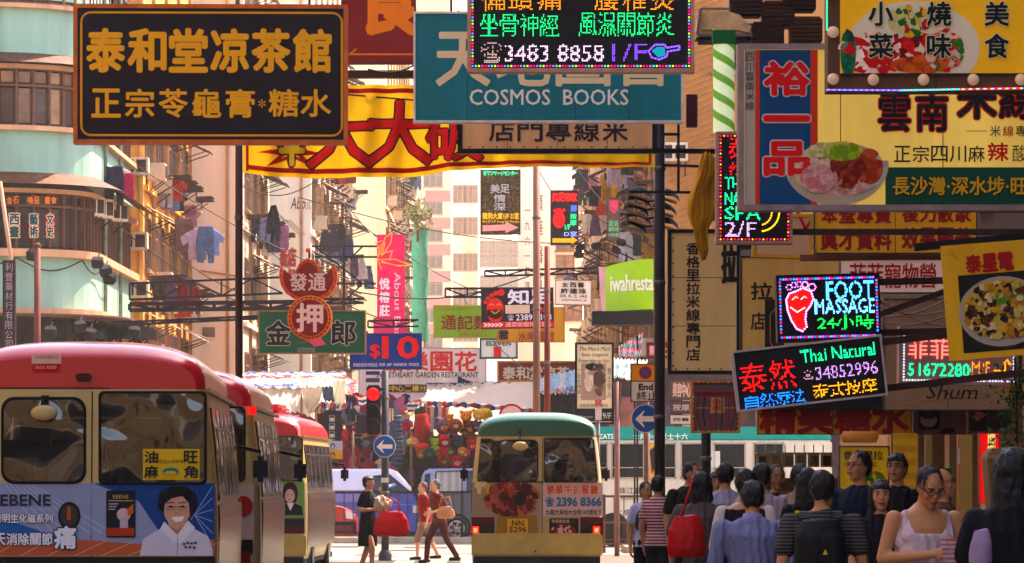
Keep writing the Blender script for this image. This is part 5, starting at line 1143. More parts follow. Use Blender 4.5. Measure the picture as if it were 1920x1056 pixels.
def arrow(px, py, r, d, label):
    s_ = d / F; t = thing('arrow_sign', label, 'road sign', (X(px, d), d, Z(py + r, d)))
    m = MB(); m.lathe((0, 0, r * s_), [(0, 0), (r * s_, 0), (r * s_, .02), (0, .02)], 40, axis='Y'); m.build('plate', M('#c8c0b8', rough=.4), t)
    b = Board(t, px, py + r, s_, 0, .006); b.disc(px, py, r * .94, r * .94, '#1a5590', 1, 'blue_disc', n=40, rough=.3)
    k = r / 24; b.poly([(px - 17 * k, py + 1 * k), (px - 3 * k, py - 13 * k), (px - 1 * k, py - 13 * k), (px - 6 * k, py - 4 * k), (px + 17 * k, py - 4 * k), (px + 17 * k, py + 5 * k), (px - 6 * k, py + 5 * k), (px - 1 * k, py + 14 * k), (px - 3 * k, py + 14 * k)], '#d8c8b8', 2, 'arrow'); return t
arrow(721, 837, 21, 83.5, 'round blue sign with white left arrow under the traffic light')
arrow(1210, 785, 27, 66, 'larger round blue sign with white left arrow under the End sign')
t = thing('sign_post', 'thin grey post carrying the End sign and the larger arrow sign', 'post', (X(1212, 66.2), 66.2, 0)); MB().tube([(0, 0, 0), (0, 0, Z(690, 66.2))], .04, 10).build('shaft', M('#8a6a60', var=.2), t)
b = sign('parking_sign', 'orange and white sign reading End 終止 with a no stopping disc', 1182, 682, 1242, 754, 66, '#e0d0c0', '#28221e', fw=1.6, th=.03)
b.rect(1184, 684, 1240, 714, '#d8921c', 1); b.line([(1184, 715), (1240, 715)], 1.5, '#28221e', 2); b.disc(1210, 699, 12, 12, '#a82830', 2); b.disc(1210, 699, 9, 9, '#2a5490', 3)
for a in (45, 135): b.line([(1210 - 8 * math.cos(R(a)), 699 - 8 * math.sin(R(a))), (1210 + 8 * math.cos(R(a)), 699 + 8 * math.sin(R(a)))], 2.4, '#a82830', 4)
b.text('End', 1198, 720, 1224, 731, '#28221e', b=.04, gap=None); b.text('終止', 1193, 734, 1234, 750, '#28221e', b=.01, gap=.06)
t = thing('no_entry_disc', 'white round sign with red ring peeking above the green minibus roof', 'road sign', (X(959, 86), 86, 0)); s_ = 86 / F
MB().tube([(0, 0.03, 0), (0, 0.03, Z(790, 86))], .03, 8).build('post', STEEL(), t); b = Board(t, 959, HY + EYE / s_, s_, 0, .006); b.disc(959, 781, 24, 24, '#a81c2c', 1, 'red_ring', n=40); b.disc(959, 781, 20, 20, '#c8b0a8', 2, 'white_disc', n=40)
m = MB(); m.lathe((0, 0, Z(781, 86)), [(0, .0), (.25, .0), (.25, .02), (0, .02)], 36, axis='Y'); m.build('plate', M('#8a8480'), t)
t = thing('sign_post', 'grey steel post with a sideways plate right of the lingerie poster', 'post', (X(1157, 82), 82, .1)); MB().tube([(0, 0, 0), (0, 0, Z(726, 82))], .05, 10).build('shaft', M('#8a6c64', var=.25, metal=.4, rough=.4), t); s_ = 82 / F
m = MB(); m.prism([(-8 * s_, Z(726, 82)), (10 * s_, Z(726, 82)), (4 * s_, Z(800, 82)), (-3 * s_, Z(815, 82))], -.04, 0); m.build('sideways_plate', M('#6c5850', metal=.4, rough=.35), t)
t = thing('marker_post', 'white post with a small red disc plate in front of the lingerie poster', 'post', (X(1122, 83), 83, 0)); s_ = 83 / F; b = Board(t, 1122, HY + EYE / s_, s_, 0, .006)
MB().box(-6 * s_, 6 * s_, .005, .03, Z(788, 83), Z(750, 83)).build('plate', M('#c4b4a8'), t); b.rect(1116, 750, 1128, 762, '#b02838', 1); b.text('①', 1118, 751, 1126, 761, '#d8c0b8', gap=None, layer=2); MB().tube([(0, .03, 0), (0, .03, Z(788, 83))], .03, 8).build('post', STEEL(), t)

# ------------------------------------------------------------------ middle distance signs
t = thing('pawn_sign', 'red bat and coin shaped pawnshop sign with key pattern border and character 押', 'sign', (X(580, 76), 76, Z(640, 76))); s_ = 76 / F; b = Board(t, 580, 640, s_, 0, .006)
bat = [(524, 508), (526, 500), (530, 505), (536, 512), (546, 515), (554, 508), (560, 496), (568, 489), (577, 484), (586, 489), (594, 496), (600, 508), (608, 515), (618, 512), (624, 503), (627, 497), (632, 508), (633, 522), (629, 538), (620, 552), (606, 560), (592, 564), (566, 564), (550, 560), (536, 550), (527, 536), (523, 520)]
m = MB(); m.prism([((p[0] - 580) * s_, (640 - p[1]) * s_) for p in bat], .0, .15); m.build('bat_panel', M('#b85c20', var=.2), t)
cen = (578, 528); inner = [(cen[0] + (p[0] - cen[0]) * .86, cen[1] + (p[1] - cen[1]) * .84) for p in bat]; b.poly(inner, '#780616', 1, 'red_field', rough=.3)
mid = [(cen[0] + (p[0] - cen[0]) * .94, cen[1] + (p[1] - cen[1]) * .93) for p in bat]
for i in range(0, len(mid)):
    p, q = mid[i], mid[(i + 1) % len(mid)]; b.line([(p[0], p[1]), ((p[0] + q[0]) / 2, (p[1] + q[1]) / 2)], 1.6, '#6a2018', 2, 'key_pattern')
m = MB(); m.lathe(((581 - 580) * s_, -.04, (640 - 596) * s_), [(0, 0), (42 * s_, 0), (42 * s_, .15), (0, .15)], 40, axis='Y'); m.build('coin_panel', M('#c0702c', var=.2), t)
b2 = Board(t, 580, 640, s_, -.045, .006); b2.disc(581, 596, 34, 34, '#780616', 1, 'red_field', n=40)
for k in range(28): a = R(k * 360 / 28); b2.line([(581 + 38 * math.cos(a), 596 + 38 * math.sin(a)), (581 + 38 * math.cos(a + .12), 596 + 38 * math.sin(a + .12))], 2.4, '#6a2018', 2, 'key_pattern')
b.text('發通', 542, 513, 612, 545, '#c8b4a8', b=.02, gap=.1, layer=3); b2.text('押', 557, 570, 605, 622, '#d0bcb0', b=.028, gap=None, layer=3)
MB().tube([(0, .05, (640 - 484) * s_), (0, .05, (640 - 470) * s_)], .02, 8).build('finial_stem', RUST(), t); MB().ell((-.02, .05, (640 - 469) * s_), .045).build('finial', M('#b84c20'), t)
b = sign('shop_sign', 'dark green sign with black outlined 金 and 郎 behind the red pawnshop sign', 484, 582, 686, 664, 82, '#065e42', '#8a7050', fw=2.5)
b.text('金', 500, 602, 544, 646, '#16201e', b=.03, outline=('#c0b4a4', .03), gap=None); b.text('郎', 622, 602, 666, 646, '#16201e', b=.03, outline=('#c0b4a4', .03), gap=None); b.poly([(556, 646), (600, 632), (612, 646), (590, 650), (578, 640)], '#c05868', 2); b.text('CHEONG', 558, 652, 590, 656, '#a8a49c', gap=None); b.text('KING LONG', 558, 657, 590, 660, '#a8a49c', gap=None)
b = sign('price_sign', 'blue sign with a big red $10 beside the signal pole', 656, 625, 791, 693, 86, '#123c8c', '#3c4458', fw=1.5)
b.text('$', 694, 646, 712, 672, '#c8283c', b=.03, gap=None); b.text('10', 718, 632, 784, 671, '#c8283c', b=.04, gap=None); b.text('專營歐洲日本特價貨品', 662, 681, 708, 688, '#c8c4cc', layer=2, gap=.05); b.text('EUR  JAP  FASHION  STOCK', 712, 681, 786, 688, '#c8c4cc', gap=None, b=.02)
b = sign('vertical_banner', 'tall magenta banner reading About Beauty downward', 705, 438, 761, 632, 112, '#d01c60', None, th=.1, emit=.08)
rot = MB()
vs_, tr_ = glyph('About Beauty'); a0, a1, c0, c1 = bbox(vs_); kx = 158 / (a1 - a0); ky = 15 / (c1 - c0)
rot.add([b.pt(736 + (v[1] - c0) * ky, 511 + (v[0] - a0) * kx, 2) for v in vs_], tr_); rot.build('lettering', M('#e8c0cc'), b.root, fixn=False)
b.text('悅榕莊', 712, 520, 730, 595, '#e8d0d4', b=.04, v=True, gap=.2); b.rect(700, 596, 762, 632, '#c02860', .5)
t = thing('neon_butterfly', 'orange wire butterfly neon on the magenta banner', 'neon sign', W(735, 500, 111.5)); b = Board(t, 735, 500, 111.5 / F, 0, .01)
for pts in ([(712, 478), (722, 446), (735, 436), (733, 455), (718, 478)], [(715, 476), (736, 470), (730, 488)], [(708, 490), (712, 462), (722, 455), (716, 480)], [(704, 488), (740, 486), (772, 498), (745, 498), (715, 492)], [(715, 490), (735, 496), (752, 500)], [(710, 492), (716, 506)], [(712, 468), (704, 455), (716, 452)]):
    b.line(pts, 1.6, '#e0902c', 2, 'neon_tube', emit=.5)
t = thing('truss', 'thin dark steel truss carrying the magenta banner', 'truss', W(600, 475, 113)); q = lambda x_, y_, dy=0: Vector(W(x_, y_, 113)) + Vector((0, dy, 0)) - t.location
m = MB(); m.bar(q(585, 462), q(720, 462), .05); m.bar(q(590, 482), q(720, 482), .05); m.bar(q(590, 462), q(680, 532), .04); m.bar(q(600, 532), q(705, 532), .05); m.bar(q(680, 532), q(640, 570), .04); m.bar(q(645, 464), q(645, 620), .06); m.bar(q(660, 482), q(680, 462), .04); m.build('bar', DARK(), t)
def truss(label, x0, y0, x1, y1, d, h, n, w=.05, c=None, dy=.0, group=None):
    t = thing('truss', label, 'truss', W(x0, y0, d), group=group); q = lambda x_, y_: Vector(W(x_, y_, d)) - t.location; mt = c or DARK()
    m = MB(); m.bar(q(x0, y0), q(x1, y1), w); m.bar(q(x0, y0 + h), q(x1, y1 + h), w); m.build('chord', mt, t)
    for i in range(n):
        a, c_ = i / n, (i + 1) / n; xa_, xb_ = x0 + (x1 - x0) * a, x0 + (x1 - x0) * c_; ya, yb = y0 + (y1 - y0) * a, y0 + (y1 - y0) * c_
        m = MB(); m.bar(q(xa_, ya), q(xa_, ya + h), w * .8); m.bar(q(xa_, ya + (h if i % 2 else 0)), q(xb_, yb + (0 if i % 2 else h)), w * .7); m.build('brace', mt, t)
    return t
truss('black truss jutting from the ochre tenement, topmost of three', 243, 532, 530, 520, 100, 30, 5); truss('black truss jutting from the ochre tenement, middle of three', 243, 570, 560, 566, 99, 12, 6, .09); truss('black truss jutting from the ochre tenement, lowest of three', 215, 605, 500, 592, 98, 5, 4)
truss('short black truss above the green signboard', 560, 562, 682, 560, 95, 8, 3); truss('thin truss left of the $10 sign', 690, 602, 785, 600, 90, 12, 2, .04)
truss('black truss above the green and yellow 通記 sign', 835, 541, 1000, 541, 99, 16, 4, .05); truss('longer black truss above the foot sign', 909, 508, 1140, 502, 97, 10, 6, .045)
truss('dark frame ladder above the lamp cluster', 1232, 282, 1420, 284, 57, 2, 2, .05)
b = sign('noodle_sign', 'green yellow sign with red characters 通記麵', 812, 572, 960, 634, 104, '#748c1c', '#a08a60', fw=2)
b.text('通記麵', 826, 592, 918, 618, '#7c1410', b=.015, gap=.08); b.line([(820, 580), (872, 580)], 1, '#982420', 2); b.text('始創於一九五六', 862, 624, 905, 629, '#982420')
b = sign('foot_sign', 'black sign with a smiling red foot and telephone 2389 4103', 903, 540, 1039, 616, 98, '#1c1d28', '#3a3038', fw=1, roll=-1)
b.disc(929, 578, 16, 20, '#c02034', 2, 'foot_emblem'); b.poly([(914, 580), (918, 600), (925, 606), (935, 604), (941, 596), (944, 580)], '#c02034', 2, 'foot_emblem')
for cx_, cy_, r_ in ((911, 566, 3.4), (916, 559, 3.8), (923, 553, 4.2), (931, 549, 4.8), (941, 548, 6.5)): b.disc(cx_, cy_, r_, r_, '#c02034', 2, 'foot_emblem', n=14)
b.line([(918, 572), (922, 569), (926, 572)], 1.2, '#e0a040', 4); b.line([(932, 572), (936, 569), (940, 572)], 1.2, '#e0a040', 4); b.line([(921, 582), (929, 588), (938, 581)], 1.6, '#e0a040', 4)
b.text('知足', 952, 544, 1034, 570, '#d0c8d4', b=.04, gap=.08); b.rect(948, 572, 994, 588, '#c0a898', 2); b.text('45min', 998, 573, 1030, 586, '#c02838', gap=None, b=.02); b.text('☎', 952, 590, 964, 601, '#c8c0c8', gap=None); b.text('2389 4103', 968, 590, 1034, 601, '#c8c0c8', gap=None, b=.02); b.rect(904, 603, 1038, 614, '#b83448', 2); b.text('通菜街龍飛大廈A', 948, 604, 1034, 613, '#e0b0a8', layer=4, gap=.05); b.text('>>>>>', 908, 605, 942, 612, '#e8c8c0', gap=None, layer=4, b=.04)
b = sign('light_shop_sign', 'ochre sign with 雲 and 水喉電燈 under the foot sign', 932, 576, 1059, 642, 103, '#a87838', '#8a6840', fw=1)
b.text('雲', 935, 620, 953, 637, '#241c1c', b=.03, gap=None); b.text('水喉電燈', 972, 622, 1040, 640, '#8a3c1c', b=.01, gap=.06); b.text('招牌', 990, 606, 1030, 617, '#8a3c1c', gap=.1)
b = sign('shop_sign', 'small white ELEVEN sign in a green frame above the red herbal tea sign', 899, 634, 971, 673, 110, '#c8c0b8', '#12503c', fw=3.4)
b.text('ELEVEN', 912, 640, 958, 648, '#12503c', gap=None, b=.03); b.rect(926, 650, 940, 670, '#b82030', 2); b.poly([(905, 650), (926, 650), (922, 670), (908, 670)], '#c8c0b8', 1)
b = sign('restaurant_sign', 'long white SWEETHEART GARDEN RESTAURANT sign above the market stalls', 672, 652, 912, 755, 124, '#ece0d8', '#8a8078', fw=1.5)
b.text('甜樂園花', 714, 660, 896, 696, '#c81428', b=.025, gap=.12); b.text('SWEETHEART GARDEN RESTAURANT', 706, 698, 897, 708, '#2c2c3c', gap=None, b=.012); b.rect(716, 721, 800, 736, '#2c2434', 2); b.text('中心二樓分', 730, 723, 800, 734, '#e0b828', b=.02, layer=4, gap=.1); b.rect(686, 696, 712, 703, '#343864', 2); b.rect(686, 709, 712, 717, '#343864', 2); b.poly([(858, 706), (890, 718), (858, 718)], '#343864', 2); b.line([(800, 719), (910, 719)], 2, '#343864', 2)
b = sign('tea_shop_sign', 'dark red herbal tea sign with white characters and gold key border', 932, 677, 1082, 716, 118, '#7c1018', '#b08428', fw=3.4)
b.text('泰和堂凉茶', 942, 688, 1068, 711, '#d0c0a8', b=.03, gap=.08)
for k in range(30): b.line([(934 + 5 * k, 679), (936.5 + 5 * k, 679)], 1.4, '#6a3c18', 7, 'key_pattern')
b = sign('poster_stand', 'upright cream lingerie advert in a black frame', 1078, 642, 1151, 796, 84, '#e8d8b8', '#1e1e24', fw=4, th=.15)
b.text("The Men's Mart", 1085, 650, 1143, 658, '#2a2426', gap=None, shear=.25); b.text('Sexy Lingerie', 1089, 662, 1139, 670, '#2a2426', gap=None, shear=.25); b.text('From Him to', 1085, 673, 1127, 680, '#2a2426', gap=None, shear=.2); b.text('Her', 1130, 673, 1142, 680, '#b03828', gap=None, shear=.2)
b.rect(1090, 682, 1136, 750, '#9a8474', 2, 'photo_print'); b.blobs(1104, 710, 9, 24, ['#c8b4a0', '#d8c8b8'], 12, 9, 3, 'photo_print', 31); b.blobs(1124, 712, 11, 30, ['#6a5448', '#8a7060', '#5a463c'], 16, 9, 3.5, 'photo_print', 32); b.blobs(1112, 688, 14, 7, ['#2c2422', '#3c302c'], 10, 6, 4, 'photo_print', 33)
b.text('女仕內衣', 1083, 700, 1089, 740, '#4a4040', v=True); b.text('男仕情人', 1139, 690, 1145, 745, '#4a4040', v=True); b.text('地點旺角西洋菜街', 1086, 757, 1140, 764, '#4a4040'); b.rect(1082, 766, 1147, 790, '#22242a', 2); b.text('9/F', 1130, 774, 1146, 786, '#c8c0b8', gap=None, layer=4); b.text('Suntower', 1090, 779, 1112, 784, '#a8a49c', gap=None, layer=4)
b = sign('led_sign', 'upright brown marbled massage sign with a pink arrow hanging over the far street', 900, 318, 976, 440, 116, '#4a3426', '#5a4038', fw=1.6, facemat=M('#5c3c24', rough=.4, var=.1, band=(('#24503c', '#8a5c34', '#3a2c24'), 1.1, 0, 6.0)))
b.text('足マッサージセンター', 906, 321, 971, 329, '#50ffb0', emit=1.2, gap=.05); b.text('美足', 919, 346, 956, 362, '#c8c0bc', b=.02, gap=.04); b.text('情深', 926, 364, 948, 396, '#c8c0bc', b=.02, v=True); b.text('龍飛大廈1/F D室', 905, 399, 973, 411, '#f0b820', b=.02, gap=None, emit=.4); b.text('Rm.D 1/F Lung Fai House', 905, 413, 973, 419, '#f0b820', gap=None, emit=.4)
b.poly([(905, 423), (948, 421), (948, 416), (972, 427), (948, 437), (948, 432), (905, 434)], '#e09088', 2, 'arrow', emit=.4)
b = sign('led_sign', 'upright dot grid sign with a red foot and yellow arrow over the far street', 1032, 357, 1085, 460, 112, '#2c1c24', '#6a4a48', fw=1.2)
b.text('美足專家', 1035, 362, 1082, 378, '#ff3030', emit=1.2, b=.02, gap=.02); b.disc(1048, 412, 11, 16, '#e02838', 2, 'foot_emblem', emit=.8); 
for k in range(5): b.disc(1040 + k * 4.4, 395 - (k % 3), 2.6, 2.6, '#e02838', 2, 'foot_emblem', n=10, emit=.8)
b.text('按摩', 1069, 400, 1081, 424, '#40e090', v=True, emit=1.2); b.text('1/F', 1059, 421, 1069, 431, '#40e090', gap=None, emit=1); b.text('D室', 1058, 434, 1082, 443, '#90a0ff', emit=1); b.text('腳', 1070, 385, 1081, 397, '#6070ff', emit=1.2); b.poly([(1036, 447), (1072, 447), (1072, 443), (1083, 451), (1072, 458), (1072, 455), (1036, 455)], '#d89828', 2, 'arrow', emit=.5)
b = sign('led_sign', 'small faded sign with pink emblem and green text right of the dot grid sign', 1138, 371, 1163, 452, 122, '#8a6c60', '#5a4440', fw=1)
b.poly([(1142, 376), (1160, 376), (1158, 395), (1151, 402), (1143, 392)], '#d05868', 2, emit=.3); b.text('足浴', 1141, 414, 1160, 424, '#80d0a0', emit=.5); b.text('龍飛大廈', 1141, 426, 1160, 434, '#80d0a0', emit=.5); b.text('1/FD室', 1141, 437, 1160, 444, '#80d0a0', emit=.5, gap=None)
b = sign('clinic_sign', 'small white DR. K.C. HUI clinic sign', 1040, 525, 1109, 572, 101, '#e8d4c4', '#6a5248', fw=1, roll=1)
b.text('女西醫', 1052, 530, 1096, 539, '#2c2424', b=.03, gap=.2); b.text('許建珠', 1050, 541, 1100, 551, '#2c2424', b=.03, gap=.14); b.text('DR. K. C. HUI', 1050, 553, 1100, 558, '#2c2424', gap=None, b=.02); b.text('旺角西洋菜南街二樓', 1052, 561, 1100, 565, '#2c2424', gap=.1)
# curved green restaurant lightbox
t = thing('curved_sign', 'curved lime green sign with the letters iwahresta beside the thick dark pole', 'sign', W(1180, 582, 92)); s_ = 92 / F
class CBoard(Board):
    def pt(s, u, v, l=1):
        f = max(0, (1225 - u) / 90); return ((u - 1180) * s_, -.12 + .9 * f * f - l * .012, (582 - v) * s_)
cb = CBoard(t, 1180, 582, s_); m = MB(); vs = []; n = 16
for i in range(n + 1):
    u = 1137 + 88 * i / n; vs += [cb.pt(u, 486 + 4 * (1 - i / n) ** 2 * 3, 0), cb.pt(u, 580 + 3 * (1 - i / n), 0)]
m.add(vs, [(2 * i, 2 * i + 1, 2 * i + 3, 2 * i + 2) for i in range(n)], smooth=True); m.build('face_panel', M('#94b428', rough=.4, emit=.12, var=.1), t)
m = MB(); m.add([(cb.pt(1137, 498, 0)), cb.pt(1137, 583, 0), (-.55, 1.6, 0), (-.62, 1.6, 1.0)], [(0, 1, 2, 3)]); m.build('side_panel', M('#c8a0a0', rough=.5, var=.2), t)
MB().box(-.45, .5, .0 + .95, 1.4, .0, 1.05).build('cabinet', M('#4c5020'), t)
for s0, x0, x1 in (('iwahresta', 1146, 1224),): 
    cb.text(s0, x0, 515, x1, 545, '#e8e8d0', gap=None, b=.02)
m = MB(); m.box(-.78, .5, -.1, .9, -.3, -.02); m.build('soffit_box', M('#1c1a22', var=.3), t)
# floodlight bar cluster on the thick pole
for i, (px, py) in enumerate(((1200, 362), (1198, 378), (1194, 394), (1198, 410), (1190, 426), (1252, 366), (1246, 392), (1250, 418))):
    t = thing('floodlight', 'black hooded floodlight on the thick dark pole, ' + ('top of the left stack', 'second of the left stack', 'third of the left stack', 'fourth of the left stack', 'bottom of the left stack', 'top of the right stack', 'middle of the right stack', 'bottom of the right stack')[i], 'floodlight', W(px, py, 60.3), group='hooded floodlights on the thick dark pole')
    m = MB(); n = 8; vs = []
    for k in range(n + 1):
        a = math.pi * k / n; x_ = .19 - .38 * k / n; z_ = .06 * math.sin(a); vs += [(x_, -.18, z_ - .1 * k / n * 0 - .05), (x_ * .8, .18, z_ + .04)]
    m.add(vs, [(2 * k, 2 * k + 1, 2 * k + 3, 2 * k + 2) for k in range(n)], smooth=True); T = Matrix.Rotation(R(18), 4, 'Y'); m.v = [tuple(T @ Vector(v)) for v in m.v]; m.build('hood', M('#0c0c10', rough=.95, spec=.05), t)
    m = MB(); m.box(-.15, .15, -.14, .14, -.075, -.055, T=T); m.build('lens', M('#8a7058', rough=.6), t); m = MB(); m.bar((.1, .1, 0), (X(1237, 60) - X(px, 60.3), 0, .02), .03); m.build('arm', STEEL(), t)
for i, (px, py) in enumerate(((1088, 465), (1118, 462), (1085, 478), (1165, 455), (1155, 470))):
    t = thing('floodlight', 'small black spotlight before the right hand tenements, ' + ('upper left', 'upper middle', 'lowest left', 'upper right', 'lowest right')[i], 'floodlight', W(px, py, 96), group='spotlights before the right hand tenements')
    m = MB(); m.box(-.11, .11, -.1, .12, -.07, .08, T=Matrix.Rotation(R(-30 + 15 * i), 4, 'Y')); m.build('lamp_housing', DARK(), t, bevel=.03); MB().bar((0, 0, 0), (.5, .1, -.25), .03).build('arm', DARK(), t)
# ladder frames between pole and banner
t = thing('steel_ladder', 'black ladder-like steel frame right of the thick dark pole', 'steel frame', W(1245, 430, 57)); q = lambda x_, y_: Vector(W(x_, y_, 57)) - t.location
m = MB()
for a, c_ in (((1243, 230), (1243, 430)), ((1272, 230), (1272, 360)), ((1243, 252), (1275, 252)), ((1243, 310), (1310, 312)), ((1243, 283), (1335, 283)), ((1180, 360), (1420, 362)), ((1130, 320), (1130, 320))): m.bar(q(*a), q(*c_), .035)
m.build('bar', DARK(), t)
b = sign('small_box', 'dark maroon box hanging right of the teal bookshop sign', 1285, 175, 1310, 240, 52, '#4c1c24', None, th=.2)
# lit poster case and street shop signs on the right
b = sign('poster_case', 'glass poster case with red ribbons and tiny red lamps right of the End sign', 1296, 713, 1388, 812, 56, '#5a4038', '#a87850', fw=4, th=.3)
b.rect(1302, 722, 1382, 806, '#6c5458', 1); b.rect(1330, 745, 1358, 775, '#c09068', 3); b.text('優惠', 1336, 748, 1352, 770, '#903028', v=True, layer=5); b.rect(1305, 735, 1380, 742, '#8a2430', 2); b.line([(1305, 765), (1380, 765)], 2, '#c09030', 2)
for k in range(7): b.line([(1310 + 11 * k, 745), (1306 + 12 * k, 775), (1312 + 10 * k, 800)], 2.4, ['#8a1c28', '#5a2030', '#a83038'][k % 3], 4, 'ribbon')
b.leds([(1300, 717), (1384, 717), (1384, 808), (1300, 808)], 9, ('#ff3040', '#ff8060', '#ff3040', '#60e0a0'), 1.3, closed=True, emit=1.6)
b = sign('dessert_sign', 'wide yellow dessert sign with big dark red characters 精美糖水 above the crowd', 1420, 766, 1710, 815, 44, '#e0a030', '#6a4a28', fw=1.5, th=.1)
b.text('精美糖水', 1424, 756, 1704, 812, '#a01c20', b=.05, gap=.06); b.rect(1560, 766, 1563, 815, '#7a5a30', 3)
b = sign('menu_board', 'menu board with a coffee cup photo right of the dessert sign', 1712, 766, 1822, 815, 44.2, '#8a6460', '#6a4c48', fw=1)
b.rect(1722, 770, 1762, 806, '#1e1a20', 2); b.disc(1741, 788, 16, 13, '#a89484', 3, 'cup_print'); b.disc(1741, 781, 13, 5, '#3c241c', 4, 'cup_print'); b.rect(1764, 803, 1790, 812, '#2a2424', 2)
for k in range(6): b.line([(1768, 774 + 5 * k), (1812, 774 + 5 * k)], .8, '#4a3438', 2)
b = sign('menu_board', 'dark menu board with a pink flower photo at the right end', 1814, 764, 1898, 814, 43.5, '#7a5850', '#8a6450', fw=2)
b.rect(1818, 768, 1850, 808, '#1e2028', 2); b.blobs(1834, 780, 12, 9, ['#a06858', '#c08870'], 10, 5, 3, 'photo_print', 41); b.rect(1852, 768, 1888, 806, '#3c3430', 2)
t = thing('awning_bar', 'long black awning edge above the dessert sign', 'awning', W(1600, 768, 43.8)); MB().box(-.95, 1.6, -.1, .4, 0, .12).build('valance', M('#15151a', var=.3), t); MB().box(-.95, 1.6, .0, 1.2, .12, .15).build('top', M('#1d1d22'), t)
b = sign('standing_board', 'yellow menu board 香格里拉 with herbs print behind the man with glasses', 1572, 836, 1668, 960, 37, '#b89848', '#6a5848', fw=3, th=.08, emit=.12)
b.text('香格里拉', 1581, 846, 1656, 862, '#2c2a24', b=.02, gap=.06); b.text('專門店', 1604, 866, 1645, 876, '#4a4434'); b.blobs(1640, 896, 18, 12, ['#3c7034', '#5c8c3c', '#a84c30'], 22, 6, 2, seed=51); b.blobs(1606, 930, 16, 14, ['#a88c48', '#8a7038'], 14, 7, 2, seed=52)
for x_ in (-.3, .3): MB().bar((x_, .1, 0), (x_, .1, -1.55), .04).build('leg', STEEL(), b.root)
t = thing('arch_lamp', 'round cream lamp drum above the yellow menu board', 'lamp', W(1612, 830, 39)); MB().lathe((0, 0, 0), [(0, 0), (.15, .0), (.17, .05), (.15, .1), (0, .1)], 24).build('drum', M('#a06c48', emit=.1), t)
b = sign('vertical_board', 'lit red and white upright board with the characters 出版重點推介', 1836, 812, 1874, 944, 36, '#c83c1c', '#a83820', fw=1, th=.1, emit=.55)
b.rect(1852, 814, 1866, 942, '#e0c890', 2, emit=.5); b.text('出版重點推介', 1854, 818, 1865, 935, '#b04828', v=True, layer=4, gap=.2, b=.02)
b = sign('vertical_board', 'thin striped red white and yellow post board', 1795, 815, 1800, 1010, 38, '#b8283c', None, th=.05, emit=.1); b.rect(1795, 840, 1800, 870, '#d0b8b0', 1); b.rect(1795, 920, 1800, 950, '#c8a030', 1)
b = sign('glass_door', 'green shop notice behind the tank top man', 1752, 876, 1786, 950, 33, '#1f5c40', None, th=.03)
for px, w_, c, lab in ((1810, 26, '#a08058', 'beige'), (1742, 12, '#8a6c4c', 'brown')):
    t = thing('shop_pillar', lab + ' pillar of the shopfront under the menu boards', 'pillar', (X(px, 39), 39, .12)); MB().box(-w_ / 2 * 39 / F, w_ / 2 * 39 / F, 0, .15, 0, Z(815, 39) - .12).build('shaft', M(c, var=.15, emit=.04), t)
    MB().box(-w_ / 2 * 39 / F - .01, w_ / 2 * 39 / F + .01, -.01, .16, 0, .1).build('base', M(c), t)
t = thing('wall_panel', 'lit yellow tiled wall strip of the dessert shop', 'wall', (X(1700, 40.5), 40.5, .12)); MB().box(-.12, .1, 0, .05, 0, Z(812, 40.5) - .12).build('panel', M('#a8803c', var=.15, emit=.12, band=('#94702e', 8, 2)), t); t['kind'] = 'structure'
t = thing('litter_bin', 'bulky beige hooded box at the right edge beside the long haired woman', 'bin', W(1885, 960, 24)); s_ = 24 / F
m = MB(); m.prism([(-26 * s_, 0), (-34 * s_, 100 * s_), (-30 * s_, 118 * s_), (34 * s_, 124 * s_), (40 * s_, 100 * s_), (40 * s_, 0)], 0, .3); m.build('body', M('#7a6448', var=.2, rough=.5), t, bevel=.015); MB().box(-34 * s_, 42 * s_, -.02, .32, 100 * s_, 106 * s_).build('rim', M('#8a7458'), t)
MB().tube([(0, .15, -1.35), (0, .15, 0)], .05, 10).build('leg', STEEL(), t)
# cable boxes and goods under the dessert sign
for i in range(6):
    px = 1430 + i * 24; t = thing('meter_box', 'small beige box, %s from the left in the row behind the crowd' % ('first', 'second', 'third', 'fourth', 'fifth', 'sixth')[i], 'box', W(px, 876, 46), group='row of beige boxes behind the crowd')
    MB().box(-.06, .06, 0, .1, 0, .15).build('casing', M('#9a785c', var=.2), t, bevel=.005); MB().box(-.04, .04, -.01, 0, .02, .12).build('glass_front', glass(), t)
t = thing('shelf_rail', 'white rail shelf over the row of beige boxes', 'shelf', W(1490, 852, 46)); MB().box(-.42, .4, 0, .15, 0, .02).build('shelf_board', M('#b0a090'), t); m = MB(); [m.bar((-.4 + .1 * k, 0, 0), (-.4 + .1 * k, 0, .1), .012) for k in range(9)]; m.build('rail', M('#b0a090'), t)
t = thing('goods_case', 'long brown counter case behind the crowd under the dessert sign', 'counter', (X(1490, 47), 47, .12)); MB().box(-.5, .5, 0, .5, 0, 1.45).build('counter', M('#5c4030', var=.3), t, bevel=.02); MB().box(-.48, .48, -.02, 0, .9, 1.3).build('panel', M('#8a6a40', var=.4, emit=.03), t)
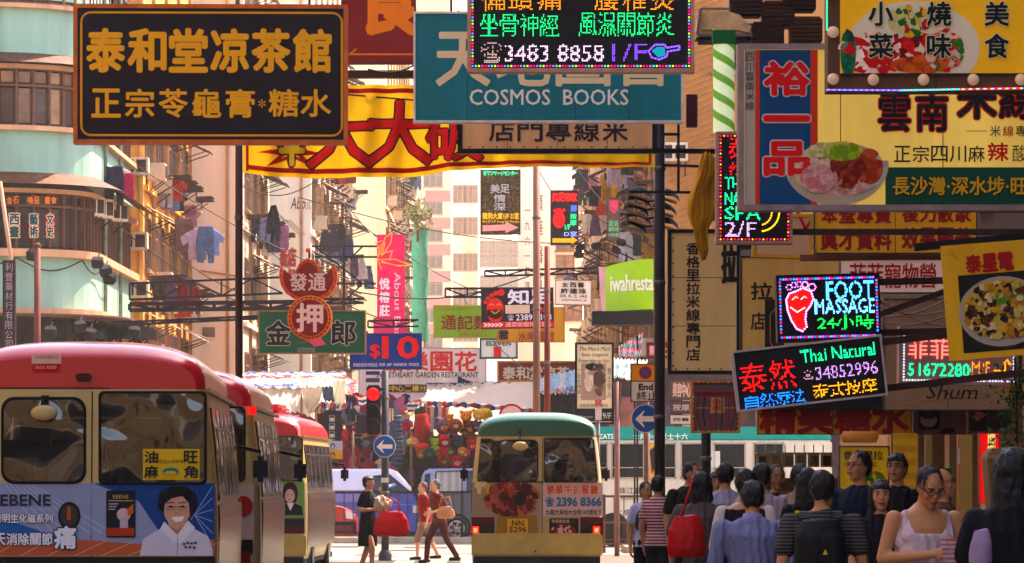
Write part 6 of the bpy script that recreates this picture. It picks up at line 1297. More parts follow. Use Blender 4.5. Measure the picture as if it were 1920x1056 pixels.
# ivy at the right edge
m = MB(); rr = random.Random(4)
for i in range(420):
    c = Vector((rr.gauss(0, .09), rr.gauss(0, .05), rr.uniform(-.55, .15))); u = Vector((rr.gauss(0, 1), rr.gauss(0, 1), rr.gauss(0, 1))).normalized(); v = u.orthogonal().normalized(); r_ = rr.uniform(.012, .028)
    m.add([c - u * r_, c - v * r_ * .6, c + u * r_, c + v * r_ * .6], [(0, 1, 2, 3)])
t = thing('hanging_plant', 'trailing ivy plant hanging at the right edge under the 51672280 sign', 'plant', W(1903, 720, 33)); m.build('foliage', M('#3c5c28', var=.4, scale=20), t); MB().tube([(0, 0, .2), (.02, 0, -.5)], .01, 6).build('stem', RUST(), t)
tag(t.children[0], kind='stuff')
b = sign('small_notice', 'small yellow notice among the ivy at the right edge', 1885, 720, 1900, 742, 33.4, '#c89c28', None, th=.02); b.text('特價', 1887, 724, 1898, 738, '#3c3020', v=True)
# clutter signs behind End sign
for i, (x0, y0, x1, y1, f_, tx, tc, lab) in enumerate(((1212, 642, 1256, 672, '#8a2430', '龍大', '#d8b0a8', 'small dark red sign with 龍 behind the thick dark pole'), (1256, 712, 1300, 750, '#6a5450', '美容中心', '#c8a898', 'small grey brown sign left of the poster case'), (1256, 752, 1298, 776, '#5a4c4c', '按摩', '#a89890', 'small dark sign under the grey brown sign'), (1256, 778, 1298, 796, '#cfc0b0', '西醫', '#2c2c34', 'small white sign with black characters above the teal bus roof'))):
    b = sign('shop_sign', lab, x0, y0, x1, y1, 88, f_, '#3c3034', fw=1); b.text(tx, x0 + 5, y0 + 6, x1 - 5, y1 - 6, tc, b=.02, gap=.1)
# overhead wires
wires = [((240, 300, 118), (760, 560, 118)), ((240, 440, 116), (560, 600, 112)), ((455, 420, 110), (720, 600, 104)), ((690, 130, 60), (860, 20, 60)), ((560, 370, 130), (1120, 460, 130)), ((250, 380, 115), (440, 545, 110)), ((700, 440, 130), (1040, 590, 130)), ((620, 330, 140), (720, 450, 140)), ((1010, 320, 120), (1230, 600, 110)), ((1085, 320, 110), (1200, 400, 100)), ((1000, 700, 100), (860, 540, 120)), ((655, 545, 99), (1000, 515, 99)), ((455, 350, 120), (600, 335, 120))]
for i, (a, c_) in enumerate(wires):
    A, C_ = W(*a), W(*c_); t = thing('overhead_wire', 'thin black wire sagging across the street, ' + ('from the ochre tenement to the green signboard', 'lowest from the ochre tenement', 'left of the magenta banner', 'over the dark red sign', 'long one across the far towers', 'just right of the green corner building', 'behind the foot sign', 'short one under the yellow banner', 'beside the tall middle pole', 'steep one near the dot grid sign', 'rising over the foot sign', 'level with the top of the foot sign', 'short one at the faded beauty advert')[i], 'wire', A, group='wires over the street')
    MB().tube([(C_ - A) * (k / 12) - Vector((0, 0, .35 * math.sin(math.pi * k / 12))) for k in range(13)], .014 if i != 3 else .012, 4).build('cable', DARK(), t)
# bamboo and green net column
t = thing('netted_scaffold', 'tall narrow scaffold wrapped in pale green netting', 'scaffold', (X(788, 200), 200, 0))
m = MB(); vs = []; n = 14; k = 10
for j in range(n + 1):
    z = Z(640, 200) + (Z(428, 200) - Z(640, 200)) * j / n
    for i in range(k): a = i * 6.283 / k; r_ = .36 * (1 + .16 * math.sin(3 * a + j) + .08 * math.sin(7 * a + 2.3 * j)); vs.append((r_ * math.cos(a), r_ * math.sin(a), z))
m.add(vs, [(j * k + i, j * k + (i + 1) % k, (j + 1) * k + (i + 1) % k, (j + 1) * k + i) for j in range(n) for i in range(k)], smooth=True); m.build('netting', M('#5c9c84', rough=.8, var=.2, scale=4, bump=.6), t)
for i in range(4): MB().tube([(.2 * math.cos(i * 1.57), .2 * math.sin(i * 1.57), 0), (.2 * math.cos(i * 1.57), .2 * math.sin(i * 1.57), Z(430, 200))], .05, 6).build('bamboo_pole', M('#9a7c50'), t)
# roof garden tree on top of it
def tree(name, label, px, py, d, r, n, seed, trunk):
    rr = random.Random(seed); t = thing(name, label, 'tree', W(px, py, d)); m = MB()
    for i in range(n):
        c = Vector((rr.gauss(0, r * .42), rr.gauss(0, r * .4), rr.gauss(0, r * .5))); u = Vector((rr.gauss(0, 1), rr.gauss(0, 1), rr.gauss(0, 1))).normalized(); v = u.orthogonal().normalized(); s0 = rr.uniform(.08, .18)
        m.add([c - u * s0, c - v * s0 * .5, c + u * s0, c + v * s0 * .5], [(0, 1, 2, 3)])
    o = m.build('crown', M('#7c7a50', var=.4, scale=3), t); o['kind'] = 'stuff'; MB().tube([(0, 0, -r - trunk), (0, 0, 0)], .07, 6, r2=.02).build('trunk', M('#6a5038'), t)
tree('balcony_tree', 'wispy tree sprouting from a balcony above the green netting', 783, 404, 199, .7, 260, 5, .5)
# ------------------------------------------------------------------ market stalls behind the cars
def tarp(t, pts_top, pts_bot, d0, d1, c, band=None, name='tarpaulin', n=26, sag=.12, org=None):
    """sheet between two pixel polylines, top one at distance d1, bottom one at d0, with sag and ruffles"""
    m = MB(); vs = []; ny = 8; rr = random.Random(int(pts_top[0][0]))
    for j in range(ny + 1):
        f = j / ny
        for i in range(n + 1):
            g_ = i / n; k0 = np.linspace(0, 1, len(pts_top)); k1 = np.linspace(0, 1, len(pts_bot))
            a = W(np.interp(g_, k0, [p[0] for p in pts_top]), np.interp(g_, k0, [p[1] for p in pts_top]), d1); b_ = W(np.interp(g_, k1, [p[0] for p in pts_bot]), np.interp(g_, k1, [p[1] for p in pts_bot]), d0)
            p = a.lerp(b_, f); p.z -= sag * math.sin(math.pi * f) * .6 * (.7 + .3 * math.sin(i * .9)); p.y += .05 * math.sin(i * 1.7 + j); p.z += .035 * math.sin(i * 2.3 + j * 1.1)
            vs.append(p - org)
    m.add(vs, [(j * (n + 1) + i, j * (n + 1) + i + 1, (j + 1) * (n + 1) + i + 1, (j + 1) * (n + 1) + i) for j in range(ny) for i in range(n)], smooth=True)
    return m.build(name, M(c, rough=.6, var=.1, scale=4, bump=.6, band=band, trans=.35), t)
ds = 122.0
def stall(name, label, px0, px1, label_cat='market stall'):
    t = thing(name, label, label_cat, (X((px0 + px1) / 2, ds), ds, 0)); org = t.location
    for px in (px0 + 6, px1 - 6):
        for dy in (0, 2.4): m = MB(); m.tube([(X(px, ds) - org.x, dy, 0), (X(px, ds) - org.x, dy, 2.9)], .04, 8); m.build('pole', M('#8a7464', metal=.4), t)
    MB().box(X(px0, ds) - org.x + .2, X(px1, ds) - org.x - .2, .6, 2.2, 0, .8).build('table', M('#4a3634', var=.3), t)
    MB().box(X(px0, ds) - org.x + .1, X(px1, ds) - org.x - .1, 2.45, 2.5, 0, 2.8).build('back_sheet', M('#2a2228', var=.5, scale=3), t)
    return t
sl = stall('market_stall', 'left market stall roofed in red, white and blue striped tarpaulin', 455, 668); o = sl.location
BL, RD, WH = '#2c4a8c', '#b02c40', '#e0d8cc'
tarp(sl, [(440, 697), (560, 697), (648, 697)], [(440, 726), (560, 728), (660, 722)], ds - .2, ds + 2.2, WH, (('#b84858', '#c8b8b0', '#3a5890', '#c8c0b8'), 2.2, 2, 1.0), org=o)
tarp(sl, [(455, 728), (520, 727), (565, 724)], [(455, 766), (520, 770), (562, 778)], ds - 1.0, ds, '#e0d8c8', org=o, sag=.05)
tarp(sl, [(440, 762), (562, 774)], [(440, 788), (562, 792)], ds - 1.05, ds - 1.0, WH, (('#a83848', '#304a84'), 4.5, 2, .5), org=o, sag=0, name='valance')
tarp(sl, [(562, 712), (600, 706), (640, 712)], [(570, 755), (600, 752), (650, 760)], ds - 1.3, ds - .2, '#dcdcd0', org=o, name='awning_flap')
tarp(sl, [(564, 728), (608, 725)], [(578, 776), (590, 772)], ds - 1.5, ds - 1.35, '#b0a090', org=o, name='awning_flap', n=8)
tarp(sl, [(603, 726), (624, 724)], [(608, 752), (628, 754)], ds - 1.6, ds - 1.5, '#4a5468', org=o, name='awning_flap', n=8)
tarp(sl, [(624, 715), (648, 712)], [(628, 762), (646, 758)], ds - 1.45, ds - 1.4, '#c8c4b0', org=o, name='awning_flap', n=8)
tarp(sl, [(600, 755), (660, 755)], [(602, 766), (660, 766)], ds - 1.5, ds - 1.4, RD, ((BL, '#c8b8b0'), 3, 0, .4), org=o, name='valance', sag=0)
sr = stall('market_stall', 'right market stall with a big white tarpaulin roof over hanging soft toys', 765, 1010); o = sr.location
tarp(sr, [(806, 721), (880, 719), (1000, 712)], [(790, 752), (880, 756), (1002, 768)], ds - .6, ds + 2.0, '#e6dfd0', org=o, sag=.1)
tarp(sr, [(806, 721), (1000, 712)], [(800, 728), (1000, 725)], ds + 1.7, ds + 2.0, WH, ((BL, WH, RD, WH), .9, 0, 1.5), org=o, sag=0, name='striped_edge', n=20)
tarp(sr, [(793, 752), (880, 756), (1002, 768)], [(795, 761), (880, 764), (1000, 776)], ds - .68, ds - .62, RD, ((BL, '#c8b8b0'), 2.5, 0, .3), org=o, sag=0, name='valance')
tarp(sr, [(798, 762), (842, 762)], [(800, 815), (838, 792)], ds - .7, ds - .1, RD, (('#c0b0a8', BL, '#c0b0a8'), 2.3, 0), org=o, sag=0, name='striped_curtain', n=14)
tarp(sr, [(763, 757), (796, 745)], [(765, 776), (775, 770)], ds - .8, ds - .7, RD, ((WH, BL, WH), 3.5, 2), org=o, sag=0, name='striped_flap', n=8)
tarp(sl, [(655, 738), (690, 742)], [(664, 835), (690, 830)], ds + .9, ds + 1, RD, ((WH, BL, WH), 3.0, 2, .6), org=sl.location, sag=0, name='striped_curtain', n=10)
# work lights of the stalls
for i, (px, py, w_) in enumerate(((868, 770, 9), (862, 788, 2), (950, 795, 2))):
    t = thing('stall_lamp', 'white fluorescent lamp under the right stall roof, ' + ('brightest' if i == 0 else 'small one left' if i == 1 else 'small one by the minibus'), 'lamp', W(px, py, ds - .5)); MB().box(-w_ * .0075, w_ * .0075, 0, .06, -.03, .03).build('tube', LED('#ffe8f0', 3), t); MB().box(-w_ * .009, w_ * .009, 0, .06, .032, .05).build('shade', M('#a09890'), t); MB().bar((0, .03, .05), (0, .03, .28), .012).build('cord', DARK(), t)
# soft toys
def toy(px, py, s0, c1, c2, label, d, kind=0):
    t = thing('soft_toy', label, 'toy', W(px, py, d)); m = MB(); m.ell((0, 0, 0), (s0, s0 * .8, s0 * 1.02), 14, 10); m.build('head', M(c1, rough=.9, var=.2, scale=12, bump=.5), t)
    m = MB(); m.ell((-s0 * .75, 0, s0 * .75), s0 * .36, 10, 8); m.ell((s0 * .75, 0, s0 * .75), s0 * .36, 10, 8); m.build('ear', M(c1, rough=.9, var=.2), t) if kind != 2 else None
    m = MB(); m.ell((0, -s0 * .6, -s0 * .2), (s0 * .45, s0 * .35, s0 * .35), 10, 8); m.build('muzzle', M(c2, rough=.9), t)
    m = MB(); [m.ell((x_ * s0, -s0 * .74, s0 * .25), s0 * .12, 8, 6) for x_ in (-.3, .3)]; m.ell((0, -s0 * .95, -s0 * .05), s0 * .1, 8, 6); m.build('eye', M('#141214', rough=.2), t)
    if kind == 1: m = MB(); m.ell((0, 0, -s0 * 1.5), (s0 * .8, s0 * .6, s0 * .9), 12, 8); [m.tube([(x_ * s0 * .5, 0, -s0 * 1.9), (x_ * s0 * .9, -s0 * .4, -s0 * 2.5)], s0 * .28, 8) for x_ in (-1, 1)]; [m.tube([(x_ * s0 * .6, 0, -s0 * 1.0), (x_ * s0 * 1.3, -s0 * .3, -s0 * 1.5)], s0 * .24, 8) for x_ in (-1, 1)]; m.build('torso', M(c1, rough=.9, var=.2), t)
tl = [(833, 800, .24, '#6c5a64', '#d87c24', 'big grey soft toy with an orange face hanging left'), (835, 828, .2, '#b82034', '#e0c0c0', 'red round soft toy with a white snout'), (858, 830, .22, '#24343c', '#3c4c50', 'dark teal round soft toy in the middle'), (855, 797, .18, '#8a4c2c', '#d8b080', 'brown eared soft toy with a pale snout'), (868, 805, .14, '#c8941c', '#5a3414', 'yellow soft toy beside the brown ones'), (882, 802, .2, '#7a3c28', '#c07848', 'reddish brown soft toy by the hanging lamp'), (897, 778, .16, '#d8b048', '#e8d090', 'pale yellow soft toy hanging under the roof edge'), (912, 777, .17, '#d8b048', '#b88c30', 'second yellow soft toy under the roof edge'), (874, 781, .16, '#e09020', '#f0c050', 'bright orange soft toy near the lamp'), (815, 830, .12, '#9cb43c', '#d8d890', 'small lime soft toy beside the red one'), (777, 829, .14, '#d88870', '#e8c0a8', 'pink soft toy ball at the left corner of the toy stall'), (768, 829, .09, '#c8c850', '#e0e0a0', 'tiny yellow green ball toy at the stall corner'), (834, 864, .19, '#8a4020', '#d87828', 'brown orange soft toy low in the pile'), (858, 866, .21, '#b04048', '#d8a080', 'raspberry coloured soft toy low in the pile'), (872, 850, .15, '#c8585c', '#e0b098', 'pink soft toy right in the pile'), (805, 850, .17, '#2c4440', '#58786c', 'dark green soft toy left in the pile'), (814, 870, .15, '#1f3438', '#345058', 'very dark blue soft toy at the pile foot'), (845, 846, .15, '#406c3c', '#a8c080', 'green soft toy in the pile'), (790, 852, .14, '#8a7040', '#c8a860', 'khaki soft toy below the orange cushion'), (876, 870, .13, '#5c2c30', '#a86858', 'maroon soft toy near the minibus'), (820, 848, .13, '#a07848', '#e0c890', 'tan soft toy in the middle of the pile'), (850, 815, .13, '#8c2c50', '#e08ca0', 'plum soft toy between red and brown ones'), (893, 800, .15, '#4c3440', '#8a6474', 'dusky soft toy at the right'), (922, 788, .13, '#b04c30', '#e8b080', 'rust soft toy at the right end'), (802, 822, .14, '#7c5c40', '#c8a070', 'mouse brown soft toy left of the grey one'), (842, 785, .12, '#b86c28', '#e8c070', 'honey coloured soft toy above the brown ones'), (886, 835, .16, '#b83830', '#e0a080', 'scarlet soft toy right of the dark teal one'), (866, 846, .12, '#c88c4c', '#f0d8a0', 'sandy soft toy low in the middle')]
for i, (px, py, s0, c1, c2, lab) in enumerate(tl): toy(px, py, s0, c1, c2, lab, ds - .95 - .12 * (i % 4), (0, 1, 0, 2)[i % 4])
t = thing('soft_cushion', 'tall orange red plush bolster hanging at the left of the toy stall', 'toy', W(790, 800, ds - 1.1)); MB().tube([(0, 0, -.5), (0, 0, -.3), (.03, 0, .0), (.0, 0, .3), (0.02, 0, .45)], [.15, .24, .25, .2, .08], 14).build('bolster', M('#b8401c', rough=.9, var=.3, scale=20, bump=.8), t); MB().ell((.02, -.02, -.55), (.22, .2, .12), 14, 8).build('base', M('#d8581c', rough=.9), t)
MB().box(-.0, .01, 0, .01, .45, .7).build('cord', DARK(), t)
# hanging garments, towels, bags and shirts with printed panels
t = thing('shirt_display', 'black hanging cloth with a column of four printed round heads', 'display cloth', W(622, 832, ds - 1.7)); s_ = (ds - 1.7) / F
MB().box(-15 * s_, 18 * s_, 0, .05, -2 * s_, 62 * s_).build('cloth', M('#16182a', rough=.9, var=.2), t); b = Board(t, 622, 832, s_, 0, .012)
for k in range(4):
    y_ = 785 + k * 15; b.rect(617, y_ - 6, 628, y_ + 6, '#a89c90', 1); b.disc(622.5, y_, 4, 4.6, '#dcd4cc', 2); b.poly([(618, y_), (619, y_ - 5), (626, y_ - 5), (627, y_), (624, y_ - 2)], '#181820', 3)
for i, (c, lab, y_) in enumerate((('#c4b8c0', 'white shirt with a dark haired face print', 835), ('#d8a41c', 'bright yellow shirt with a dark haired face print', 852))):
    t = thing('printed_shirt', lab + ' under the black display cloth', 'shirt', W(628, y_ + 9, ds - 1.8)); MB().box(-14 * s_, 14 * s_, 0, .04, 0, 17 * s_).build('fabric', M(c, rough=.9, var=.15, bump=.5), t); b = Board(t, 628, y_ + 9, s_, 0, .012); b.disc(624, y_ + 2, 4.5, 6, '#1a1618', 1); b.disc(624, y_ + 3, 2.8, 4, c, 2)
rr = random.Random(12)
cols_ = ['#2c3a5c', '#b03048', '#d8a02c', '#c87890', '#8a2c48', '#3c2c3c', '#d8c8b8', '#6c5c8c', '#a85c3c', '#384c44', '#d06c80', '#1c1c28', '#8a9ab0']
GN = {}
def hung(px, py, kd, c, d, sc, rz, lab, grp):
    k = (kd, c)
    if k not in GN: GN[k] = garment(kd, c); o = GN[k]
    else: o = GN[k].copy(); col.objects.link(o)
    o.location = W(px, py, d); o.scale = (sc,) * 3; o.rotation_euler = (0, rr.uniform(-.2, .2), rz); tag(o, lab, 'clothing', grp)
cn = {'#2c3a5c': 'navy', '#b03048': 'crimson', '#d8a02c': 'yellow', '#c87890': 'pink', '#8a2c48': 'plum', '#3c2c3c': 'dark purple', '#d8c8b8': 'off-white', '#6c5c8c': 'lavender', '#a85c3c': 'rust', '#384c44': 'bottle green', '#d06c80': 'rose', '#1c1c28': 'black', '#8a9ab0': 'pale blue'}
for i in range(120):
    px = rr.uniform(648, 768); py = rr.uniform(735, 865); c = rr.choice(cols_ if px < 700 or i % 3 else ['#c87890', '#d8c8b8', '#6c5c8c', '#8a9ab0']); kd = rr.choice(('shirt', 'towel', 'dress', 'shirt'))
    hung(px, py, kd, c, ds + .9 + rr.uniform(-.7, .6), rr.uniform(.32, .6), rr.uniform(-.5, .5), '%s %s hanging between the two stalls, %s row, %s the signal pole' % (cn[c], 'cloth' if kd == 'towel' else kd, 'top' if py < 775 else 'middle' if py < 820 else 'bottom', 'left of' if px < 708 else 'behind' if px < 735 else 'right of'), '%s %s goods between the stalls' % (cn[c], kd))
for i in range(26):
    px = rr.uniform(566, 660); py = rr.uniform(768, 860); c = rr.choice(('#1c1c28', '#2c3a5c', '#3c2c3c', '#b03048', '#8a2c48')); hung(px, py, rr.choice(('shirt', 'towel')), c, ds - .9 + rr.uniform(-.4, .4), rr.uniform(.4, .7), rr.uniform(-.4, .4), '%s garment hanging in the left stall, %s, %s' % (cn[c], 'high up' if py < 800 else 'half way up' if py < 830 else 'low down', 'near its left end' if px < 600 else 'in its middle' if px < 630 else 'near its right end'), '%s garments in the left stall' % cn[c])
for i in range(22):
    px = rr.uniform(775, 800) if i % 2 else rr.uniform(1000, 1075); py = rr.uniform(755, 850); c = rr.choice(('#1c1c28', '#3c2c3c', '#384c44')); hung(px, py, rr.choice(('shirt', 'towel', 'dress')), c, ds + .5 + rr.uniform(-.4, .4), rr.uniform(.6, .9), 0, '%s garment hanging %s of the toy stall, %s' % (cn[c], 'left' if px < 900 else 'right', 'high up' if py < 785 else 'half way up' if py < 820 else 'low down'), '%s garments beside the toy stall' % cn[c])
for k in range(12):
    t = thing('folded_bag', ORD[k] + ' tier from the top of the blue grey hanging organiser', 'organiser', W(745, 782 + k * 8, ds - .3), group='blue grey tiered organiser right of the signal pole'); MB().tube([(-.11 - .006 * k, 0, 0), (.11 + .006 * k, 0, 0)], .05, 8).build('tier', M('#4c6878', var=.2), t)
# back of the market: dark mass of further stalls with tarps, and shop front behind
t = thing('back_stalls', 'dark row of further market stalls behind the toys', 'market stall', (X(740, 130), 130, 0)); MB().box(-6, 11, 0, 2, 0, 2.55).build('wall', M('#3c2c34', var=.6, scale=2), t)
for px0, px1, c in ((640, 780, '#b8a8a0'), (1000, 1110, '#9cb0b4'), (1060, 1180, '#a8b8b8')):
    tarp(t, [(px0, 712 if px0 < 900 else 700), (px1, 708 if px0 < 900 else 690)], [(px0 - 5, 740), (px1, 738)], 126, 130, c, ((RD, c, BL, c), 1.0, 0, 1.0), org=t.location)
t = thing('market_canopy', 'pale blue striped canopy in front of the lingerie poster foot', 'canopy', (X(1050, 112), 112, 0)); tarp(t, [(1000, 712), (1090, 690)], [(1000, 735), (1090, 722)], 110, 112, '#9cb8bc', (('#c8c4bc', '#7c9cb4'), 2.2, 0, .8), org=t.location)
for x_ in (1004, 1086): MB().tube([(X(x_, 111) - t.location.x, -1, 0), (X(x_, 111) - t.location.x, -1, Z(715, 111))], .04, 6).build('pole', STEEL(), t)
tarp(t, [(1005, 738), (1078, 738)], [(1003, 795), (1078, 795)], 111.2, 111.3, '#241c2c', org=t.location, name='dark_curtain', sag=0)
t = thing('striped_cloth', 'teal and red wave striped canopy cloth left of the thick dark pole', 'canopy', (X(1195, 95), 95, 0)); tarp(t, [(1160, 650), (1205, 625)], [(1160, 668), (1200, 668)], 94, 96, '#48646c', (('#a85060', '#384c58'), 5, 2, 1.2), org=t.location, sag=.2); MB().bar((0, 0, 0), (0, 0, Z(630, 95)), .04).build('pole', DARK(), t)
t = thing('striped_cloth', 'pale blue and white cloth heap right of the lingerie poster', 'canopy', (X(1190, 97), 97, 0)); tarp(t, [(1150, 672), (1215, 676)], [(1150, 705), (1190, 712)], 96, 98, '#98a8a8', (('#c0c0b8', '#788c94'), 4, 2, 1), org=t.location, sag=.3); MB().bar((0, 0, 0), (0, 0, Z(700, 97)), .04).build('pole', DARK(), t)
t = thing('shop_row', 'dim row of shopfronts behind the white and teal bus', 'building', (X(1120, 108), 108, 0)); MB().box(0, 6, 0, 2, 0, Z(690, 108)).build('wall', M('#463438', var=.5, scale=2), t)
for i in range(6):
    m = MB(); x_ = .3 + i * .9; m.box(x_, x_ + .7, -.03, 0, 2.4, 3.6 - .2 * (i % 2)); m.build('panel', M(['#8a5c54', '#544450', '#a08070', '#5c3c3c'][i % 4], var=.4), t)
# ------------------------------------------------------------------ people
def cap(mb, a, b, ra, rb, n=12, flat=1.0):
    a, b = Vector(a), Vector(b); d = b - a; q = d.to_track_quat('Z', 'Y').to_matrix(); L_ = d.length; vs = []; st = []
    for t in (-1, -.85, -.5, 0): st.append((t * ra, ra * math.sqrt(max(0, 1 - t * t)) + .0006))
    for t in (0, .5, .85, 1): st.append((L_ + t * rb, rb * math.sqrt(max(0, 1 - t * t)) + .0006))
    for h, r in st: vs += [a + q @ Vector((r * math.cos(6.2832 * k / n), r * flat * math.sin(6.2832 * k / n), h)) for k in range(n)]
    fs = [(i * n + k, i * n + (k + 1) % n, (i + 1) * n + (k + 1) % n, (i + 1) * n + k) for i in range(7) for k in range(n)] + [tuple(range(n))[::-1], tuple(7 * n + k for k in range(n))]
    mb.add(vs, fs)
def loft(mb, rings, n=20, pw=1.0, front=None):
    """rings: (z, rx, ry, cx, cy)"""
    vs = []
    for z, rx, ry, cx, cy in rings:
        for k in range(n):
            c, s = math.cos(6.2832 * k / n), math.sin(6.2832 * k / n); vs.append((cx + rx * math.copysign(abs(c) ** .85, c), cy + ry * math.copysign(abs(s) ** .9, s), z))
    fs = [(i * n + k, i * n + (k + 1) % n, (i + 1) * n + (k + 1) % n, (i + 1) * n + k) for i in range(len(rings) - 1) for k in range(n)] + [tuple(range(n))[::-1], tuple((len(rings) - 1) * n + k for k in range(n))]
    mb.add(vs, fs)
# one relaxed hand: wrist at origin, fingers towards -z, palm facing +x side, thumb forward (-y)
hb = MB(); hb.ell((0, 0, -.045), (.017, .038, .052), 12, 8)
for i, (y0, L_) in enumerate(((-.028, .068), (-.010, .076), (.010, .072), (.027, .058))):
    p0 = Vector((0, y0 * .95, -.075)); p1 = p0 + Vector((.006, 0, -L_ * .42)); p2 = p1 + Vector((.014, 0, -L_ * .30)); p3 = p2 + Vector((.016, 0, -L_ * .2))
    cap(hb, p0, p1, .0092, .0085, 8); cap(hb, p1, p2, .0085, .0078, 8); cap(hb, p2, p3, .0078, .0068, 8)
cap(hb, (.004, -.03, -.03), (.016, -.052, -.06), .012, .0095, 8); cap(hb, (.016, -.052, -.06), (.024, -.058, -.088), .0095, .0075, 8)
cap(hb, (0, 0, .015), (0, 0, -.02), .024, .022, 10)
HAND = remesh(hb, .0045, 1); HV = [v.co.copy() for v in HAND.vertices]; HF = [tuple(p.vertices) for p in HAND.polygons]
SKIN = {'l': '#c49a80', 'm': '#b08468', 'd': '#926a54'}
def person(label, px, d, topY, yaw=0, skin='m', hair='short', hairc='#17120f', top='tee', topc='#b0b0b0', topmat=None, bottom='trousers', botc='#202024', female=False, elbows=None, wrists=None,
           pitch=0, hyaw=0, step=0, fat=1.0, glasses=False, lean=0, collar=None, vox=.012, mouth='#8a4440', shoes='#1c1a1c', grp=None, bare=None, px_is_root=True):
    H = EYE + (HY - topY) * d / F; s = H / 1.70
    gz = .12 if X(px, d) > .7 and d < 83 else 0.0
    H -= gz; s = H / 1.70
    root = thing('person', label, 'person', (X(px, d), d, gz), R(yaw), group=grp); root.scale = (s, s, s)
    sw = (.165 if female else .19) * fat; hwid = .155 if female else .15
    ln = lambda z: -lean * max(0, z - .9)       # forward lean
    hip = [Vector((-.085, 0, .88)), Vector((.085, 0, .88))]
    knee = [Vector((-.09, -.02 - step * .22, .48)), Vector((.09, -.02 + step * .16, .48))]; ank = [Vector((-.09, .02 - step * .30, .09)), Vector((.09, .03 + step * .36, .09 + .05 * step))]
    sho = [Vector((-sw + .008, ln(1.36), 1.362)), Vector((sw - .008, ln(1.36), 1.362))]
    el = [Vector(e) for e in (elbows or [(-sw - .05, .03 + ln(1.1), 1.09), (sw + .05, .03 + ln(1.1), 1.09)])]
    wr = [Vector(e) for e in (wrists or [(-sw - .06, -.05 + ln(.9), .84), (sw + .06, -.05 + ln(.9), .84)])]
    hc = Vector((0, -.015 + ln(1.6), 1.585)); nk = Vector((0, ln(1.45) + .01, 1.42)); Rh = Matrix.Rotation(R(hyaw), 3, 'Z') @ Matrix.Rotation(R(pitch), 3, 'X')
    hp = lambda v: nk + Rh @ (Vector(v) + Vector((0, -.025, .165)))     # v relative to the head centre
    b = MB()
    tor = [(.84, hwid, .105, 0, 0), (.94, hwid * .97, .11, 0, 0), (1.04, .13 * fat, .095 * fat, 0, ln(1.04)), (1.2, .15 * fat, .112 * fat, 0, ln(1.2)), (1.31, .165 * fat, .115 * fat, 0, ln(1.31)), (1.39, .155 * fat, .085, 0, ln(1.39)), (1.43, .085, .065, 0, ln(1.43) + .005), (1.46, .055, .055, 0, ln(1.46) + .008)]
    loft(b, tor)
    cap(b, nk - Vector((0, 0, .02)), hp((0, .02, -.06)), .054, .05)
    HM = MB(); HM.ell((0, 0, .01), (.074, .092, .108), 18, 14); HM.ell((0, -.028, -.06), (.054, .055, .055), 14, 10); HM.ell((0, -.066, -.098), (.024, .022, .018), 10, 8)
    cap(HM, (0, -.088, .012), (0, -.106, -.022), .008, .0135, 8); HM.ell((0, -.095, -.056), (.024, .012, .010), 10, 6)
    for k in (-1, 1): HM.ell((k * .075, .008, -.008), (.010, .019, .030), 8, 8); HM.ell((k * .042, -.066, -.03), (.022, .02, .022), 8, 6); HM.ell((k * .028, -.084, .028), (.022, .010, .008), 8, 6)
    b.add([hp(v) for v in HM.v], HM.f)
    for k in (0, 1):
        cap(b, sho[k], el[k], .052 * fat, .041); cap(b, el[k], wr[k], .041, .026)
        cap(b, hip[k], knee[k], .083, .056); cap(b, knee[k], ank[k], .056, .036); cap(b, ank[k] + Vector((0, .03, -.04)), ank[k] + Vector((0, -.13, -.055)), .036, .03)
    me = remesh(b, vox, 2)
    vs = [v.co.copy() for v in me.vertices]; fs = [tuple(p.vertices) for p in me.polygons]; bpy.data.meshes.remove(me)
    for k in (0, 1):
        dr = (wr[k] - el[k]).normalized(); z = -dr; x = Vector((0, 0, 0)); inward = Vector((1 if k == 0 else -1, 0, 0)); x = (inward - z * inward.dot(z))
        if x.length < .2: x = Vector((0, -1, 0)) - z * (-z.y)
        x.normalize(); y = z.cross(x) 
        flip = -1 if y.y < 0 else 1       # keep the thumb forward
        Tm = Matrix((x, y * flip, z)).transposed(); n = len(vs)
        vs += [wr[k] + Tm @ v for v in HV]; fs += [tuple(i + n for i in (f if flip == 1 else f[::-1])) for f in HF]
    o = MB(); o.add(vs, fs, smooth=True); bo = o.build('body', M(SKIN[skin], rough=.5, var=.1, scale=8), root, fixn=False)
    # hair
    hm = MB()
    if hair == 'bald': hm.ell((0, .03, -.005), (.079, .078, .075), 14, 10); cut = .0
    elif hair == 'receding': hm.ell((0, .020, .034), (.080, .092, .094), 18, 12)
    else: hm.ell((0, .022, .036), (.082, .095, .095), 18, 12); hm.ell((0, .04, -.0), (.080, .068, .085), 14, 10)
    if hair in ('bob', 'long'):
        low = -.19 if hair == 'bob' else -.42
        loft(hm, [(low, .07, .022, 0, .065), (low * .5, .10, .045, 0, .055), (-.02, .096, .07, 0, .035), (.05, .088, .075, 0, .03)], 16)
        for k in (-1, 1): cap(hm, (k * .072, -.025, .05), (k * .085, -.01, low * .62), .025, .02, 8)
    if hair == 'bun': hm.ell((0, .115, .03), .035, 10, 8); hm.ell((0, .1, -.03), (.02, .02, .06), 8, 6)
    if hair in ('fringe', 'bob', 'long') : hm.ell((0, -.052, .072), (.062, .04, .034), 12, 8)
    me = remesh(hm, .007, 1, .011, 30)
    o = MB(); hv = [hp(v.co) for v in me.vertices]; o.add(hv, [tuple(p.vertices) for p in me.polygons], smooth=True)
    rs = random.Random(int(px)); nv = len(me.vertices); nr = [Rh @ v.normal.copy() for v in me.vertices]
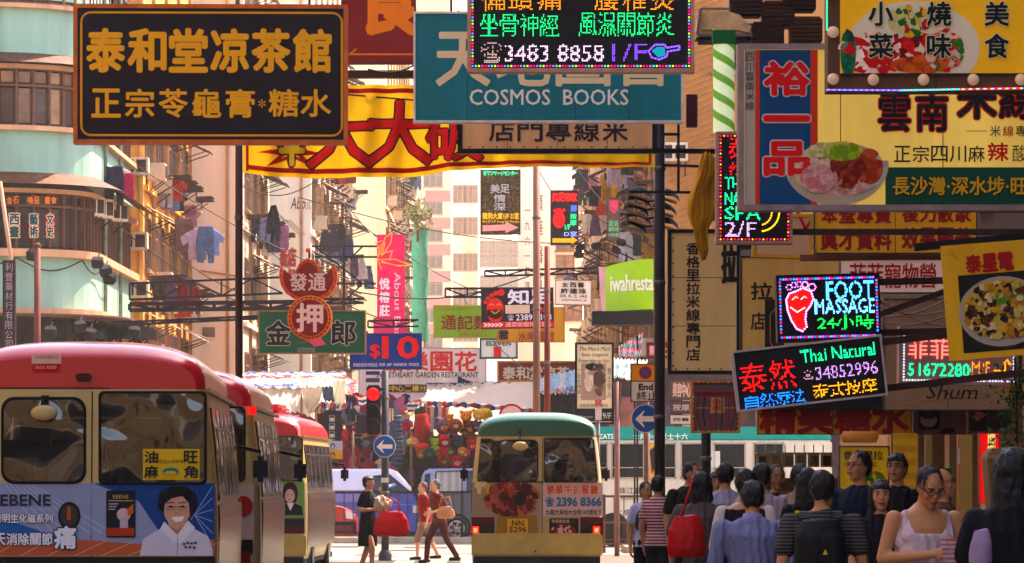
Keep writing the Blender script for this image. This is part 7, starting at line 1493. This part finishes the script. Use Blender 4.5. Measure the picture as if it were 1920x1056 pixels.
    for _ in range(900 if d < 50 else 300):       # loose strands lying over the cap
        i_ = rs.randrange(nv); p_ = hv[i_] + nr[i_] * .001; n_ = nr[i_]
        if n_.z < -.5: continue
        dv = Vector((rs.gauss(0, .45), rs.gauss(0, .35) - (.3 if n_.z > .8 else 0), -1)); dv = (dv - n_ * dv.dot(n_)).normalized(); sd = dv.cross(n_) * .0016; pts = [p_]
        for q_ in range(3): p_ = p_ + dv * rs.uniform(.010, .020) + n_ * (.0022 - .0012 * q_) + Vector((0, 0, -.0015)); pts.append(p_)
        o.add([v_ for q_, c_ in enumerate(pts) for v_ in (c_ - sd * (1 - q_ * .28), c_ + sd * (1 - q_ * .28))], [(0, 1, 3, 2), (2, 3, 5, 4), (4, 5, 7, 6)])
    o.build('hair', M(hairc, rough=.42, var=.4, scale=30, bump=.4, spec=.3), root, fixn=False)
    # face
    for k in (-1, 1):
        e = MB(); e.ell(hp((k * .030, -.083, .012)), (.0135, .009, .0075), 10, 8); eo = e.build('eye', M('#94887c', rough=.4, var=0), root)
        e = MB(); e.ell(hp((k * .030, -.0905, .012)), (.0065, .004, .0068), 8, 6); e.build('iris', M('#17100e', rough=.2, var=0), eo)
        e = MB(); cap(e, hp((k * .014, -.094, .030)), hp((k * .048, -.082, .031)), .0042, .003, 6); e.build('eyebrow', M(hairc, var=0), root)
    e = MB(); cap(e, hp((-.018, -.103, -.056)), hp((.018, -.103, -.056)), .0058, .0058, 6); e.build('mouth', M(mouth, rough=.4, var=0), root)
    if glasses:
        g_ = MB()
        for k in (-1, 1):
            c = [hp((k * .033 + .024 * math.cos(a), -.106, .010 + .018 * math.sin(a))) for a in [R(30 * i) for i in range(13)]]; g_.tube(c, .0022, 5)
            g_.bar(hp((k * .057, -.104, .014)), hp((k * .078, .0, .006)), .004)
        g_.bar(hp((-.009, -.108, .014)), hp((.009, -.108, .014)), .004); g_.build('glasses', M('#2a2426', rough=.3, metal=.5, var=0), root)
    # clothes
    cm = MB(); gr = .014 if top != 'suit' else .022
    hem = .84 if top not in ('dress',) else .80
    if top == 'tank':
        loft(cm, [(hem, hwid + gr + .02, .135, 0, 0), (1.04, .155 * fat + gr, .12 * fat + gr, 0, ln(1.04)), (1.2, .158 * fat + gr, .118 * fat + gr, 0, ln(1.2)), (1.27, .165 * fat + gr, .118 * fat + gr, 0, ln(1.27))])
        loft(cm, [(1.2, .15 * fat, .05, 0, .075), (1.36, .15 * fat, .045, 0, .06), (1.40, .13, .03, 0, .045)])
        for k in (-1, 1): cap(cm, (k * .115, ln(1.25) - .075, 1.25), (k * .122, ln(1.38) - .02, 1.385), .052, .036, 10); cap(cm, (k * .122, ln(1.38) - .02, 1.385), (k * .112, .06, 1.33), .036, .05, 10); cap(cm, (k * .15, ln(1.2) - .02, 1.22), (k * .155, ln(1.36), 1.365), .05, .034, 8)
    elif top == 'vest': 
        loft(cm, [(hem + .04, hwid + gr, .125, 0, 0)] + [(z, rx + gr, ry + gr, cx, cy) for z, rx, ry, cx, cy in tor[2:6]])
    else:
        loft(cm, [(hem, hwid + gr + .012, .105 + gr + .012, 0, 0), (.94, hwid * 1.0 + gr, .11 + gr, 0, 0)] + [(z, rx + gr * (1.2 if i == 0 else 1), ry + gr, cx, cy) for i, (z, rx, ry, cx, cy) in enumerate(tor[2:6])] + [(1.425, .095 + gr, .07 + gr, 0, ln(1.43) + .005), (1.445, .06 + gr, .055 + gr, 0, ln(1.44) + .008)])
        sl_ = {'tee': .62, 'dress': .25, 'blouse': .75}.get(top)
        for k in (0, 1):
            if sl_: cap(cm, sho[k], sho[k].lerp(el[k], sl_), .058 * fat, .062 * fat)
            else: cap(cm, sho[k], el[k], .060 * fat, .056); cap(cm, el[k], el[k].lerp(wr[k], .92), .056, .04)
    me = remesh(cm, vox * .9, 2, .005 if top == 'tank' else .011, 9); o = MB(); o.add([v.co for v in me.vertices], [tuple(p.vertices) for p in me.polygons], smooth=True)
    o.build({'tank': 'tank_top', 'vest': 'waistcoat', 'suit': 'jacket', 'dress': 'dress_top'}.get(top, 'shirt'), topmat or M(topc, rough=.85, var=.16, scale=5, wave=.5), root, fixn=False)
    if top == 'vest':
        cm = MB(); 
        for k in (0, 1): cap(cm, sho[k], el[k], .062, .054); cap(cm, el[k], el[k].lerp(wr[k], .9), .054, .04)
        loft(cm, [(1.30, .14, .09, 0, ln(1.3)), (1.41, .13, .075, 0, ln(1.4)), (1.45, .068, .064, 0, ln(1.45) + .008)])
        me = remesh(cm, vox, 2, .005, 8); o = MB(); o.add([v.co for v in me.vertices], [tuple(p.vertices) for p in me.polygons], smooth=True); o.build('shirt', M('#c4b4ac', rough=.85, var=.1), root, fixn=False)
    if collar:
        cm = MB(); cm.lathe((0, ln(1.45) + .008, 0), [(.075, 1.425), (.068, 1.468), (.061, 1.47), (.066, 1.43)], 18); cm.build('collar', M(collar, rough=.8), root)
    bm_ = MB()
    if bottom == 'skirt': loft(bm_, [(.5, .185, .15, 0, step * .02), (.7, .19, .15, 0, 0), (.88, hwid + .03, .125, 0, 0), (1.0, .13, .11, 0, ln(1.0))])
    else:
        loft(bm_, [(.80, hwid + .012, .115, 0, 0), (.92, hwid + .008, .12, 0, 0), (.99, .142, .112, 0, ln(.98))]); e_ = .95 if bottom == 'trousers' else .15
        for k in (0, 1):
            cap(bm_, hip[k], knee[k], .096, .07); 
            if bottom == 'trousers': cap(bm_, knee[k], knee[k].lerp(ank[k], .97), .07, .055)
            else: cap(bm_, knee[k], knee[k].lerp(ank[k], .12), .072, .07)
    me = remesh(bm_, vox * 1.1, 2, .006, 8); o = MB(); o.add([v.co for v in me.vertices], [tuple(p.vertices) for p in me.polygons], smooth=True); o.build({'skirt': 'skirt', 'trousers': 'trousers'}.get(bottom, 'shorts'), M(botc, rough=.85, var=.15, bump=.3), root, fixn=False)
    for k in (0, 1):
        sh_ = MB(); a = ank[k]; cap(sh_, a + Vector((0, .045, -.045)), a + Vector((0, -.15, -.055)), .044, .036, 10); 
        sh_.v = [(v[0], v[1], max(v[2], a.z - .09)) for v in sh_.v]; sh_.build('shoe', M(shoes, rough=.5), root)
    root['s'] = s
    return root, hp, el, wr, s
def hold(root, p):     # local point of a person -> world
    return root.location + Matrix.Rotation(root.rotation_euler.z, 3, 'Z') @ (Vector(p) * root.scale.x)
def bag(name, label, cat, loc, w, dpt, h, c, rz=0, strap=None, slouch=.3, flat=False):
    t = thing(name, label, cat, loc, rz); m = MB(); loft(m, [(-h, w * .42, dpt * .4, 0, 0), (-h * .8, w * .52, dpt * .55, 0, 0), (-h * .4, w * .48, dpt * .5, 0, 0), (-.02, w * .30, dpt * .18, 0, 0)])
    me = remesh(m, min(w, h) * .035, 2, .012, 11); o = MB(); o.add([v.co for v in me.vertices], [tuple(p.vertices) for p in me.polygons], smooth=True); o.build('pouch', M(c, rough=.45, var=.1, bump=.3), t, fixn=False)
    if strap:
        m = MB(); pts = [Vector(p) for p in strap]; m.tube(pts, .011, 6); m.build('strap', M(c, rough=.5), t)
    return t
def stripes(c1, c2, n, wav=.0): return M(c1, rough=.85, var=.08, scale=6, band=(c2, n, 2))

# crossing the road, in the sun
w1, hp, el, wr, s = person('woman in a black dress walking right across the road with a big red handbag', 690, 71, 893, 62, 'l', 'fringe', '#1c1414', 'tee', '#1b181c', bottom='skirt', botc='#17161a', female=True, elbows=[(-.23, .04, 1.12), (.20, .02, 1.11)], wrists=[(-.12, -.22, 1.13), (.10, -.25, 1.13)], step=.5)
p = hold(w1, (0, -.30, 1.10)); bag('handbag', 'big bright red handbag held by the woman in black', 'handbag', p + Vector((.14, -.12, .02)), .56, .13, .42, '#d01c18', R(4), [(-.13, 0, -.05), (-.12, 0, .12), (0, 0, .2), (.12, 0, .12), (.13, 0, -.05)])
t = thing('plastic_bag', 'crumpled pale plastic bag held above the big red handbag', 'bag', p + Vector((-.0, -.06, .12))); m = MB(); m.ell((0, 0, 0), (.14, .09, .13), 14, 10); me = remesh(m, .012, 1, .05, 16); o_ = MB(); o_.add([v.co for v in me.vertices], [tuple(q.vertices) for q in me.polygons]); o_.build('film', M('#d0b8a0', rough=.35, var=.2), t, fixn=False)
w2, hp, el, wr, s = person('old woman in brown walking left with a tan handbag', 824, 81.5, 900, -62, 'l', 'bun', '#4a4440', 'blouse', '#6c3830', bottom='trousers', botc='#4c2c2a', female=True, elbows=[(-.22, .05, 1.12), (.22, .05, 1.12)], wrists=[(-.14, -.2, 1.02), (.14, -.22, 1.05)], step=.9, lean=.18, fat=1.05)
p = hold(w2, (-.25, -.0, 1.10)); bag('handbag', 'tan leather handbag on the arm of the old woman in brown', 'handbag', Vector((X(836, 80.9), 80.9, Z(948, 80.9))), .34, .13, .24, '#a07860', R(-8), [(-.13, 0, -.03), (-.08, 0, .14), (.06, 0, .16), (.12, 0, -.03)])
person('woman in a red top half hidden behind the old woman in brown', 798, 84.5, 905, -70, 'l', 'short', '#5c3c2c', 'tee', '#8c1820', bottom='shorts', botc='#8c7464', female=True, step=.6, lean=.1)
# driver's arm and passenger in the people carrier
t, hp, el, wr, s = person('driver of the blue and white car with a bare forearm out of the window', 738, 112.55, 884, -80, 'm', 'short', '#1a1614', 'suit', '#8ca4bc', bottom='trousers', elbows=[(-.26, -.1, 1.14), (.44, -.04, 1.36)], wrists=[(-.25, -.35, 1.15), (.66, -.36, 1.27)])

# the crowd on the right pavement, back row first
G = 'crowd'
person('woman in a white and blue top facing the camera left of the dark pole', 1211, 48, 905, 12, 'm', 'bun', '#17120f', 'tee', '#b8b8c8', bottom='trousers', botc='#18181c', female=True, hyaw=10)
bag('shoulder_bag', 'dark blue shoulder bag of the woman left of the dark pole', 'bag', W(1213, 950, 47.7), .26, .12, .26, '#28344c')
person('person in a red striped tee half hidden by the dark pole', 1234, 46.5, 893, 150, 'm', 'short', '#17120f', topmat=stripes('#c0a8a0', '#8a2c38', 26), bottom='trousers', botc='#1c1c22', female=True)
person('tall man in a dark olive tee looking down in the crowd', 1292, 44, 867, 25, 'm', 'short', '#15110f', 'tee', '#24271f', bottom='trousers', botc='#1c1e24', pitch=12, hyaw=15, fat=1.05)
person('woman facing the camera between the grey blouse and white tee', 1343, 43.5, 886, 0, 'm', 'fringe', '#17120f', 'tee', '#7a5c54', female=True)
wg, *_ = person('bob haired woman in a grey blouse seen from behind with a red shoulder bag', 1315, 34, 887, 172, 'm', 'bob', '#120e10', 'blouse', '#58504e', bottom='trousers', botc='#191a20', female=True, fat=1.15, elbows=[(-.26, .02, 1.1), (.27, .0, 1.12)], wrists=[(-.12, -.16, 1.0), (.27, -.08, .86)])
bag('shoulder_bag', 'bright red shoulder bag hanging at the back of the grey bloused woman', 'bag', W(1288, 962, 33.6), .30, .14, .34, '#b01424', R(10), [(-.05, 0, -.05), (.0, -.02, .12), (.05, -.02, .27)])
person('man in a pale lilac tee seen from behind', 1360, 40, 870, 176, 'm', 'short', '#120e0e', 'tee', '#989098', bottom='trousers', botc='#1a1a20', fat=1.05)
person('man in a black waistcoat and pale shirt seen from behind', 1398, 31, 882, 170, 'm', 'short', '#120e0e', 'vest', '#1c1c24', bottom='trousers', botc='#1a1a20', fat=1.02)
person('man in a pale grey shirt with his back turned, behind the waistcoat man', 1428, 36, 871, 165, 'm', 'short', '#120e0e', 'shirt', '#9a8c90', bottom='trousers', botc='#1c1c22', collar='#a89ca0')
person('dark haired man at the back between grey shirt and beige jacket', 1456, 38.5, 874, 10, 'd', 'short', '#120e0e', 'tee', '#2a2830', bottom='trousers')
person('man in a lavender shirt seen from behind with a low bowed head', 1411, 26.5, 903, 178, 'm', 'short', '#14100f', 'shirt', '#73738e', bottom='trousers', botc='#15161a', fat=1.18, pitch=14, collar='#8684a8')
person('man in a beige jacket turned half away', 1500, 38, 872, 140, 'd', 'short', '#15110f', 'suit', '#8c7468', bottom='trousers', botc='#2a2428', fat=1.1)
person('woman with long black hair seen from behind left of the backpack', 1515, 31.5, 880, 175, 'm', 'long', '#0f0d10', 'tee', '#1c1a20', bottom='trousers', female=True)
wb_, *_ = person('man in a grey striped tee seen from behind carrying a black backpack', 1541, 25.5, 885, 180, 'm', 'short', '#120e0e', topmat=stripes('#5c5654', '#2c2a2c', 42), bottom='trousers', botc='#202024', fat=1.15)
t = thing('backpack', 'black backpack with a yellow triangle badge on the striped tee man', 'backpack', (X(1541, 25.2), 25.36, Z(1040, 25.2)))
m = MB(); loft(m, [(-.22, .13, .07, 0, -.06), (-.1, .155, .10, 0, -.07), (.1, .15, .09, 0, -.06), (.20, .11, .05, 0, -.04)]); me = remesh(m, .012, 2, .008, 12); o_ = MB(); o_.add([v.co for v in me.vertices], [tuple(q.vertices) for q in me.polygons], smooth=True); o_.build('pack', M('#16161b', rough=.6, var=.2, bump=.3), t, fixn=False)
for k in (-1, 1):
    m = MB(); pts = [Vector((k * .07, -.05, .13)), Vector((k * .09, -.01, .20)), Vector((k * .10, .05, .235)), Vector((k * .10, .10, .24))]; 
    for a, c_ in zip(pts[:-1], pts[1:]): m.bar(a, c_, .06, .02)
    m.build('shoulder_strap', M('#15151a', rough=.6), t)
b = Board(t, 1541, 1040, 25.2 / F, -.175, .004); b.poly([(1542, 1040), (1552, 1040), (1547, 1030)], '#c8b020', 1, 'badge')
for k in (-1, 1): m = MB(); m.ell((-.11 * k - .02, -.02 + .0, .24), (.02, .012, .014), 8, 6); m.build('buckle', M('#a89030', metal=.4), t) if k == 1 else None
person('man with glasses in a navy tee looking left past the board', 1611, 33, 848, -38, 'm', 'short', '#120e0e', 'tee', '#1c2638', bottom='trousers', hyaw=-12, glasses=True, pitch=-4)
person('woman with glasses and dark top staring left beside the yellow board', 1681, 34.5, 852, -22, 'm', 'fringe', '#15100f', 'tee', '#1a1a20', bottom='trousers', female=True, glasses=True, pitch=-6)
person('girl in a black tee with long hair looking at the camera', 1652, 28.5, 902, 5, 'm', 'long', '#18100f', 'tee', '#14141a', bottom='trousers', female=True, hyaw=-8)
person('older bald man with glasses in profile behind the tank top man', 1768, 30.5, 880, 75, 'm', 'bald', '#5c5048', 'shirt', '#6a4c40', bottom='trousers', glasses=True, pitch=-8)
tk, hp, el, wr, s = person('man in a white tank top reading a folded paper', 1733, 24, 870, 12, 'm', 'receding', '#1c1613', 'tank', '#c4b0b4', bottom='trousers', botc='#5c4c48', pitch=26, hyaw=6, fat=1.06, elbows=[(-.265, .0, 1.12), (.265, .02, 1.12)], wrists=[(-.02, -.26, 1.15), (.13, -.24, 1.20)], vox=.0095, glasses=True)
p = hold(tk, (.10, -.34, 1.16)); t = thing('newspaper', 'folded newspaper sheet held by the tank top man', 'newspaper', p)
m = MB(); n = 8; vs = []
for i in range(n + 1):
    f = i / n; vs += [(-.09 + .02 * f, .0 - .04 * math.sin(3 * f), .08 - .26 * f), (.02 + .03 * f, -.06, .07 - .27 * f), (.10 + .02 * f, .02 * math.sin(4 * f), .10 - .26 * f)]
m.add(vs, [q for i in range(n) for q in ((3 * i, 3 * i + 1, 3 * i + 4, 3 * i + 3), (3 * i + 1, 3 * i + 2, 3 * i + 5, 3 * i + 4))]); m.build('sheet', M('#b0908c', rough=.7, var=.35, scale=22, band=('#8a6468', 40, 2)), t, fixn=False)
person('woman with very long black hair at the right edge, back to the camera', 1898, 19.5, 845, 172, 'm', 'long', '#0c0b0e', 'tee', '#15171c', bottom='trousers', female=True, fat=1.1)
bag('carrier_bag', 'crinkled lilac carrier bag beside the long haired woman at the right edge', 'bag', W(1838, 985, 19.3), .1, .06, .2, '#8c7890')
# passengers seen through the rear glass belong to the green bus: dark shapes on the seats are left to the glass
bpy.data.scenes.remove(tmp)

# ------------------------------------------------------------------ air
hz = MB(); hz.box(-110, 130, -100, 620, -1.5, 64); h_ = hz.build('haze', M('#ffffff'), None); h_['kind'] = 'stuff'
hm_ = bpy.data.materials.new('haze'); hm_.use_nodes = True; nt = hm_.node_tree; nt.nodes.remove(nt.nodes['Principled BSDF'])
pv = nt.nodes.new('ShaderNodeVolumePrincipled'); pv.inputs['Color'].default_value = (1, .93, .84, 1); pv.inputs['Density'].default_value = .00024; pv.inputs['Anisotropy'].default_value = .35
nt.links.new(pv.outputs[0], nt.nodes['Material Output'].inputs['Volume']); h_.data.materials[0] = hm_
